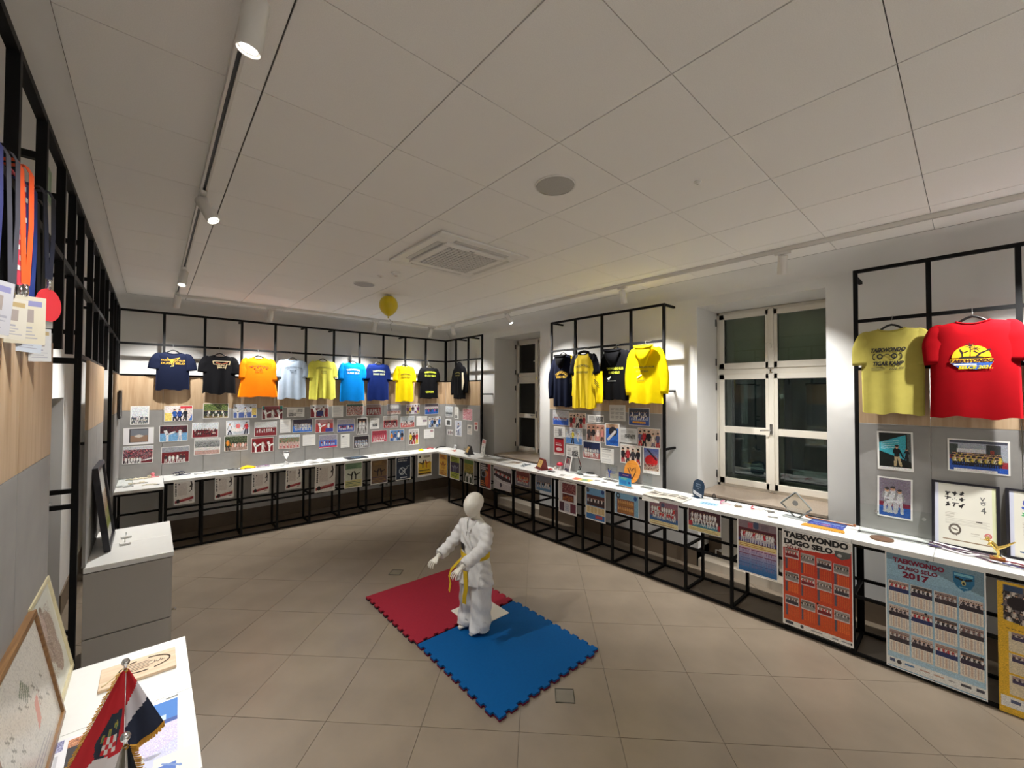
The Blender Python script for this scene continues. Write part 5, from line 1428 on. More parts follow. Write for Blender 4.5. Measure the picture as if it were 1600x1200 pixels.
t, sf, zz, za = garment('R', .425, 2.568, 1.876, 'pale yellow T-shirt with black TAEKWONDO TIGAR KAMP lettering, right of the large window', 'pale yellow T-shirt right of the large window', hexc(178, 167, 84), 'paleyellow', .185, .19, .185, (short(.178, .235, .25, .165, .145), short(.178, .235, .26, .165, .145)), seed=47, fold=.008, nf=4, slope=.2)
letters('lettering', [('TAEKWONDO', -.02, -.21, .21, .036, .055, 0, .25), ('TIGAR KAMP', -.02, -.32, .185, .036, .055, 0, .2), ('2022', .01, -.365, .045, .018, .02, 0, .2), ('GOD', .058, -.36, .03, .018, .02, 0, .2)], INKB, t, sf, -.006)
logo(t, sf, .19, .055, -.025, -.265, lambda c: (c.ring(.1, .5, .06, .42, .25, (20, 20, 22)), c.ring(.9, .5, .06, .42, .25, (20, 20, 22)), c.rect(.12, 0, .3, 1, (1, 2, 3)), c.rect(.7, 0, .88, 1, (1, 2, 3)), c.ring(.27, .45, .08, .3, .3, (30, 30, 30)), c.ring(.73, .45, .08, .3, .3, (30, 30, 30)), c.line(.4, .3, .48, .15, .06, (30, 30, 30)), c.line(.6, .3, .52, .15, .06, (30, 30, 30))), px=70)
logo(t, sf, .085, .03, -.08, -.365, lambda c: [c.rect(.0, .1 + .3 * k, .95, .2 + .3 * k, (40, 40, 40)) for k in range(3)], px=30)
t, sf, zz, za = garment('R', -.012, 2.568, 1.868, 'red T-shirt with a yellow sun and palm print, at the right edge of the photo', 'red T-shirt', hexc(152, 4, 16), 'red', .20, .215, .222, (short(.19, .235, .27, .17, .145), short(.19, .24, .26, .17, .145)), seed=50, d=.125, fold=.007, nf=4, slope=.2)
def sun(c):
    c.ell(.5, .52, .44, .44, (246, 186, 10)).rect(0, .52, 1, 1, (1, 2, 3))
    c.ell(.5, .52, .28, .05, (30, 14, 10)).rect(0, .555, 1, 1, (1, 2, 3))
    c.kicker(.30, .5, .28, (30, 14, 10), 1).line(.48, .5, .49, .1, .012, (40, 20, 14))
    for a in range(7):
        c.line(.49, .1, .49 + .12 * math.cos(a * .9), .1 + .09 * math.sin(a * .9), .012, (40, 20, 14))
        c.line(.60, .22, .60 + .10 * math.cos(a * .9), .22 + .08 * math.sin(a * .9), .012, (40, 20, 14))
    c.line(.62, .5, .70, .38, .03, (30, 14, 10)).line(.70, .38, .92, .26, .025, (30, 14, 10)).line(.64, .36, .56, .30, .02, (30, 14, 10))
    c.rect(.02, .565, .98, .69, (246, 186, 10)).poly([(.02, .69), (.98, .69), (.9, .86), (.6, .95), (.2, .86)], (44, 88, 170))
    c.rect(.12, .74, .62, .79, (226, 230, 236))
logo(t, sf, .215, .205, -.01, -.30, sun, px=120)
letters('lettering', [('TAEKWONDO', -.01, -.327, .215, .024, .045, 0, .25)], mat('maroon_ink', hexc(60, 10, 16), .6, noise=.04, nscale=20), t, sf, -.0062)
letters('lettering', [('SELCE 2021.', .012, -.374, .165, .024, .04, 0, .3)], INKY, t, sf, -.0062)
letters('lettering', [('SUMMER CAMP', -.045, -.3535, .10, .009, .02)], INKW, t, sf, -.0062)
t, sf, zz, za = garment('R', -.47, 2.56, 1.87, 'white top at the far right edge, mostly outside the photo', 'white top at the far right', hexc(206, 208, 226), 'whitetop', .19, .205, .21, (short(.19, .255, .24, .17, .15), short(.19, .26, .24, .17, .15)), seed=53, fold=.008, nf=4)
# ------------------------------------------------------------------ mats and the child mannequin
def puzzle_mat(label, x0, x1, y0, y1, teeth, top, under, tn, un):
    """teeth: which of the sides (L,R,N,F) carry puzzle teeth"""
    n = 10
    def edge(a, b, nrm, on):
        pts = []
        if not on:
            return [a]
        L = (Vector(b) - Vector(a)).length
        d = (Vector(b) - Vector(a)) / L
        for k in range(2 * n):
            s0 = L * k / (2 * n)
            s1 = L * (k + 1) / (2 * n)
            o = .022 if k % 2 == 0 else 0.0
            ov = .006 if k % 2 == 0 else -.006
            p0 = Vector(a) + d * s0
            p1 = Vector(a) + d * s1
            N = Vector(nrm)
            pts.append(tuple(p0 + N * (o) + d * (-0.004 if o else 0.004)))
            pts.append(tuple(p1 + N * (o) + d * (0.004 if o else -0.004)))
        return pts
    A, B_, Cc, D_ = (x0, y0), (x1, y0), (x1, y1), (x0, y1)
    poly = edge(A, B_, (0, -1), 'N' in teeth) + edge(B_, Cc, (1, 0), 'R' in teeth) + edge(Cc, D_, (0, 1), 'F' in teeth) + edge(D_, A, (-1, 0), 'L' in teeth)
    cx, cy = (x0 + x1) / 2, (y0 + y1) / 2
    poly = [(p[0] - cx, p[1] - cy) for p in poly]
    t = thing('puzzle_mat', label, 'mat', (cx, cy, .0006))
    MB().prism(poly, 0, .013).build('under_layer', mat(un, under, .8, noise=.08, nscale=30, spec=.15), t)
    MB().prism(poly, .0131, .026).build('top_layer', mat(tn, top, .75, noise=.05, nscale=40, bump=.15, bscale=350, spec=.15), t)
puzzle_mat('red foam puzzle mat on the floor, beyond the blue one', 1.625, 2.635, 2.992, 3.965, 'LRN', hexc(146, 34, 50), (.02, .02, .03), 'red_eva_foam', 'black_eva_foam')
puzzle_mat('blue foam puzzle mat on the floor in front of the red one', 1.64, 2.64, 1.98, 2.952, 'LRN', hexc(0, 80, 140), hexc(96, 20, 46), 'blue_eva_foam', 'maroon_eva_foam')
ZM = .0268
tag(MB().span(-.19, .19, -.19, .19, 0, .008).build('base_plate_sheet', mat('white_base_board', (.74, .70, .62), .5, noise=.02, nscale=8), None, (2.275, 3.005, ZM), (0, 0, 0), bevel=.002), 'white square base board behind the feet of the child mannequin', 'base board')
MX, MY_, MZ = 2.098, 2.842, ZM + .003
mq = thing('child_mannequin', 'faceless white child mannequin in a white martial arts suit with yellow belt', 'mannequin', (MX, MY_, MZ), (0, 0, R(-83)))
def ell_ring(c, rx, ry, n=20, ax=None):
    c = Vector(c)
    out = []
    if ax is None:
        for k in range(n):
            a = 2 * PI * k / n
            out.append(c + Vector((rx * math.cos(a), ry * math.sin(a), 0)))
    else:
        t = Vector(ax).normalized()
        u = Vector((1, 0, 0)) - t * t.x
        if u.length < .1:
            u = Vector((0, 1, 0)) - t * t.y
        u.normalize()
        v = t.cross(u)
        for k in range(n):
            a = 2 * PI * k / n
            out.append(c + u * rx * math.cos(a) + v * ry * math.sin(a))
    return out
def limb(mb, pts, rs, n=14):
    pts = [Vector(p) for p in pts]
    rings = []
    for i, p in enumerate(pts):
        t = pts[min(i + 1, len(pts) - 1)] - pts[max(i - 1, 0)]
        r = rs[i]
        rx, ry = r if isinstance(r, tuple) else (r, r)
        rings.append(ell_ring(p, rx, ry, n, t))
    mb.ring(rings)
# skin: head, neck, trunk core, arms, hands, legs, feet as one surface
bm_ = MB()
head = []
for i in range(19):
    th_ = -PI / 2 + PI * (i + .35) / 18.7
    f = (math.sin(th_) + 1) / 2
    z = .945 + .205 * f
    sc_ = max(.02, math.cos(th_)) ** .9
    jaw = .80 + .20 * min(1, f * 1.8)
    wx = .079 * sc_ * jaw
    wy = .097 * sc_ * (.70 + .30 * min(1, f * 1.6))
    cy = -.046 + .034 * min(1, f * 1.3)
    head.append(ell_ring((0, cy, z), wx, wy, 22))
bm_.ring(head)
limb(bm_, [(0, .012, .87), (0, .008, .93), (0, .0, 1.0)], [.043, .037, .04])
limb(bm_, [(0, 0, .46), (0, 0, .6), (0, 0, .75), (0, 0, .86), (0, .004, .90)], [(.10, .07), (.09, .065), (.105, .07), (.11, .065), (.06, .05)], 18)
ARM = {1: [(.135, 0, .855), (.172, -.055, .745), (.150, -.195, .665), (.142, -.285, .632)], -1: [(-.135, 0, .855), (-.182, -.050, .745), (-.182, -.170, .665), (-.182, -.262, .625)]}
for s in (1, -1):
    A = ARM[s]
    limb(bm_, A, [.036, .031, .026, .019])
    limb(bm_, [(.055 * s, 0, .50), (.062 * s, -.006, .28), (.064 * s, .004, .07), (.064 * s, 0, .03)], [.058, .044, .03, .03])
    limb(bm_, [(.064 * s, .03, .028), (.066 * s, -.03, .028), (.070 * s, -.085, .020), (.072 * s, -.118, .014)], [(.026, .027), (.027, .026), (.029, .019), (.018, .012)])
    w_ = Vector(A[3])
    d = (w_ - Vector(A[2])).normalized()
    sd = Vector((1, 0, 0)) - d * d.x
    sd.normalize()
    nn = d.cross(sd)
    if nn.z > 0:
        nn = -nn            # palm side down
    limb(bm_, [w_ - d * .01, w_ + d * .02, w_ + d * .045, w_ + d * .058], [(.016, .013), (.024, .011), (.027, .010), (.024, .008)])
    for q, (off, ln) in enumerate(((-.0245, .038), (-.0082, .047), (.0082, .049), (.0245, .040))):
        b = w_ + d * .054 + sd * off
        e1 = b + d * ln * .5 + nn * .005 + sd * off * .22
        e2 = b + d * ln * .82 + nn * .018 + sd * off * .3
        e3 = b + d * ln * .98 + nn * .030 + sd * off * .3
        limb(bm_, [b - d * .01, e1, e2, e3], [.0058, .0056, .0050, .0042], 8)
    th = -s
    b = w_ + d * .014 + sd * (.018 * th)
    limb(bm_, [b, b + d * .02 + sd * (.014 * th) + nn * .006, b + d * .040 + sd * (.018 * th) + nn * .014], [.009, .0078, .0056], 8)
sk = remeshed(bm_, .003, 2, 'body')
link('body', sk, mq, m=mat('mannequin_shell', (.70, .665, .585), .45, noise=.015, nscale=9))
M_DOBOK = mat('white_cotton_weave', (.70, .69, .675), .9, noise=.04, nscale=60, bump=.35, bscale=420, spec=.2)
# jacket
jk = MB()
tor = [(.925, .050, .050, .004), (.905, .082, .062, .004), (.875, .132, .074, .002), (.82, .150, .086, 0), (.74, .146, .090, 0), (.66, .138, .088, 0), (.62, .140, .090, 0), (.56, .152, .100, 0), (.48, .172, .118, .004), (.395, .188, .130, .006)]
rngs = []
for i, (z, rx, ry, cy) in enumerate(tor):
    rg = []
    for k in range(28):
        a = 2 * PI * k / 28
        wv = 1 + (.035 * math.sin(5 * a + 1) + .02 * math.sin(9 * a)) * max(0, (i - 5) / 4)
        rg.append((rx * math.cos(a) * wv, cy + ry * math.sin(a) * wv, z + (.012 * math.sin(3 * a) if i == len(tor) - 1 else 0)))
    rngs.append(rg)
jk.ring(rngs)
for s in (1, -1):
    A = ARM[s]
    e = Vector(A[2]).lerp(Vector(A[3]), .75)
    limb(jk, [(.09 * s, 0, .862), A[0], Vector(A[0]).lerp(Vector(A[1]), .5), A[1], Vector(A[1]).lerp(Vector(A[2]), .5), A[2], e], [.052, .058, .057, .056, .053, .050, .048], 16)
jm = remeshed(jk, .0075, 5, 'jacket')
dsp = random.Random(5)
for v in jm.vertices:
    x, y, z = v.co
    q = .0045 * math.sin(38 * x + 21 * z) * math.sin(30 * z - 17 * y) + .003 * math.sin(80 * x + 50 * y + 60 * z)
    if abs(x) > .13 and z < .86:
        q += .0045 * math.sin(95 * z + 60 * y + 20 * x)
    elif z < .60:
        q += .006 * math.sin(70 * x + 22 * y) * (.62 - z) / .2
    elif z < .80:
        q += .004 * math.sin(60 * z + 35 * x)
    v.co += v.normal * q
ja = link('jacket', jm, mq, m=M_DOBOK)
tr = MB()
limb(tr, [(0, 0, .60), (0, 0, .52), (0, .0, .44)], [(.13, .085), (.142, .098), (.14, .098)], 20)
for s, w0 in ((1, 1.08), (-1, .96)):
    limb(tr, [(.062 * s, 0, .50), (.074 * s, 0, .38), (.080 * s, -.004, .24), (.082 * s, 0, .12), (.080 * s, -.012, .055), (.080 * s, -.02, .012)], [(.074, .09), (.080 * w0, .094), (.077 * w0, .090), (.076 * w0, .088), (.080 * w0, .096), (.074 * w0, .098)], 18)
tm = remeshed(tr, .0075, 5, 'trousers')
for v in tm.vertices:
    x, y, z = v.co
    q = .009 * math.sin(46 * z + 24 * x + 10 * y) * max(0, 1 - z / .45) + .005 * math.sin(60 * x + 40 * y + 9 * z)
    v.co += v.normal * q
link('trousers', tm, mq, m=M_DOBOK)
# crossed lapels, belt, badge
def lap(pts, wd, name, m, par, th=.004):
    mb = MB()
    P = [Vector(p) for p in pts]
    L = len(P)
    for i, p in enumerate(P):
        t = (P[min(i + 1, L - 1)] - P[max(i - 1, 0)]).normalized()
        nrm = Vector((p.x, p.y * 1.6, 0)).normalized() if i is not None else Vector((0, -1, 0))
        sd = t.cross(nrm).normalized()
        for a, b in ((-.5, 0), (.5, 0), (.5, 1), (-.5, 1)):
            mb.v.append(tuple(p + sd * wd * a + nrm * th * b))
    for i in range(L - 1):
        for k in range(4):
            mb.f.append((i * 4 + k, i * 4 + (k + 1) % 4, (i + 1) * 4 + (k + 1) % 4, (i + 1) * 4 + k))
    mb.f.append((3, 2, 1, 0))
    mb.f.append(tuple((L - 1) * 4 + k for k in range(4)))
    return mb.build(name, m, par)
lap([(-.052, -.030, .922), (-.040, -.060, .90), (-.022, -.080, .86), (.012, -.092, .80), (.045, -.092, .72), (.060, -.088, .66)], .022, 'lapel', M_DOBOK, ja)
lap([(.052, -.030, .922), (.042, -.060, .90), (.026, -.079, .87), (.012, -.089, .835)], .022, 'lapel', M_DOBOK, ja)
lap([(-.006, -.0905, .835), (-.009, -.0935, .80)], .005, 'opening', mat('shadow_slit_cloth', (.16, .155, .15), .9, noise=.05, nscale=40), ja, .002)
MB().span(-.025, .025, -.003, .003, -.028, .028).build('badge', mat('black_badge_fabric', (.014, .014, .015), .6, noise=.08, nscale=80), ja, (-.055, -.094, .70), (R(6), 0, R(-18)))
M_BELT = mat('yellow_cotton_belt', hexc(206, 172, 20), .85, noise=.05, nscale=50, bump=.2, bscale=300)
bl = MB()
inner, outer = [], []
N = 32
for zz_ in (.617, .657):
    for rr_ in (0, .006):
        for k in range(N):
            a = 2 * PI * k / N
            bl.v.append(((.143 + rr_) * math.cos(a), (.093 + rr_) * math.sin(a), zz_ + .012 * math.sin(a)))
for k in range(N):
    k2 = (k + 1) % N
    bl.f += [(N + k, N + k2, 3 * N + k2, 3 * N + k), (k2, k, 2 * N + k, 2 * N + k2), (k, k2, N + k2, N + k), (2 * N + k2, 2 * N + k, 3 * N + k, 3 * N + k2)]
be = bl.build('belt', M_BELT, mq, smooth=False)
MB().box(0, 0, 0, .05, .03, .045, Matrix.Rotation(R(20), 4, 'Y')).build('knot', M_BELT, be, (-.01, -.112, .628), bevel=.010)
def ribbon(name, pts, wd, m, par, th=.003, side=(1, 0, 0)):
    mb = MB()
    P = [Vector(p) for p in pts]
    L = len(P)
    S = Vector(side)
    for i, p in enumerate(P):
        t = (P[min(i + 1, L - 1)] - P[max(i - 1, 0)]).normalized()
        sd = (S - t * S.dot(t)).normalized()
        nr = t.cross(sd)
        for a, b in ((-.5, -.5), (.5, -.5), (.5, .5), (-.5, .5)):
            mb.v.append(tuple(p + sd * wd * a + nr * th * b))
    for i in range(L - 1):
        for k in range(4):
            mb.f.append((i * 4 + k, i * 4 + (k + 1) % 4, (i + 1) * 4 + (k + 1) % 4, (i + 1) * 4 + k))
    mb.f.append((3, 2, 1, 0))
    mb.f.append(tuple((L - 1) * 4 + k for k in range(4)))
    return mb.build(name, m, par)
ribbon('belt_end', [(-.02, -.118, .625), (-.055, -.150, .58), (-.095, -.185, .52), (-.110, -.195, .46), (-.098, -.190, .41), (-.108, -.196, .34)], .036, M_BELT, be, side=(1, -.4, 0))
ribbon('belt_end', [(.0, -.118, .625), (.012, -.130, .56), (.02, -.128, .46), (.03, -.130, .38), (.012, -.132, .31), (.008, -.130, .25)], .036, M_BELT, be, side=(1, .3, 0))
# ------------------------------------------------------------------ things lying and standing on the counters
ZT = SH + .001 + .0335 + .0004
def flat(name, cat, label, x, y, w_, h_, fn, rz=0.0, px=40, th=.0015, z=ZT, m=PAPER, border=.0, group=None, lift=0.0):
    """a sheet lying on a counter; rz turns its top edge"""
    rng = np.random.default_rng(int(abs(x) * 313 + abs(y) * 771) + 5)
    cv = Cv(px, max(8, int(px * h_ / w_)))
    fn(cv, rng)
    if border:
        cv.border(border)
    me = raster_mesh(cv, w_, h_, th)
    o = link(name, me, None, (x, y, z + th), (-PI / 2, 0, rz), m)
    # sheet front faces -Y in its own frame: after the turn it faces up
    o.rotation_euler = Euler((-PI / 2, 0, rz), 'XYZ')
    return tag(o, label, cat, group)
def stand(name, cat, label, x, y, w_, h_, fn, wall='R', lean=12, turn=0.0, px=40, th=.004, m=GLOSSY, z=ZT, frame=None, group=None, fw_=.012, strut=True):
    """an upright card or frame leaning back on the counter"""
    rng = np.random.default_rng(int(abs(x) * 517 + abs(y) * 911) + 5)
    cv = Cv(px, max(8, int(px * h_ / w_)))
    fn(cv, rng)
    t = thing(name, label, cat, (x, y, z), (0, 0, RZ[wall] + turn), group)
    L = R(-lean)
    me = raster_mesh(cv, w_, h_, th)
    me.transform(Matrix.Rotation(L, 4, 'X') @ Matrix.Translation((0, 0, h_ / 2 + (fw_ if frame else 0) + .001)))
    link('face', me, t, m=m)
    if frame:
        fb = MB()
        H = h_ + 2 * fw_
        MM = Matrix.Rotation(L, 4, 'X')
        for (cx, cz, sx, sz) in ((0, fw_ / 2, w_ + 2 * fw_, fw_), (0, H - fw_ / 2, w_ + 2 * fw_, fw_), (-w_ / 2 - fw_ / 2, H / 2, fw_, h_), (w_ / 2 + fw_ / 2, H / 2, fw_, h_)):
            fb.box(cx, .003, cz + .001, sx, .016, sz, MM)
        fb.box(0, .0085, H / 2 + .001, w_, .004, h_, MM)
        fb.build('frame', frame, t)
    elif strut:
        MB().tube([(0, .004 + h_ * .55 * math.sin(-L), h_ * .55 * math.cos(L)), (0, .012 + h_ * .55 * math.sin(-L) + h_ * .22, .002)], .0025, 6).build('strut', m, t)
    return t
def ribbon_heap(name, cat, label, x, y, cols, L=.16, n=3, turn=0.0, medal=None, seed=1, wd=.018, group=None):
    t = thing(name, label, cat, (x, y, ZT), (0, 0, turn), group)
    rr = random.Random(seed)
    for k in range(n):
        pts = []
        x0 = rr.uniform(-.02, .02)
        for i in range(15):
            s = i / 14
            a = s * PI * 1.6 + k
            pts.append((-L / 2 + L * s + .018 * math.sin(a * 2 + k), x0 + .035 * math.sin(a + k * 1.3) + .006 * k, .003 + .004 * k + .006 * abs(math.sin(a * 1.5 + k))))
        c = cols[k % len(cols)]
        ribbon('ribbon', pts, wd, mat('ribbon_%02x%02x%02x' % c, hexc(*c), .6, noise=.05, nscale=40), t, .0012, (0, 1, .25))
    if medal:
        MB().lathe([(.0, 0), (.026, 0), (.028, .002), (.028, .004), (.022, .0045), (0, .0045)], 24, c=(L * .42, -.03, .0006)).build('medal', medal, t, smooth=False)
    return t
def box_thing(name, cat, label, x, y, sx, sy, sz, m, rz=0, bevel=.003):
    return tag(MB().span(-sx / 2, sx / 2, -sy / 2, sy / 2, 0, sz).build(name, m, None, (x, y, ZT), (0, 0, rz), bevel=bevel), label, cat)
def img_pages(cv, rng):
    cv.rect(0, 0, 1, 1, (226, 224, 216))
    for k in range(3):
        cv.rect(.05 + .32 * k, .1, .3 + .32 * k, .45, (90, 84, 80))
        cv.speck(.05 + .32 * k, .1, .3 + .32 * k, .45, [(150, 146, 140), (60, 56, 54), (190, 186, 180)], .6, rng)
        cv.text_rows(.05 + .32 * k, .5, .3 + .32 * k, .95, 6, (170, 166, 160), rng, .4)
ib_paper = D(lines=9, pics=((.1, .2, .5, .5, (120, 110, 100)),))
M_CREAM = mat('cream_cotton_belt', hexc(214, 204, 176), .85, noise=.06, nscale=40, bump=.2, bscale=300)
# back counter, left to right
def acrylic_block(label, x, y, rz=0.0):
    t = thing('acrylic_block', label, 'acrylic award', (x, y, ZT), (0, 0, rz))
    MB().prism([(-.034, 0), (.034, 0), (.042, .05), (.034, .095), (-.034, .095), (-.042, .05)], -.011, .011).build('body', ACRYL, t, (0, 0, .012), (PI / 2, 0, 0), bevel=.002)
    MB().span(-.045, .045, -.025, .025, 0, .012).build('base', ACRYL, t, bevel=.002)
acrylic_block('clear acrylic block at the left end of the back counter', -.285, 6.70)
acrylic_block('second clear acrylic block just right of the first at the left end', -.20, 6.66, .2)
tb = thing('rolled_belt', 'rolled cream cotton belt at the left end of the back counter', 'belt', (-.13, 7.14, ZT))
ribbon('band', [(-.10 + .014 * k, .018 * math.sin(k * 1.3), .004 + .010 * abs(math.sin(k * .8))) for k in range(15)], .035, M_CREAM, tb, .006, (0, 1, .1))
MB().tube([(.115 + .016 * math.cos(a) * (1 - a / 22), 0, .022 + .018 * math.sin(a) * (1 - a / 22)) for a in np.linspace(0, 14, 40)], .006, 6).build('coil', M_CREAM, tb, smooth=True)
ribbon_heap('medal_ribbon', 'medal', 'tangled grey ribbon with a medal on the short left counter slab', -.12, 6.83, [(170, 160, 140), (206, 196, 170)], .15, 2, .3, M_STEEL, 3)
ribbon_heap('medal_ribbon', 'medal', 'cream ribbon with a medal at the front edge of the short left counter slab', -.005, 6.62, [(196, 186, 160)], .14, 1, .1, M_STEEL, 5)
pg = thing('pink_figurine', 'small pink figurine at the back of the left end of the back counter', 'figurine', (.02, 7.19, ZT))
MB().lathe([(0, 0), (.03, 0), (.032, .004), (.022, .01), (.016, .03), (.022, .045), (.016, .058), (0, .062)], 16).build('figure', mat('pink_ceramic', hexc(226, 120, 130), .4, noise=.05, nscale=30), pg, smooth=True)
MB().tube([(-.05, 0, .006), (-.02, -.02, .008), (.03, -.025, .006), (.06, -.01, .006)], .005, 6).build('ribbon_tail', mat('pink_ribbon', hexc(220, 150, 150), .6, noise=.05, nscale=30), pg, smooth=True)
flat('card', 'card', 'small white card right of the pink figurine on the back counter', .16, 7.08, .10, .07, D(lines=5), .1, 24)
st = thing('folded_strap', 'folded navy strap on the back counter', 'strap', (.33, 7.13, ZT), (0, 0, .1))
for k in range(3):
    ribbon('strap_loop', [(-.07 + .028 * k + .036 * math.cos(a), .01 * k, .024 + .020 * math.sin(a) + .002 * k) for a in np.linspace(PI, -PI * .9, 12)], .03, mat('navy_webbing', hexc(20, 26, 66), .7, noise=.05, nscale=40), st, .003, (0, 1, 0))
MB().span(-.08, .08, -.018, .018, 0, .004).build('strap_end', MATS['navy_webbing'], st)
ribbon_heap('medal_ribbon', 'medal', 'white ribbon with a silver medal right of the navy strap', .53, 7.06, [(226, 226, 222), (190, 190, 196)], .16, 2, .2, M_STEEL, 9)
ribbon_heap('medal_ribbon', 'medal', 'thin grey ribbon with a silver medal, second right of the navy strap', .70, 7.10, [(150, 150, 150)], .13, 1, -.2, M_STEEL, 10, .012)
cb = thing('cord_loop', 'black cord loop left of the yellow cloth on the back counter', 'cord', (.88, 7.13, ZT))
MB().tube([(.06 * math.cos(a) + .02 * math.cos(2 * a), .045 * math.sin(a), .006 + .003 * math.sin(3 * a)) for a in np.linspace(0, 2 * PI, 30, endpoint=False)], .0045, 6, closed=True).build('cord', M_HANG, cb, smooth=True)
MB().tube([(.02 * k + .05, -.04 - .006 * k, .006) for k in range(4)], .0055, 6).build('cord_end', M_HANG, cb, smooth=True)
def cloth_heap(name, cat, label, x, y, col, cname, sx=.09, sy=.05, h=.03, seed=1, trim=None):
    t = thing(name, label, cat, (x, y, ZT))
    rings = []
    rr = np.random.RandomState(seed)
    p = rr.rand(6) * 6
    n = 28
    for i in range(7):
        f = i / 6
        ring = []
        for k in range(n):
            a = 2 * PI * k / n
            r = (1 - f ** 2.2 * .93) * (1 + .16 * math.sin(3 * a + p[0]) + .10 * math.sin(5 * a + p[1] + f * 3))
            ring.append((sx * r * math.cos(a), sy * r * math.sin(a), h * f * (1 + .25 * math.sin(4 * a + p[2]))))
        rings.append(ring)
    MB().ring(rings).build('cloth', cloth(cname, col), t, smooth=True)
    if trim:
        MB().tube([(sx * .9 * math.cos(a) * (1 + .1 * math.sin(4 * a)), -sy * .75 + .02 * math.sin(3 * a), .006 + .004 * math.sin(5 * a)) for a in np.linspace(0, PI, 20)], .0045, 6).build('cord', trim, t, smooth=True)
    return t
cloth_heap('folded_cloth', 'cloth', 'crumpled yellow cloth with a black cord on the back counter', 1.07, 7.13, hexc(250, 200, 40), 'warmyellow', .10, .055, .035, 2, M_HANG)
ribbon_heap('lanyard_heap', 'lanyard', 'heap of purple and white lanyards right of the yellow cloth', 1.27, 7.11, [(110, 90, 130), (226, 216, 226), (150, 100, 120)], .17, 4, .1, None, 12, .014)
ribbon_heap('medal_ribbon', 'medal', 'small silver medal with white ribbon left of the silver cup', 1.46, 7.02, [(226, 226, 222)], .10, 1, .2, M_STEEL, 13, .012)
cp = thing('trophy_cup', 'silver trophy cup with flat handles on the back counter', 'trophy', (1.585, 7.12, ZT))
MB().lathe([(.0, 0), (.036, 0), (.036, .012), (.030, .016), (.028, .034), (0, .034)], 6).build('base', mat('white_marble', (.72, .71, .69), .25, noise=.1, nscale=30), cp)
MB().lathe([(.010, .034), (.016, .040), (.022, .052), (.016, .066), (.008, .076), (.010, .088), (.026, .112), (.040, .145), (.050, .178), (.054, .198), (.051, .198), (.036, .145), (.0, .10)], 28).build('bowl', M_CHROME, cp, smooth=True)
for s in (1, -1):
    MB().tube([(s * .030, 0, .125), (s * .055, 0, .150), (s * .075, 0, .185), (s * .070, 0, .204), (s * .052, 0, .197)], .0035, 6, flat=.5).build('handle', M_CHROME, cp, smooth=True)
ribbon_heap('medal_ribbon', 'medal', 'grey ribbon lying right of the silver cup', 1.75, 7.06, [(190, 190, 190), (120, 120, 124)], .13, 2, -.1, None, 15, .010)
def book(label, x, y, w_, h_, rz, fnL, fnR, hump=.028):
    t = thing('open_magazine', label, 'magazine', (x, y, ZT), (0, 0, rz))
    for s, fn in ((-1, fnL), (1, fnR)):
        rng = np.random.default_rng(int(x * 100) + s + 5)
        cv = Cv(40, 46)
        fn(cv, rng)
        def sf(gx, gz, s=s):
            q = (gx * s + w_ / 4) / (w_ / 2)
            return -(.003 + hump * np.sin(PI * np.clip(q, 0, 1)) * (1 - .35 * q))
        me = raster_mesh(cv, w_ / 2, h_, .002, sf)
        me.transform(Matrix.Translation((s * w_ / 4, 0, 0)))
        me.transform(Matrix.Rotation(-PI / 2, 4, 'X'))
        link('page', me, t, m=PAPER)
        mb = MB()
        nn_ = 10
        for i in range(nn_ + 1):
            q = i / nn_
            zz_ = .003 + hump * math.sin(PI * q) * (1 - .35 * q) - .0008
            for yy in (-h_ / 2, h_ / 2):
                mb.v.append((s * q * w_ / 2, yy, zz_))
                mb.v.append((s * q * w_ / 2, yy, .0004))
        for i in range(nn_):
            a = 4 * i
            mb.f += [(a, a + 4, a + 5, a + 1), (a + 2, a + 3, a + 7, a + 6), (a + 1, a + 5, a + 7, a + 3)]
        mb.f.append((4 * nn_, 4 * nn_ + 2, 4 * nn_ + 3, 4 * nn_ + 1))
        mb.build('page_block', mat('page_edge', (.72, .71, .68), .7, noise=.04, nscale=90), t)
    return t
book('open magazine with white pages humping up on the back counter', 2.02, 7.05, .34, .27, .05, lambda c, r: (c.rect(0, 0, 1, 1, (226, 226, 226)), c.rect(.1, .1, .9, .5, (206, 208, 210)), c.text_rows(.1, .55, .9, .95, 8, (150, 150, 150), r)), lambda c, r: (c.rect(0, 0, 1, 1, (230, 230, 228)), c.line(.2, .3, .9, .2, .02, (110, 110, 112)), c.rect(.55, .5, 1, .95, (50, 50, 54))))
flat('loose_sheet', 'page', 'white magazine page lying right of the open magazine', 2.30, 7.08, .21, .27, D(lines=10, head=(120, 120, 120)), .1, 34)
fo = tag(MB().span(-.17, .17, -.12, .12, 0, .012).build('folder', mat('dark_navy_card', hexc(26, 32, 44), .35, noise=.06, nscale=30), None, (2.64, 7.03, ZT), (0, 0, .04), bevel=.003), 'dark navy folder with pale blue lettering on the back counter', 'folder')
lt = letters('lettering', [('EUROPE', 0, 0, .17, .04, .05)], mat('pale_blue_ink', hexc(150, 190, 226), .5, noise=.04, nscale=20), fo, y=0)
lt.rotation_euler = (-PI / 2, 0, 0)
lt.location = (0, -.01, .0126)
for k, (x, y, lab) in enumerate(((2.95, 7.03, 'white leaflet with a dark picture, first right of the navy folder'), (3.19, 7.06, 'white leaflet with a brown picture, second right of the navy folder'), (3.41, 7.01, 'white leaflet with a grey slanting line, third right of the navy folder'), (3.64, 7.05, 'white leaflet with a small black mark, fourth right of the navy folder'))):
    flat('leaflet', 'leaflet', lab, x, y, .15, .21, D(lines=7, pics=((.2 + .1 * k, .3, .75, .62, [(40, 40, 44), (130, 100, 70), (150, 150, 150), (30, 30, 30)][k]),)), -.15 + .12 * k, 26)
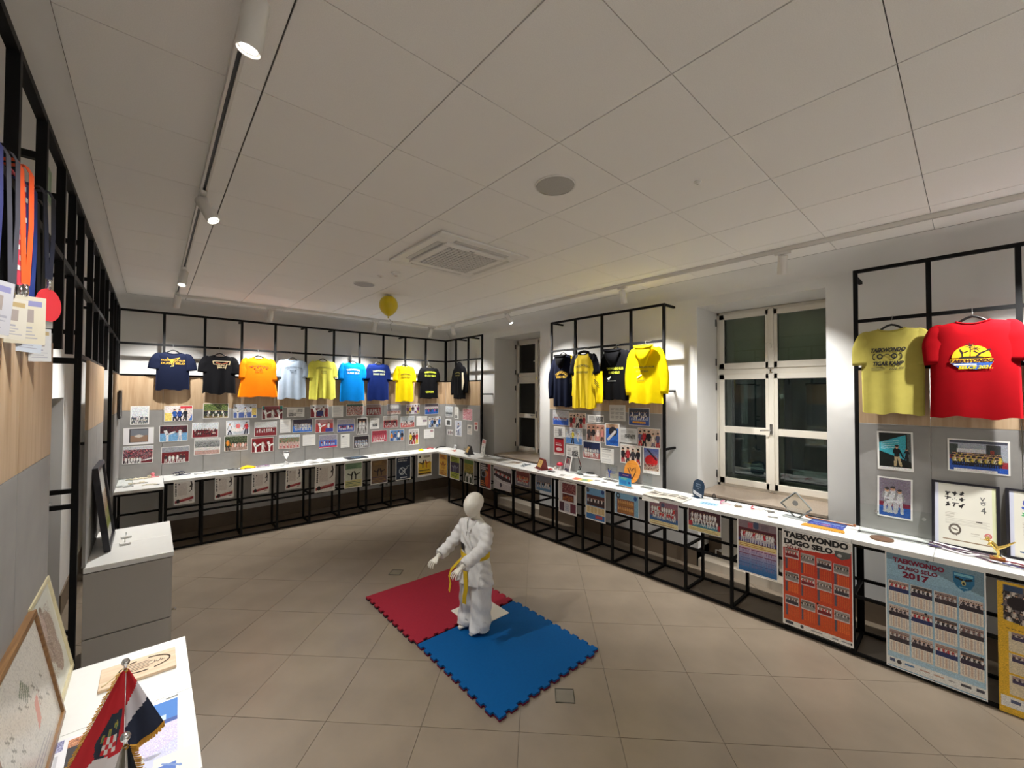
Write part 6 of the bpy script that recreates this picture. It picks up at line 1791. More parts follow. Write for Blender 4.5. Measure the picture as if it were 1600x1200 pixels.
cloth_heap('folded_cloth', 'cloth', 'small bright yellow cloth near the right end of the back counter', 3.93, 7.10, hexc(255, 214, 20), 'brightyellow2', .055, .04, .03, 4)
rf = thing('ribbon_rosette', 'small red and white rosette behind the bright yellow cloth', 'rosette', (4.17, 7.19, ZT))
MB().lathe([(0, 0), (.034, .0), (.034, .006), (.018, .012), (0, .014)], 14).build('rosette', mat('white_satin', (.78, .74, .74), .5, noise=.05, nscale=30), rf, smooth=True)
MB().tube([(-.06, .01, .006), (-.02, -.01, .018), (.03, .0, .010), (.08, -.01, .006)], .009, 8).build('red_ribbon', mat('red_satin', hexc(206, 60, 64), .5, noise=.05, nscale=30), rf, smooth=True)
# right counter, from the back corner towards the camera
ct = thing('cable_loop', 'black cable lying in the back right corner of the counter', 'cable', (4.44, 7.17, ZT))
MB().tube([(-.17, -.04, .005), (-.10, .0, .012), (-.02, .03, .024), (.05, .02, .02), (.10, .0, .008)], .008, 8).build('cable', M_HANG, ct, smooth=True)
flat('loose_sheet', 'page', 'blank white sheet in the back right corner', 4.33, 6.93, .28, .20, D(lines=2, ink=(232, 232, 230)), .2, 20)
stand('photo_stand', 'photo frame', 'small white card with a dark oval leaning in the back corner', 4.50, 6.80, .12, .095, lambda c, r: (c.rect(0, 0, 1, 1, (226, 226, 226)), c.ell(.5, .55, .3, .22, (70, 74, 84)), c.text_rows(.3, .5, .75, .62, 1, (150, 156, 170), r)), turn=-.25)
ribbon_heap('medal_ribbon', 'medal', 'pink-orange ribbon with a medal in front of the small white card', 4.38, 6.62, [(226, 130, 110), (206, 110, 90)], .2, 2, 1.2, M_STEEL, 21)
stand('small_plaque', 'plaque', 'small grey plaque half hidden behind the black prism plaque', 4.50, 6.46, .09, .07, lambda c, r: (c.rect(0, 0, 1, 1, (90, 84, 76)), c.ell(.5, .5, .3, .25, (150, 130, 90))), turn=-.2)
def prism_plaque(label, x, y, m, turn, wtext):
    t = thing('prism_plaque', label, 'plaque', (x, y, ZT), (0, 0, RZ['R'] + turn))
    MB().span(-.115, .115, -.055, .085, 0, .014).build('base', m, t, bevel=.004)
    mb = MB()
    for xx in (-.095, .095):
        mb.v += [(xx, -.042, .014), (xx, .070, .014), (xx, .036, .155), (xx, .022, .155)]
    mb.f += [(3, 2, 1, 0), (4, 5, 6, 7), (0, 4, 7, 3), (2, 6, 5, 1), (3, 7, 6, 2)]
    mb.build('wedge', m, t, bevel=.003)
    L = math.atan2(.064, .141)
    pl = MB().box(0, 0, 0, .125, .003, .108).build('plate', mat('brass_plate', hexc(226, 186, 110), .35, .35, noise=.05, nscale=40), t, (0, -.0125, .085), (-L, 0, 0))
    letters('engraving', [(a, 0, .025 - .022 * k, .07, .011, .01) for k, a in enumerate(wtext)], mat('brown_engraving', hexc(90, 60, 30), .5, noise=.05, nscale=20), pl, y=-.0022)
prism_plaque('black prism plaque with a brass plate near the back right corner', 4.36, 6.13, mat('black_lacquer', (.016, .015, .018), .25, noise=.05, nscale=20), -.35, ['TAEKWONDO', 'KLUB', 'DUGO SELO'])
stand('leaflet_stand', 'leaflet', 'upright white leaflet with a red heading beside the narrow window', 4.40, 5.77, .21, .297, lambda c, r: (c.rect(0, 0, 1, 1, (226, 224, 218)), c.rect(.08, .05, .92, .24, (180, 56, 56)), c.text_rows(.2, .09, .85, .2, 2, (206, 130, 124), r), c.text_rows(.1, .30, .9, .36, 1, (206, 150, 140), r), c.kicker(.42, .56, .2, (90, 84, 80), 1), c.kicker(.66, .58, .16, (110, 90, 84), -1), c.line(.2, .74, .5, .68, .014, (60, 56, 56)), c.line(.5, .68, .75, .76, .02, (80, 70, 66)), c.line(.75, .76, .8, .86, .02, (60, 50, 50))), px=60, turn=-.35, lean=8)
tag(MB().lathe([(0, 0), (.03, 0), (.032, .004), (.026, .010), (0, .011)], 20).build('badge', M_HANG, None, (4.22, 5.91, ZT), smooth=False), 'small round black badge in front of the upright white leaflet', 'badge')
flat('loose_sheet', 'page', 'grey glossy sheet lying below the narrow window', 4.31, 5.50, .20, .29, D(lines=5, base=(150, 146, 136), ink=(130, 126, 118)), .2, 24)
flat('loose_sheet', 'page', 'darker grey sheet beside the glossy one below the narrow window', 4.40, 5.24, .26, .24, D(lines=5, base=(124, 120, 110), ink=(100, 96, 90)), -.1, 24)
flat('magazine_page', 'page', 'large white page with brown pictures below the narrow window', 4.38, 4.93, .30, .30, lambda c, r: (c.rect(0, 0, 1, 1, (214, 210, 202)), c.rect(.3, .2, .95, .65, (150, 126, 104)), c.speck(.3, .2, .95, .65, [(60, 50, 46), (206, 190, 170), (100, 80, 70)], .6, r), c.text_rows(.1, .7, .9, .95, 5, (170, 166, 160), r)), -1.4, 40)
ribbon_heap('medal_ribbon', 'medal', 'dark blue ribbon pair left of the red prism plaque', 4.36, 4.60, [(50, 60, 76), (90, 100, 110), (200, 204, 206)], .22, 3, .5, M_STEEL, 25)
prism_plaque('red-brown prism plaque with a brass plate left of the rack between the windows', 4.33, 4.24, mat('red_mahogany', hexc(110, 30, 26), .3, noise=.12, nscale=12), -.35, ['TAEKWONDO', 'DUGO SELO'])
tag(MB().span(-.022, .022, -.015, .015, 0, .003).build('badge', mat('brown_leather', hexc(70, 40, 30), .5, noise=.1, nscale=30), None, (4.20, 4.16, ZT), (0, 0, .4)), 'tiny brown tag in front of the red-brown prism plaque', 'tag')
bw = thing('small_candle', 'small white round candle right of the red-brown prism plaque', 'candle', (4.49, 4.10, ZT))
MB().lathe([(0, 0), (.018, 0), (.02, .02), (.014, .034), (0, .036)], 16).build('wax', mat('white_wax', (.80, .74, .68), .5, noise=.03, nscale=20), bw, smooth=True)
MB().tube([(0, 0, .034), (.002, 0, .044)], .0015, 6).build('wick', M_HANG, bw)
box_thing('card_case', 'case', 'small black card case at the front of the counter below the dark blue hooded top', 4.30, 4.00, .055, .10, .012, mat('black_leatherette', (.03, .028, .026), .4, noise=.1, nscale=40), .1)
rw = thing('red_white_trophy', 'small red and white mushroom shaped trophy left of the dark photo frame', 'trophy', (4.50, 4.02, ZT))
MB().lathe([(0, 0), (.026, 0), (.022, .03), (.020, .07), (0, .07)], 16).build('stem', M_WHITE, rw, smooth=True)
MB().lathe([(.0, .07), (.045, .068), (.05, .08), (.042, .096), (.02, .112), (0, .116)], 18).build('cap', mat('red_gloss', hexc(200, 30, 60), .35, noise=.05, nscale=20), rw, smooth=True)
ribbon_heap('medal_ribbon', 'medal', 'short red ribbon left of the red and white trophy', 4.40, 4.13, [(190, 40, 44)], .10, 2, 1.3, None, 28, .014)
stand('photo_stand', 'photo frame', 'dark photo of three people in a white frame standing below the dark blue hooded top', 4.46, 3.86, .15, .21, lambda c, r: (c.rect(0, 0, 1, 1, (44, 34, 44)), [c.person(.25 + .25 * k, .8, .75, [(150, 60, 70), (70, 70, 84), (170, 130, 120)][k], (200, 196, 196)) for k in range(3)], c.rect(0, .86, 1, .97, (60, 56, 80))), turn=-.4, frame=M_WHITE, fw_=.010, px=44)
flat('photo_cards', 'card', 'two dark photo cards lying below the glass zigzag award', 4.26, 3.70, .12, .20, img_pages, .5, 36)
zg = thing('glass_award', 'tall clear glass zigzag award in front of the grey panel', 'glass award', (4.47, 3.64, ZT), (0, 0, RZ['R'] - .3))
MB().prism([(-.03, 0), (.0, 0), (.05, .10), (-.03, .24), (-.055, .24), (.018, .10)], -.012, .012).build('body', ACRYL, zg, (0, 0, .014), (PI / 2, 0, 0), bevel=.002)
MB().span(-.07, .07, -.03, .03, 0, .014).build('base', ACRYL, zg, bevel=.002)
flat('leaflet', 'leaflet', 'yellow and red leaflet at the counter front below the yellow track jacket', 4.22, 3.38, .13, .26, lambda c, r: (c.rect(0, 0, 1, 1, (220, 196, 110)), c.rect(0, 0, 1, .35, (206, 110, 80)), c.rect(.1, .5, .8, .8, (120, 150, 110))), .2, 26)
wb = thing('paper_stack', 'white paper stack under a black glasses case', 'paper stack', (4.47, 3.45, ZT), (0, 0, RZ['R'] + .3))
for k in range(3):
    MB().box(0, 0, .004 + .006 * k, .17 - .01 * k, .12, .005, Matrix.Rotation(.06 * k, 4, 'Z')).build('sheet_bundle', mat('stack_paper', (.80, .79, .76), .7, noise=.03, nscale=60), wb)
tag(MB().tube([(-.06, 0, .014), (-.03, 0, .017), (.03, 0, .017), (.06, 0, .014)], [.008, .014, .014, .008], 10).build('glasses_case', M_HANG, None, (4.51, 3.47, ZT + .020), (0, 0, RZ['R'] + .2), smooth=True), 'black glasses case lying on the white paper stack', 'case')
ch_ = thing('keyring', 'dark keyring with charms right of the black glasses case', 'keyring', (4.51, 3.30, ZT))
MB().tube([(.022 * math.cos(a), .022 * math.sin(a), .004) for a in np.linspace(0, 2 * PI, 18, endpoint=False)], .003, 6, closed=True).build('ring', M_DARKMET, ch_, smooth=True)
MB().span(-.03, -.005, .02, .05, .0, .010).span(.0, .03, .03, .045, .0, .012).build('charm', mat('olive_charm', (.10, .09, .06), .5, noise=.1, nscale=30), ch_, bevel=.003)
flat('card', 'card', 'small dark card, left one of two in front of the blue figure plaque', 4.33, 3.22, .05, .07, D(base=(120, 116, 112), lines=3), .3, 18)
flat('card', 'card', 'small dark card, right one of two in front of the blue figure plaque', 4.31, 3.10, .05, .07, D(base=(90, 84, 80), lines=3), -.2, 18)
def acrylic_sign(label, x, y, w_, h_, turn=0.0, mark=None, name='acrylic_plaque', lines=None):
    t = thing(name, label, 'acrylic plaque', (x, y, ZT), (0, 0, RZ['R'] + turn))
    MB().box(0, 0, h_ / 2 + .010, w_, .008, h_).build('sheet', ACRYL, t, bevel=.0015)
    MB().span(-w_ / 2 - .01, w_ / 2 + .01, -.045, .030, 0, .010).build('base', ACRYL, t, bevel=.0015)
    if mark:
        rng = np.random.default_rng(3)
        cv = Cv(60, int(60 * h_ / w_), (1, 2, 3))
        mark(cv, rng)
        link('etching', raster_cut(cv, (1, 2, 3), w_ * .92, h_ * .92, 0, h_ / 2 + .010, lambda a, b: 0, .0048), t, m=PAPER)
    return t
acrylic_sign('clear acrylic plaque with a blue kicking figure below the yellow track jacket', 4.47, 3.10, .20, .19, -.15, lambda c, r: (c.kicker(.3, .85, .6, (44, 70, 160), 1), c.line(.3, .5, .5, .3, .03, (44, 70, 160)), c.text_rows(.5, .35, .95, .6, 3, (110, 120, 140), r), c.rect(.4, .12, .95, .2, (130, 134, 140))))
# wooden round plaque
wp = thing('round_plaque', 'round orange wooden plaque leaning on the grey panel below the yellow hooded top', 'plaque', (4.50, 2.84, ZT), (0, 0, RZ['R'] - .1))
WM = Matrix.Rotation(R(-10), 4, 'X')
mb = MB()
pr = [(.118 * math.cos(a) * (1 + .03 * math.sin(3 * a + 1)), .142 * math.sin(a)) for a in np.linspace(0, 2 * PI, 34, endpoint=False)]
mb.prism(pr, -.009, .009)
o = mb.build('disc', wood_mat('orange_wood', hexc(236, 160, 62), hexc(206, 126, 44), 8, 'X', .45), wp, (0, .026, .146), (PI / 2 - R(10), 0, 0), bevel=.004)
for pts in ([(-.06, .04), (-.02, -.02), (.02, -.09)], [(.05, .06), (.06, .0), (.02, -.09)], [(-.03, .05), (.0, .01), (.03, .05)]):
    MB().tube([(a, b, .0105) for a, b in pts], .005, 6).build('carving', mat('burnt_wood', (.05, .028, .016), .6, noise=.1, nscale=30), o)
bp_ = acrylic_sign('bright blue acrylic plaque with a navy band in front of the round wooden plaque', 4.29, 2.78, .20, .165, -.1, lambda c, r: (c.rect(0, 0, 1, 1, (40, 160, 214)), c.rect(0, 0, 1, .34, (30, 40, 120)), c.text_rows(.3, .1, .8, .24, 1, (160, 100, 130), r), c.text_rows(.15, .38, .8, .55, 2, (130, 200, 150), r), c.rect(.05, .62, .6, .9, (30, 130, 200)), c.ell(.82, .72, .06, .1, (24, 60, 150))))
acrylic_sign('small clear acrylic plaque right of the round wooden plaque', 4.45, 2.58, .135, .17, -.15, lambda c, r: (c.ell(.5, .15, .07, .06, (110, 112, 110)), c.text_rows(.15, .3, .9, .7, 5, (130, 132, 130), r, .3)))
np_ = thing('newspaper', 'folded newspaper with dark pictures hanging over the counter front', 'newspaper', (4.238, 2.22, ZT), (0, 0, RZ['R'] + .0))
def news(c, r):
    c.rect(0, 0, 1, 1, (200, 196, 184))
    for k in range(4):
        c.rect(.03 + .24 * k, .08, .22 + .24 * k, .2, (70, 66, 60))
        c.rect(.03 + .24 * k, .28 + .05 * (k % 2), .23 + .24 * k, .55, (100, 92, 82))
        c.speck(.03 + .24 * k, .28, .23 + .24 * k, .55, [(50, 46, 42), (160, 150, 136)], .5, r)
        c.text_rows(.03 + .24 * k, .6, .23 + .24 * k, .96, 8, (150, 146, 136), r, .4)
def news_sf(gx, gz):
    return -(.006 + .012 * np.sin(gx * 9 + 1) ** 2)
cv = Cv(80, 46)
news(cv, np.random.default_rng(2))
me = raster_mesh(cv, .44, .26, .002, news_sf)
me.transform(Matrix.Rotation(-PI / 2, 4, 'X'))
link('upper_page', me, np_, m=PAPER)
mb = MB()
for i in range(13):
    x = -.22 + .44 * i / 12
    zz_ = .003 + .008 * math.sin(x * 9 + 1) ** 2
    mb.v += [(x, -.13, zz_), (x, .12, zz_)]
for i in range(12):
    a = 2 * i
    mb.f.append((a, a + 2, a + 3, a + 1))
mb.build('lower_page', mat('newsprint', (.55, .53, .48), .85, noise=.05, nscale=60), np_)
cv = Cv(40, 16)
cv.rect(0, 0, 1, 1, (206, 202, 192))
cv.text_rows(.05, .1, .95, .9, 4, (160, 156, 146), np.random.default_rng(3), .4)
me = raster_mesh(cv, .20, .06, .002)
link('hanging_flap', me, np_, (-.12, -.133, -.022), (R(-18), 0, R(3)), PAPER)
rp = thing('rounded_plaque', 'dark blue rounded plaque with white waves standing by the large window', 'plaque', (4.465, 2.0, ZT), (0, 0, RZ['R'] - .5))
prf = [(-.075, 0), (.075, 0), (.088, .05), (.088, .13), (.07, .165), (.03, .186), (-.03, .186), (-.07, .165), (-.088, .13), (-.088, .05)]
MB().prism(prf, -.006, .006).build('body', mat('dark_blue_glass', hexc(34, 52, 72), .12, noise=.05, nscale=10), rp, (0, .012, .006), (PI / 2 - R(8), 0, 0), bevel=.003)
pw = MB()
for k in range(3):
    pw.tube([(-.075 + .15 * i / 10, -.008 - (.015 * k), .02 + .018 * math.sin(i / 10 * PI * .9 + .3) * (1 - k * .2) + .012 * (2 - k) * (1 - i / 10)) for i in range(11)], .003, 6)
waves = MB()
for k in range(3):
    waves.tube([(-.07 + .14 * i / 10, .060 - .012 * k - .030 * (i / 10) ** .7, .0068) for i in range(11)], .0028, 6)
waves.build('wave_line', mat('white_enamel', (.72, .74, .76), .4, noise=.03, nscale=20), rp, (0, .012, .006), (PI / 2 - R(8), 0, 0))
lt = letters('lettering', [('TAEKWONDO', 0, .135, .085, .012, .01), ('DUGO SELO', 0, .112, .08, .012, .01), ('2019', 0, .09, .035, .011, .01)], mat('grey_blue_ink', hexc(130, 150, 170), .5, noise=.04, nscale=20), rp, y=-.0075)
lt.location = (0, .012, .006)
lt.rotation_euler = (R(-8), 0, 0)
MB().span(-.05, .05, -.03, .05, 0, .006).build('foot', MATS['dark_blue_glass'], rp, bevel=.002)
rg = thing('black_ring_strap', 'black ring and strap lying below the large window', 'strap', (4.50, 1.83, ZT))
MB().tube([(0, .012 * math.cos(a), .034 + .030 * math.sin(a)) for a in np.linspace(0, 2 * PI, 20, endpoint=False)], .0045, 6, closed=True).build('ring', M_HANG, rg, smooth=True)
MB().tube([(0, 0, .006), (.02, -.05, .007), (.01, -.11, .007), (-.02, -.13, .018), (-.05, -.10, .006)], .0055, 6).build('strap', M_HANG, rg, smooth=True)
flat('card', 'card', 'pale blue card lying below the large window', 4.30, 1.80, .11, .17, lambda c, r: (c.rect(0, 0, 1, 1, (150, 186, 206)), c.text_rows(.1, .1, .9, .9, 5, (110, 150, 180), r)), .15, 30)
def curl_ribbon(label, x, y, c1, c2, seed, medal=None, square=False):
    t = thing('medal_ribbon', label, 'medal', (x, y, ZT), (0, 0, .2 * seed), 'medals below the large window')
    pts = [(.075 * math.cos(a) * (1 - .05 * k), .05 * math.sin(a), .012 + .006 * math.sin(2 * a + seed)) for k, a in enumerate(np.linspace(.3, 2 * PI - .2, 24))]
    ribbon('ribbon', pts, .016, mat('ribbon_%02x%02x%02x' % c1, hexc(*c1), .6, noise=.05, nscale=40), t, .0012, (0, 0, 1))
    pts = [(.07 * math.cos(a), .046 * math.sin(a), .022 + .004 * math.sin(2 * a + seed)) for a in np.linspace(.5, 2.6, 10)]
    ribbon('ribbon_stripe', pts, .012, mat('ribbon_%02x%02x%02x' % c2, hexc(*c2), .6, noise=.05, nscale=40), t, .0014, (0, 0, 1))
    if square:
        MB().span(-.045, .03, -.15, -.09, 0.0006, .006).build('medal', mat('grey_medal', (.30, .29, .27), .35, .7, noise=.08, nscale=40), t, bevel=.006)
    else:
        MB().lathe([(0, 0), (.034, 0), (.036, .002), (.034, .005), (0, .005)], 24, c=(-.01, -.12, .0006)).build('medal', mat('bronze_medal', (.46, .34, .22), .35, .7, noise=.12, nscale=40), t)
    MB().tube([(-.005, -.09, .005), (.005, -.06, .014), (.012, -.045, .010)], .003, 6).build('link', M_STEEL, t, smooth=True)
curl_ribbon('curled pink and white ribbon with a bronze medal below the large window', 4.40, 1.68, (226, 206, 210), (206, 120, 150), 1)
tag(MB().tube([(.03 * math.cos(a), .024 * math.sin(a), .006 + .004 * math.sin(a)) for a in np.linspace(0, 5.4, 16)], .004, 6).build('clip_ring', M_STEEL, None, (4.47, 1.58, ZT), smooth=True), 'small grey clip ring right of the curled pink ribbon', 'ring')
curl_ribbon('curled pale pink ribbon with a square grey medal below the large window', 4.42, 1.40, (230, 214, 214), (206, 90, 100), 2, square=True)
dg = thing('diamond_award', 'clear glass diamond award on a grey base below the large window', 'glass award', (4.40, 1.07, ZT), (0, 0, RZ['R'] - .25))
MB().span(-.10, .10, -.032, .032, 0, .014).build('base', mat('frosted_grey_glass', (.42, .45, .45), .2, noise=.03, nscale=20), dg, bevel=.003)
DPR = [(-.012, .0), (.022, .0), (.13, .10), (.0, .225), (-.13, .10)]
MB().prism(DPR, -.007, .007).build('diamond', ACRYL, dg, (0, 0, .014), (PI / 2, 0, 0))
ed = MB()
for a, b in zip(DPR, DPR[1:] + DPR[:1]):
    ed.tube([(a[0], -.0, a[1] + .014), (b[0], -.0, b[1] + .014)], .0075, 4)
ed.build('bevelled_edge', mat('grey_glass_edge', (.25, .27, .26), .15, noise=.05, nscale=20), dg)
MB().lathe([(0, 0), (.024, 0), (.024, .002), (0, .002)], 20, M=Matrix.Translation((.0, -.0085, .14)) @ Matrix.Rotation(PI / 2, 4, 'X')).build('emblem', mat('etched_grey', (.2, .2, .19), .6, noise=.2, nscale=90), dg)
MB().span(-.075, .085, -.010, -.0085, .065, .095).build('name_strip', mat('etched_pale', (.50, .45, .38), .6, noise=.2, nscale=90), dg)
tag(MB().span(-.02, .02, -.04, .04, 0, .004).build('clear_tag', M_STEEL, None, (4.28, 1.22, ZT), (0, 0, .3)), 'small metal tag left of the diamond award', 'tag')
# pennant
pn = thing('pennant', 'blue club pennant with gold fringe lying on the counter above the red calendar', 'pennant', (4.345, .845, ZT), (0, 0, RZ['R'] + .0))
cv = Cv(60, 60)
cv.rect(0, 0, 1, 1, (36, 56, 120))
cv.rect(.0, .0, 1, .2, (44, 60, 110)).rect(.05, .3, .95, .42, (110, 140, 190)).rect(.0, .5, 1, .8, (50, 60, 150)).ell(.5, .66, .14, .14, (130, 80, 130)).speck(0, .2, 1, .9, [(150, 170, 206), (40, 50, 120)], .15, np.random.default_rng(3))
me = raster_mesh(cv, .25, .21, .002)
me.transform(Matrix.Rotation(-PI / 2, 4, 'X'))
link('cloth', me, pn, (0, .06, .004), m=CLOTHP)
fg = MB()
for k in range(50):
    x = -.145 + .29 * k / 49
    fg.tube([(x * .9, -.045, .004), (x * .98, -.085, .005), (x + .002 * math.sin(k * 2.2), -.128, .003)], .0034, 4)
o = fg.build('fringe', mat('gold_thread', hexc(206, 152, 50), .55, noise=.15, nscale=200), pn)
o['kind'] = 'stuff'
MB().tube([(-.16, .168, .006), (.16, .168, .006)], .006, 8).build('rod', mat('varnished_wood', hexc(150, 90, 50), .4, noise=.1, nscale=20), pn, smooth=True)
for s in (1, -1):
    MB().lathe([(0, 0), (.010, .003), (.011, .012), (.006, .02), (0, .022)], 12, M=Matrix.Translation((s * .16, .168, .0115)) @ Matrix.Rotation(s * PI / 2, 4, 'Y')).build('rod_end', MATS['varnished_wood'], pn, smooth=True)
# big acrylic sign and certificates
asg = acrylic_sign('wide clear acrylic sign with two bolts standing before the right-hand grey panel', 4.41, .41, .43, .225, 0.05, name='acrylic_sign')
for s in (-.11, .16):
    MB().lathe([(0, 0), (.012, 0), (.012, .006), (0, .008)], 14, M=Matrix.Translation((s, -.0045, .185)) @ Matrix.Rotation(PI / 2, 4, 'X')).build('bolt', M_STEEL, asg)
tag(MB().lathe([(0, 0), (.068, 0), (.072, .004), (.070, .010), (.05, .012), (.046, .011), (.012, .011), (.010, .014), (0, .014)], 40).build('medal_disc', mat('brown_bronze', hexc(126, 96, 76), .45, .3, noise=.25, nscale=60, bump=.3, bscale=120), None, (4.29, .478, ZT), smooth=False), 'large round brown medal disc in front of the acrylic sign', 'medal')
def cert(tone, bar_c):
    def f(c, r):
        c.rect(0, 0, 1, 1, (232, 230, 218))
        c.rect(0, 0, .06, 1, (214, 218, 236)).rect(.94, 0, 1, 1, (226, 230, 190))
        for i in range(3):
            for j in range(3):
                x, y = .22 + .12 * j, .15 + .095 * i
                col = tone(i)
                if i == 1 and j == 1:
                    for q in (-.03, 0, .03):
                        c.ell(x + q, y + (.012 if q else -.012), .008, .008, col)
                    continue
                for q in range(4):
                    a_ = (0.15, 1.45, .75, 2.35)[q] + r.normal() * .22
                    ln_ = (.042, .034, .028, .028)[q] * (.75 + .4 * r.random())
                    ox, oy = r.normal() * .010, r.normal() * .010 - (.008 if q == 0 else 0)
                    if r.random() < .8 or q < 2:
                        c.line(x + ox - ln_ * math.cos(a_), y + oy + ln_ * math.sin(a_) * .8, x + ox + ln_ * math.cos(a_), y + oy - ln_ * math.sin(a_) * .8, .0065 + .003 * r.random(), col)
        c.line(.76, .17, .79, .22, .006, (90, 90, 90)).line(.79, .22, .82, .17, .006, (90, 90, 90)).ring(.80, .27, .03, .018, .3, (110, 110, 110)).line(.76, .25, .84, .24, .005, (110, 110, 110)).line(.82, .33, .77, .39, .006, (90, 90, 90)).line(.77, .39, .84, .39, .006, (90, 90, 90)).line(.82, .33, .82, .42, .006, (90, 90, 90))
        c.text_rows(.18, .46, .40, .55, 4, (196, 190, 176), r, .4)
        for k in range(5):
            c.rect(.18, .565 + .022 * k, .90 - .05 * (k % 2), .569 + .022 * k, (196, 192, 180))
        c.rect(.68, .565, .78, .58, (70, 66, 60))
        c.ring(.34, .74, .085, .075, .22, bar_c).line(.30, .73, .38, .75, .010, bar_c).poly([(.33, .80), (.39, .80), (.37, .845)], bar_c)
        c.ring(.87, .77, .045, .035, .3, (206, 110, 110)).line(.84, .77, .90, .77, .012, (214, 140, 140))
        c.text_rows(.6, .75, .8, .82, 2, (190, 184, 170), r, .3)
        c.rect(.14, .905, .97, .925, (150, 130, 104) if bar_c[0] > 80 else (60, 90, 130))
    return f
stand('rank_certificate', 'certificate', 'black framed rank certificate with nine black brush characters, left of the gold trophy', 4.475, .045, .305, .445, cert(lambda i: (36, 34, 34), (100, 92, 84)), frame=mat('black_frame_wood', (.012, .011, .018), .35, noise=.1, nscale=20), px=110, lean=9, fw_=.017, turn=-.02)
stand('rank_certificate', 'certificate', 'black framed rank certificate with blue and green brush characters, cut by the photo edge', 4.475, -.32, .305, .445, cert(lambda i: ((70, 80, 190), (60, 90, 190), (80, 180, 110))[i], (60, 60, 150)), frame=MATS['black_frame_wood'], px=110, lean=9, fw_=.017, turn=-.02)
ribbon_heap('medal_ribbon', 'medal', 'long dark striped ribbons with a round medal in front of the certificates', 4.36, .05, [(66, 40, 60), (206, 200, 206), (60, 50, 90), (226, 220, 224)], .34, 5, -1.75, M_STEEL, 31, .016)
ribbon_heap('medal_ribbon', 'medal', 'dark red ribbons by the foot of the gold trophy', 4.27, -.20, [(110, 20, 40), (60, 60, 100), (206, 206, 214)], .26, 4, -1.6, None, 33, .016)
gt = thing('kicking_trophy', 'small gold kicking figure trophy on a wooden block before the certificates', 'trophy', (4.33, -.105, ZT), (0, 0, RZ['R']))
MB().span(-.035, .035, -.028, .028, 0, .028).build('block', mat('orange_brown_wood', hexc(150, 88, 36), .45, noise=.15, nscale=12), gt, bevel=.002)
gb = MB()
limb(gb, [(.0, 0, .030), (.004, 0, .058), (-.004, 0, .088)], [.0055, .0075, .0105], 10)
limb(gb, [(-.003, 0, .082), (-.016, 0, .108), (-.032, 0, .128)], [.013, .015, .012], 10)
limb(gb, [(.0, 0, .088), (.032, -.004, .110), (.064, -.006, .140), (.078, -.006, .152)], [.0115, .0085, .0058, .0045], 10)
limb(gb, [(-.030, -.010, .126), (-.040, -.022, .108), (-.022, -.030, .104)], [.0065, .0055, .0045], 8)
limb(gb, [(-.030, .010, .126), (-.056, .014, .130), (-.078, .008, .128)], [.0065, .0055, .0042], 8)
gb.lathe([(0, 0), (.008, .002), (.0125, .012), (.009, .022), (0, .026)], 12, c=(-.042, 0, .132))
gb.lathe([(0, .026), (.022, .026), (.022, .034), (.012, .038), (0, .038)], 16)
link('figure', remeshed(gb, .0017, 1, 'figure'), gt, m=M_GOLD)
# ------------------------------------------------------------------ left side: things on the cabinets and on the left rack
ZP = .9004
# leaning pictures on the foreground cabinet
def picture(name, label, yc, x0, w_, h_, fn, frame, lean, fw_=.014, px=90, z=ZP, th=.02):
    t = thing(name, label, 'framed picture', (x0, yc, z), (0, 0, RZ['L']))
    rng = np.random.default_rng(int(yc * 100) + 5)
    cv = Cv(px, int(px * h_ / w_))
    fn(cv, rng)
    MM = Matrix.Rotation(R(-lean), 4, 'X')
    me = raster_mesh(cv, w_ - 2 * fw_, h_ - 2 * fw_, .003)
    me.transform(MM @ Matrix.Translation((0, -.002, h_ / 2 + .001)))
    link('picture', me, t, m=GLOSSY)
    fb = MB()
    for (cx, cz, sx, sz) in ((0, fw_ / 2, w_, fw_), (0, h_ - fw_ / 2, w_, fw_), (-w_ / 2 + fw_ / 2, h_ / 2, fw_, h_ - 2 * fw_), (w_ / 2 - fw_ / 2, h_ / 2, fw_, h_ - 2 * fw_)):
        fb.box(cx, 0, cz + .001, sx, th, sz, MM)
    fb.build('frame', frame, t)
    MB().box(0, th / 2 - .002, h_ / 2, w_ - fw_, .003, h_ - fw_, MM).build('backing', mat('brown_card', (.16, .11, .07), .8, noise=.1, nscale=20), t)
    return t
def pic_b(c, r):
    c.rect(0, 0, 1, 1, (206, 206, 196)).rect(.04, .04, .96, .96, (196, 196, 186))
    c.ell(.5, .45, .28, .26, (150, 130, 116)).line(.4, .15, .5, .75, .05, (130, 110, 96)).ell(.66, .72, .16, .16, (150, 130, 118)).ell(.34, .3, .12, .14, (176, 150, 140))
    c.speck(.25, .15, .8, .85, [(176, 160, 146), (120, 104, 96), (196, 190, 180)], .35, r)
def pic_a(c, r):
    c.rect(0, 0, 1, 1, (202, 198, 188))
    c.speck(0, 0, 1, 1, [(186, 182, 174), (210, 206, 198)], .4, r)
    for k in range(16):
        x, y = r.random() * .8 + .1, r.random() * .5 + .25
        c.line(x, y, x + .04, y + .05, .008, (120, 116, 104))
        c.line(x + .03, y - .01, x + .02, y + .05, .006, (140, 136, 124))
    c.poly([(.62, .52), (.70, .5), (.66, .70), (.58, .74)], (206, 130, 116)).line(.72, .5, .70, .62, .006, (150, 110, 100))
    for k in range(5):
        c.line(.45 + .02 * k, .30 + .03 * k, .52 + .02 * k, .24 + .03 * k, .012, (96, 110, 84))
    c.text_rows(.3, .84, .8, .95, 3, (150, 146, 150), r, .3)
M_WF = wood_mat('gilded_brown_frame', hexc(150, 112, 70), hexc(96, 64, 36), 9, 'X', .35)
M_PF = mat('pale_gilt_frame', hexc(206, 196, 160), .35, .2, noise=.08, nscale=40)
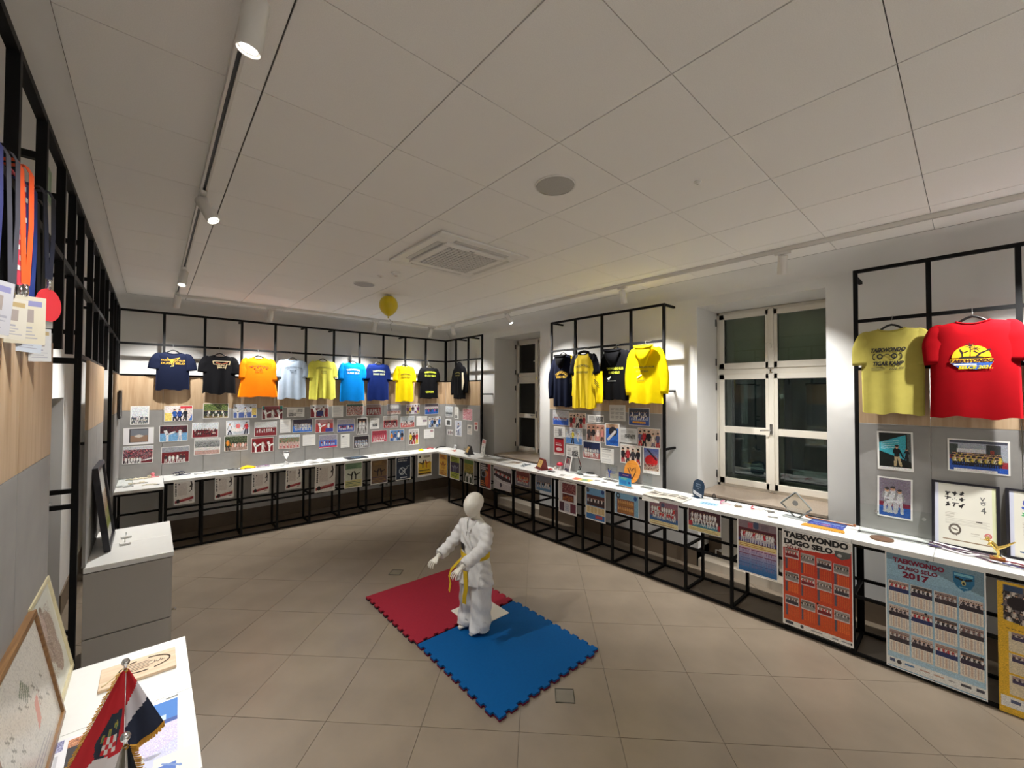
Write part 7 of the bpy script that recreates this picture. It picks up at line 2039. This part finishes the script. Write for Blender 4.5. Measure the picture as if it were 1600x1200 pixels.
picture('framed_picture', 'pale gilt framed picture leaning on the left rack behind the brown framed one', 2.315, -.235, .34, .40, pic_b, M_PF, 11, .012)
picture('framed_picture', 'brown framed pale drawing at the lower left edge of the photo', 1.845, -.222, .60, .395, pic_a, M_WF, 11, .014, 130)
# wooden board with burnt drawing
bd = thing('wooden_board', 'pale wooden board with a burnt oval drawing at the far end of the foreground cabinet', 'wooden board', (-.023, 2.272, ZP), (0, 0, 0))
o = MB().span(-.115, .115, -.080, .080, 0, .012).build('board', wood_mat('pale_birch', hexc(226, 202, 172), hexc(204, 174, 140), 7, 'X', .5), bd, bevel=.002)
bu = MB()
for k in range(26):
    if k in (6, 7, 13, 20):
        continue
    a0, a1 = 2 * PI * k / 26, 2 * PI * (k + 1) / 26
    bu.tube([(.018 + .078 * math.cos(a0), .008 + .048 * math.sin(a0), .0125), (.018 + .078 * math.cos(a1), .008 + .048 * math.sin(a1), .0125)], .0026, 5)
for k in range(5):
    bu.tube([(-.045, .030 - .012 * k, .0124), (.03 + .012 * (k % 2), .034 - .012 * k, .0124)], .0011, 4)
for k in range(6):
    bu.tube([(.045 + .006 * k, .0 + .004 * (k % 2), .0124), (.048 + .006 * k, .020 - .006 * (k % 3), .0124)], .0013, 4)
bu.build('burnt_drawing', mat('burnt_wood', (.05, .028, .016), .6, noise=.1, nscale=30), o)
MB().tube([(-.03, .045, .0135), (-.06, .02, .0135), (-.075, -.02, .0135), (-.095, -.05, .0135), (-.105, -.06, .0135)], .0022, 6).build('cord', mat('pale_cord', hexc(216, 200, 160), .8, noise=.08, nscale=60), bd, smooth=True)
# printed sheets on the foreground cabinet
def flat0(*a, **k):
    k['z'] = ZP
    return flat(*a, **k)
flat0('printed_page', 'page', 'white printed sheet with a dark picture, left of the flags on the foreground cabinet', -.128, 1.835, .205, .30, lambda c, r: (c.rect(0, 0, 1, 1, (226, 226, 230)), c.rect(.02, .02, .18, .2, (130, 130, 170)), c.speck(.02, .02, .18, .2, [(180, 180, 210), (90, 90, 130)], .5, r), c.rect(.10, .26, .14, .9, (190, 190, 196)), c.rect(.22, .06, .98, .62, (34, 30, 36)), c.rect(.22, .06, .98, .20, (190, 120, 80)), c.speck(.22, .06, .98, .2, [(120, 70, 50), (226, 170, 120)], .5, r), c.rect(.7, .02, .95, .12, (130, 140, 180)), c.text_rows(.2, .7, .9, .95, 6, (200, 200, 206), r, .3)), 0.02, 80)
flat0('printed_page', 'page', 'bright blue and white printed sheet right of the flags on the foreground cabinet', .035, 1.80, .125, .36, lambda c, r: (c.rect(0, 0, 1, 1, (206, 210, 236)), c.rect(0, 0, .86, .36, (56, 124, 206)), c.text_rows(.0, .06, .3, .3, 4, (220, 226, 236), r, .5), c.rect(.42, .22, .62, .32, (196, 216, 236)), c.rect(.3, .30, .86, .36, (46, 80, 160)), c.poly([(0, .4), (.9, .36), (.9, .62), (0, .8)], (214, 206, 236)), c.speck(0, .4, .9, .8, [(190, 180, 226), (236, 236, 244)], .3, r), c.rect(.86, 0, 1, 1, (226, 228, 226))), -.04, 60)
flat0('printed_page', 'page', 'white sheet with a small blue drawing nearest on the foreground cabinet', .07, 1.60, .11, .17, lambda c, r: (c.rect(0, 0, 1, 1, (226, 228, 226)), c.rect(.1, .25, .5, .45, (80, 120, 200)), c.line(.2, .2, .6, .4, .02, (120, 150, 206)), c.text_rows(.1, .6, .9, .9, 5, (190, 190, 190), r, .3)), -.05, 40, th=.0028)
tag(MB().prism([(-.018, -.012), (.018, -.012), (0, .022)], 0, .004).build('clear_clip', M_STEEL, None, (.072, 2.005, ZP)), 'small grey triangular clip beside the blue printed sheet', 'clip')
# table flags
def table_flag(label, x, y, H, cL, cR, polecap=True):
    t = thing('table_flag', label, 'table flag', (x, y, ZP))
    MB().lathe([(0, 0), (.045, 0), (.046, .006), (.03, .012), (.010, .018), (0, .018)], 28).build('base', mat('white_marble', (.72, .71, .69), .25, noise=.1, nscale=30), t)
    MB().tube([(0, 0, .016), (0, 0, H - .012)], .0034, 10).build('pole', M_CHROME, t, smooth=True)
    MB().lathe([(0, H - .022), (.0045, H - .020), (.004, H - .010), (.009, H - .004), (.0105, H + .002), (.007, H + .009), (0, H + .011)], 16).build('finial', M_CHROME, t, smooth=True)
    zt = H - .022
    MB().tube([(.005 * math.cos(a), .005 * math.sin(a), zt - .002 * a / 6) for a in np.linspace(0, 13, 30)], .0018, 5).build('tie_cord', mat('gold_thread', hexc(206, 152, 50), .55, noise=.15, nscale=200), t)
    def wing(name, P, cvf, fold, ph, frs):
        # P: four corners: top-pole, top-out, bottom-out, bottom-pole
        A, B, Cc, Dd = [Vector(p) for p in P]
        n = 44
        cv = Cv(n, n)
        cvf(cv, np.random.default_rng(4))
        co, q, cl = [], [], []
        for i in range(n + 1):
            for j in range(n + 1):
                s, v = j / n, i / n
                p = (A * (1 - s) + B * s) * (1 - v) + (Dd * (1 - s) + Cc * s) * v
                f = fold * math.sin(s * 2.2 * PI + ph) * (.25 + .75 * v) * (s * (1.15 - s) * 2.2)
                co.append((p.x, p.y - f, p.z))
        for i in range(n):
            for j in range(n):
                a = i * (n + 1) + j
                q.append((a + n + 1, a + n + 2, a + 1, a))
                cl.append((*s2l(cv.a[i, j]), 1.0))
        me = bpy.data.meshes.new(name)
        me.from_pydata(co, [], q)
        me.polygons.foreach_set('use_smooth', [True] * len(q))
        at = me.color_attributes.new('ink', 'FLOAT_COLOR', 'CORNER')
        at.data.foreach_set('color', np.repeat(np.array(cl), 4, axis=0).ravel())
        w_ = link(name, me, t, m=CLOTHP)
        sd = w_.modifiers.new('thick', 'SOLIDIFY')
        sd.thickness = .0012
        fb = MB()
        rr = random.Random(3)
        for side in frs:
            m = 70
            for k in range(m):
                f = k / (m - 1)
                if side == 'out':
                    i, j = int(f * n), n
                    dv = (B - A).normalized() * .012 + Vector((0, 0, -.006))
                else:
                    i, j = n, int(f * n)
                    dv = Vector((0, -.001, -.016))
                p = Vector(co[i * (n + 1) + j])
                qd = p + dv * rr.uniform(.8, 1.15) + Vector((rr.uniform(-.002, .002), rr.uniform(-.002, .002), 0))
                fb.tube([p, (p + qd) / 2 + Vector((0, -.001, 0)), qd], .0019, 4)
        if fb.v:
            f_ = fb.build('fringe', MATS['gold_thread'], w_)
            f_['kind'] = 'stuff'
        return w_
    cL(wing, zt)
    cR(wing, zt)
    return t
def cro_left(c, r):
    c.rect(0, 0, 1, 1, (190, 30, 40))
    c.poly([(0, .80), (.5, .77), (1.0, .95), (1, 1), (0, 1)], (216, 210, 210))
    # crown of small shields over a chequered shield
    c.poly([(.06, .36), (.42, .40), (.62, .62), (.52, .78), (.16, .74), (.10, .55)], (36, 46, 60))
    for k in range(3):
        c.ell(.20 + .13 * k, .50 + .05 * k, .045, .035, (150, 140, 60))
        c.ell(.20 + .13 * k, .51 + .05 * k, .02, .02, (60, 120, 90))
    for i in range(4):
        for j in range(3):
            c.rect(.16 + .07 * i, .60 + .05 * j, .23 + .07 * i, .65 + .05 * j, (196, 40, 46) if (i + j) % 2 else (216, 210, 206))
def cro_right(c, r):
    c.rect(0, 0, 1, 1, (190, 30, 40)).poly([(0, .42), (1, .22), (1, .55), (0, .72)], (206, 200, 206)).poly([(0, .66), (1, .52), (1, 1), (0, 1)], (26, 34, 56))
def blk_left(c, r):
    c.rect(0, 0, 1, 1, (150, 144, 134)).rect(.5, 0, 1, 1, (196, 190, 186)).poly([(0, .0), (.35, .0), (.25, 1), (0, 1)], (110, 104, 90))
def blk_right(c, r):
    c.rect(0, 0, 1, 1, (30, 36, 46)).rect(0, 0, .2, 1, (190, 186, 176))
H1 = .325
table_flag('red white and blue table flag with coat of arms and gold fringe', -.048, 1.70, H1,
    lambda wg, zt: wg('flag_left_fold', [(0, -.004, zt), (-.010, -.006, zt), (-.150, -.03, -.0 + .012), (-.002, -.008, .012)], cro_left, .016, .4, ('out',)),
    lambda wg, zt: wg('flag_right_fold', [(.002, -.002, zt), (.008, -.002, zt), (.090, .0, .105), (.002, -.004, .045)], cro_right, .014, 2.2, ('low',)))
table_flag('second table flag, black and pale grey with gold fringe', -.036, 1.36, .31,
    lambda wg, zt: wg('flag_left_fold', [(0, -.004, zt), (-.008, -.006, zt), (-.085, -.03, .012), (-.002, -.008, .012)], blk_left, .014, .4, ()),
    lambda wg, zt: wg('flag_right_fold', [(.002, -.002, zt), (.008, -.002, zt), (.060, .02, .03), (.002, -.004, .012)], blk_right, .014, 2.2, ('out',)))
# black frame and small holders on the farther cabinet
def pic_c(c, r):
    c.rect(0, 0, 1, 1, (150, 150, 146)).grad(0, 0, 1, .35, (170, 176, 176), (206, 206, 196)).rect(0, .35, 1, .6, (150, 120, 96)).rect(0, .6, 1, .85, (130, 140, 60)).rect(0, .85, 1, 1, (206, 206, 200)).speck(0, .35, 1, .75, [(90, 80, 70), (180, 160, 90), (206, 190, 170)], .4, r)
picture('framed_picture', 'black deep framed picture leaning on the left rack on the farther cabinet', 4.32, -.222, .50, .60, pic_c, mat('black_frame_wood', (.012, .011, .018), .35, noise=.1, nscale=20), 7, .026, 60, th=.035)
for yy, lab in ((4.37, 'farther one of two small white card holders on the grey cabinet'), (4.18, 'nearer one of two small white card holders on the grey cabinet')):
    hd = thing('card_holder', lab, 'card holder', (-.135, yy, ZP), (0, 0, .15))
    MB().span(-.030, .030, -.018, .018, 0, .016).build('block', M_WHITE, hd, bevel=.003)
    MB().span(-.002, .004, .012, .016, .016, .040).build('clip', M_WHITE, hd)
# black bar shaped frame on the last panel of the left rack
picture('black_picture', 'narrow black frame seen edge on, on the last panel of the left rack', 6.75, -.285, .30, .34, lambda c, r: (c.rect(0, 0, 1, 1, (200, 200, 196)), c.text_rows(.2, .2, .8, .8, 6, (120, 120, 120), r)), MATS['black_frame_wood'], 0, .02, 30, z=1.71)
# green exit sign in the left rack
ex = thing('exit_sign', 'pale green escape route sign hung inside the left rack', 'sign', (-.355, 2.62, 2.95), (0, 0, RZ['L']))
cv = Cv(40, 26, (150, 176, 150))
cv.rect(.05, .08, .95, .92, (130, 160, 132)).person(.4, .85, .65, (70, 100, 78), (70, 100, 78), (70, 100, 78), (70, 100, 78), -.4).rect(.62, .2, .82, .82, (170, 190, 168))
me = raster_mesh(cv, .24, .15, .01)
link('face', me, ex, m=GLOSSY)
MB().span(-.004, .004, .002, .008, .07, .15).build('hanger_rod', M_STEEL, ex)
# lanyards with badges
LY = [(1.60, (40, 44, 96), (206, 206, 214), 'navy lanyard with a white badge, nearest at the left edge'), (1.69, (60, 60, 70), (226, 220, 206), 'grey-black lanyard with a cream badge beside the orange one'), (1.765, (226, 84, 30), (226, 218, 196), 'bright orange lanyard with a long cream badge'), (1.85, (206, 60, 80), (214, 214, 226), 'red and white chequered lanyard with a white badge'),
      (1.91, (40, 60, 130), (206, 214, 226), 'royal blue lanyard with a pale badge'), (1.945, (24, 28, 46), (206, 60, 66), 'black-blue lanyard carrying a round red badge'), (1.98, (130, 40, 110), (214, 216, 222), 'magenta lanyard with a white badge'), (2.055, (16, 18, 20), (222, 222, 222), 'black lanyard with a pale badge left of the red one')]
for k, (yy, c, bc, lab) in enumerate(LY):
    t = thing('lanyard', lab, 'lanyard', (-.300 + .012 * (k % 3) + (.02 if k == 5 else 0), yy, 2.683), (0, 0, RZ['L'] - R(14 + 5 * (k % 3))), 'lanyards on the left rack')
    ln = [.33, .36, .34, .33, .38, .285, .34, .40][k]
    mm = mat('ribbon_%02x%02x%02x' % c, hexc(*c), .6, noise=.05, nscale=40)
    yb = .05 + .012 * (k % 3) + (.02 if k == 5 else 0)
    bc = tuple(int(x * .86) for x in bc)
    for s in (-1, 1):
        pts = [(s * .016, yb, -.05), (s * .016, yb * .9, .001), (s * .016, .012, .004), (s * .017, 0, -.02), (s * .014, -.004, -ln * .5), (s * .006, -.004, -ln)]
        ribbon('ribbon', pts, .017, mm, t, .0012, (1, 0, 0))
    if 'chequered' in lab:
        ck = MB()
        for i in range(9):
            for s in (-1, 1):
                ck.box(s * (.015 - .001 * i) + (.005 if i % 2 else -.005), -.0052, -.04 - i * .03, .010, .001, .014)
        ck.build('chequer_print', mat('white_satin', (.78, .74, .74), .5, noise=.05, nscale=30), t)
    MB().tube([(0, -.004, -ln), (0, -.006, -ln - .02), (0, -.004, -ln - .032)], .006, 8).build('clip', M_CHROME, t, smooth=True)
    if 'round red' in lab:
        o = MB().lathe([(0, 0), (.052, 0), (.052, .002), (0, .002)], 30).build('badge', mat('red_card', hexc(206, 50, 60), .4, noise=.04, nscale=20), t, (0, -.004, -ln - .082), (PI / 2, 0, 0))
    else:
        w_, h_ = (.082, .135) if k in (0, 2) else (.064, .11)
        cv = Cv(30, 44, bc)
        rr = np.random.default_rng(k + 3)
        cv.rect(.1, .08, .9, .2, [(130, 130, 170), (170, 150, 110)][k % 2]).rect(.3, .28, .7, .55, (150, 140, 136))
        cv.text_rows(.12, .62, .88, .92, 4, (150, 150, 160), rr, .4)
        o = link('badge', raster_mesh(cv, w_, h_, .0025), t, (0, -.006, -ln - .032 - h_ / 2), (R(2), R(3 - 2 * (k % 4)), -R(16 + 9 * (k % 3))), GLOSSY)
# ------------------------------------------------------------------ ceiling: tracks with spotlights, cassette, speakers, sensors, balloon
def track(label, p0, p1):
    p0, p1 = Vector(p0), Vector(p1)
    d = p1 - p0
    L = d.length
    t = thing('light_track', label, 'light track', (p0 + p1) / 2, (0, 0, math.atan2(d.y, d.x)))
    MB().span(-L / 2, L / 2, -.018, -.0075, -.034, -.001).span(-L / 2, L / 2, .0075, .018, -.034, -.001).span(-L / 2, L / 2, -.0075, .0075, -.010, -.001).build('profile', M_LAMP, t)
    MB().span(-L / 2 + .01, L / 2 - .01, -.0072, .0072, -.022, -.0102).build('conductor', mat('dark_track_slot', (.06, .06, .065), .4, .3, noise=.08, nscale=40), t)
    return t
ZT_ = ZC - .0005
track('unseen white lighting track added behind the camera', (.245, -2.45, ZC - .0005), (4.09, -2.45, ZC - .0005))  # unseen track, added to carry the front-wall bounce lamps
track('white lighting track along the left side of the ceiling', (.22, -2.6, ZT_), (.22, 6.83, ZT_))
track('white lighting track along the back side of the ceiling', (.245, 6.865, ZT_), (4.09, 6.865, ZT_))
track('white lighting track along the window side of the ceiling', (4.115, 6.83, ZT_), (4.115, -2.6, ZT_))
def spot(label, x, y, aim, power=1.0, axis='Y', size=96, blend=.8, body_r=.036):
    t = thing('track_spotlight', label, 'spotlight', (x, y, ZC - .036), (0, 0, 0), 'track spotlights')
    if axis == 'Y':
        MB().span(-.016, .016, -.06, .06, -.022, 0).build('adapter', M_LAMP, t, bevel=.003)
    else:
        MB().span(-.06, .06, -.016, .016, -.022, 0).build('adapter', M_LAMP, t, bevel=.003)
    MB().tube([(0, 0, -.022), (0, 0, -.055)], .008, 10).build('stem', M_LAMP, t, smooth=True)
    piv = Vector((0, 0, -.062))
    d = (Vector(aim) - (Vector((x, y, ZC - .036)) + piv)).normalized()
    q = d.to_track_quat('-Z', 'Y')
    b = MB()
    b.lathe([(0, .028), (body_r - .003, .028), (body_r, .025), (body_r, -.128), (body_r - .004, -.130), (body_r - .005, -.122), (0, -.120)], 28)
    bo = b.build('body', M_LAMP, t, piv, q.to_euler(), smooth=False)
    for p in bo.data.polygons:
        p.use_smooth = True
    MB().lathe([(0, -.1215), (body_r - .006, -.1215), (body_r - .006, -.1195), (0, -.1195)], 24).build('lens', M_EMIT, bo)
    ld = bpy.data.lights.new('spot', 'SPOT')
    ld.energy = SPOT_W * power
    ld.color = SPOT_COL
    ld.spot_size = R(size)
    ld.spot_blend = blend
    ld.shadow_soft_size = .024
    lo = bpy.data.objects.new('lamp', ld)
    C.objects.link(lo)
    lo.parent = bo
    lo.location = (0, 0, -.140)
    return t
SP = [
 ('bright track spotlight at the top edge of the photo on the left track', .22, 1.44, (-.06, 1.72, .9), .72, 'Y'),
 ('glaring track spotlight on the left track, facing the camera', .22, 3.16, (1.55, 1.95, .3), 1.15, 'Y'),
 ('track spotlight over the farther grey cabinet on the left track', .22, 5.22, (-.12, 4.45, .9), 1.5, 'Y'),
 ('track spotlight at the back end of the left track', .22, 6.58, (.05, 7.40, 1.2), 1.1, 'Y'),
 ('leftmost track spotlight on the back track', 1.30, 6.865, (1.15, 7.38, 1.1), 1.1, 'X'),
 ('track spotlight just behind the yellow balloon on the back track', 2.90, 6.865, (2.62, 7.38, 1.1), 1.1, 'X'),
 ('rightmost track spotlight on the back track near the corner', 4.00, 6.865, (3.78, 7.38, 1.1), 1.1, 'X'),
 ('track spotlight on the window track nearest the back corner', 4.115, 6.30, (4.62, 6.55, 1.4), .5, 'Y'),
 ('track spotlight with its lit end showing, above the narrow window', 4.115, 4.76, (4.62, 3.72, 1.3), 1.25, 'Y'),
 ('track spotlight above the bright yellow hooded top', 4.115, 2.70, (4.70, 2.66, 1.3), 1.2, 'Y'),
 ('track spotlight above the large window', 4.115, 1.08, (4.85, 1.42, 1.0), 1.0, 'Y'),
 ('track spotlight beyond the right edge of the photo', 4.115, -.55, (4.56, .05, .85), 1.7, 'Y'),
 ('track spotlight behind the camera on the window track', 4.115, -1.9, (4.6, -2.0, 1.4), 1.0, 'Y'),
 ('left one of the added bounce spotlights on the track behind the camera', .9, -2.45, (.9, -2.95, 1.7), 1.0, 'X'),  # this and the next two are added: front-wall bounce brightens the room
 ('middle one of the added bounce spotlights on the track behind the camera', 2.2, -2.45, (2.2, -2.95, 1.7), 1.0, 'X'),
 ('right one of the added bounce spotlights on the track behind the camera', 3.4, -2.45, (3.4, -2.95, 1.7), 1.0, 'X'),
 ('track spotlight behind the camera on the left track', .22, -1.2, (-.3, -1.4, 1.4), 1.4, 'Y'),
]
for s in SP:
    spot(*s)
# air conditioning cassette
ac = thing('ceiling_cassette', 'white square air conditioning cassette in the ceiling', 'air conditioner', (2.150, 3.205, ZC - .001))
pan = MB()
S1, S2, S3 = .475, .335, .27
def frame_quad(mb, a, b, z0, z1):
    for (x0, x1, y0, y1) in ((-a, a, -a, -b), (-a, a, b, a), (-a, -b, -b, b), (b, a, -b, b)):
        mb.span(x0, x1, y0, y1, z0, z1)
frame_quad(pan, S1, .40, -.022, 0)
pan.build('outer_panel', M_WHITE, ac, bevel=.006)
fl = MB()
for k in range(4):
    fl.box(0, .372, -.016, .56, .050, .010, Matrix.Rotation(k * PI / 2, 4, 'Z') @ Matrix.Rotation(0, 4, 'X'))
flm = fl.build('air_flap', mat('pale_grey_flap', (.60, .59, .57), .45, noise=.02, nscale=20), ac, bevel=.004)
cr_ = MB()
for sx in (-1, 1):
    for sy in (-1, 1):
        cr_.box(sx * .345, sy * .345, -.014, .115, .115, .014)
cr_.build('corner_cover', M_WHITE, ac, bevel=.006)
inn = MB()
frame_quad(inn, S2, S3, -.034, -.004)
inn.build('inner_panel', M_WHITE, ac, bevel=.008)
MB().box(0, 0, -.004, .8, .8, .006).build('air_slot', mat('dark_air_slot', (.03, .03, .03), .8, noise=.1, nscale=20), ac)
gr = MB()
n = 14
st_ = 2 * S3 / n
for k in range(n + 1):
    p = -S3 + k * st_
    gr.span(p - .0095, p + .0095, -S3, S3, -.032, -.024)
    gr.span(-S3, S3, p - .0095, p + .0095, -.0318, -.0242)
gr.build('grille', mat('grey_white_grille', (.62, .61, .59), .5, noise=.03, nscale=20), ac)
MB().span(-.06, .0, -.303, -.290, -.0352, -.034).build('name_plate', mat('grey_print', (.3, .3, .3), .5, noise=.05, nscale=20), ac, (-.02, 0, 0), (0, 0, 0))
def speaker(label, x, y, r):
    t = thing('ceiling_speaker', label, 'speaker', (x, y, ZC - .0005))
    MB().lathe([(r - .008, 0), (r, 0), (r, -.006), (r - .008, -.007)], 40, cap=False).build('rim', M_WHITE, t)
    MB().lathe([(0, -.001), (r - .009, -.001), (r - .012, -.0065), (0, -.0075)], 40).build('mesh_cover', mat('perforated_grey_white', (.47, .46, .44), .7, noise=.35, nscale=420), t)
speaker('large round speaker in the ceiling right of the air conditioner', 1.832, 1.675, .125)
speaker('round speaker in the ceiling left of the air conditioner', 1.855, 4.735, .125)
def detector(name, label, cat, x, y, r, h):
    t = thing(name, label, cat, (x, y, ZC - .0005))
    MB().lathe([(0, 0), (r, 0), (r, -h * .35), (r * .7, -h * .5), (r * .62, -h), (0, -h)], 24).build('housing', M_WHITE, t, smooth=False)
    MB().lathe([(0, -h), (r * .3, -h), (r * .2, -h * 1.2), (0, -h * 1.25)], 14).build('sensor', M_CHROME, t, smooth=True)
detector('smoke_detector', 'small round smoke detector next to the air conditioner', 'smoke detector', 1.93, 4.06, .05, .03)
detector('ceiling_sensor', 'flat small sensor left of the smoke detector', 'sensor', 1.86, 4.28, .035, .012)
detector('ceiling_sprinkler', 'small chrome sprinkler in the ceiling near the window side', 'sprinkler', 2.438, 1.076, .022, .014)
# balloon
bl_ = thing('balloon', 'yellow balloon floating against the ceiling', 'balloon', (2.302, 5.05, 3.005))
pr = []
for i in range(25):
    f = i / 24
    r = .118 * (math.sqrt(max(0, 1 - ((f - .56) / .44) ** 2)) if f > .56 else math.sin(PI / 2 * (f / .56) ** .72))
    pr.append((max(r, .0001), .018 + .280 * f))
MB().lathe(pr, 32).build('skin', mat('yellow_latex', hexc(214, 190, 8), .35, noise=.03, nscale=6, coat=.3), bl_, smooth=True)
MB().lathe([(.0001, .022), (.007, .016), (.012, .002), (.009, .0), (.0001, .004)], 14).build('knot', MATS['yellow_latex'], bl_, smooth=True)
MB().tube([(0, 0, .008), (.012, -.012, -.02), (.045, -.035, -.05), (.02, -.015, -.075), (.025, -.02, -.12), (.035, -.03, -.17)], .0022, 6).build('string', mat('dark_olive_string', (.06, .055, .02), .8, noise=.1, nscale=80), bl_, smooth=True)
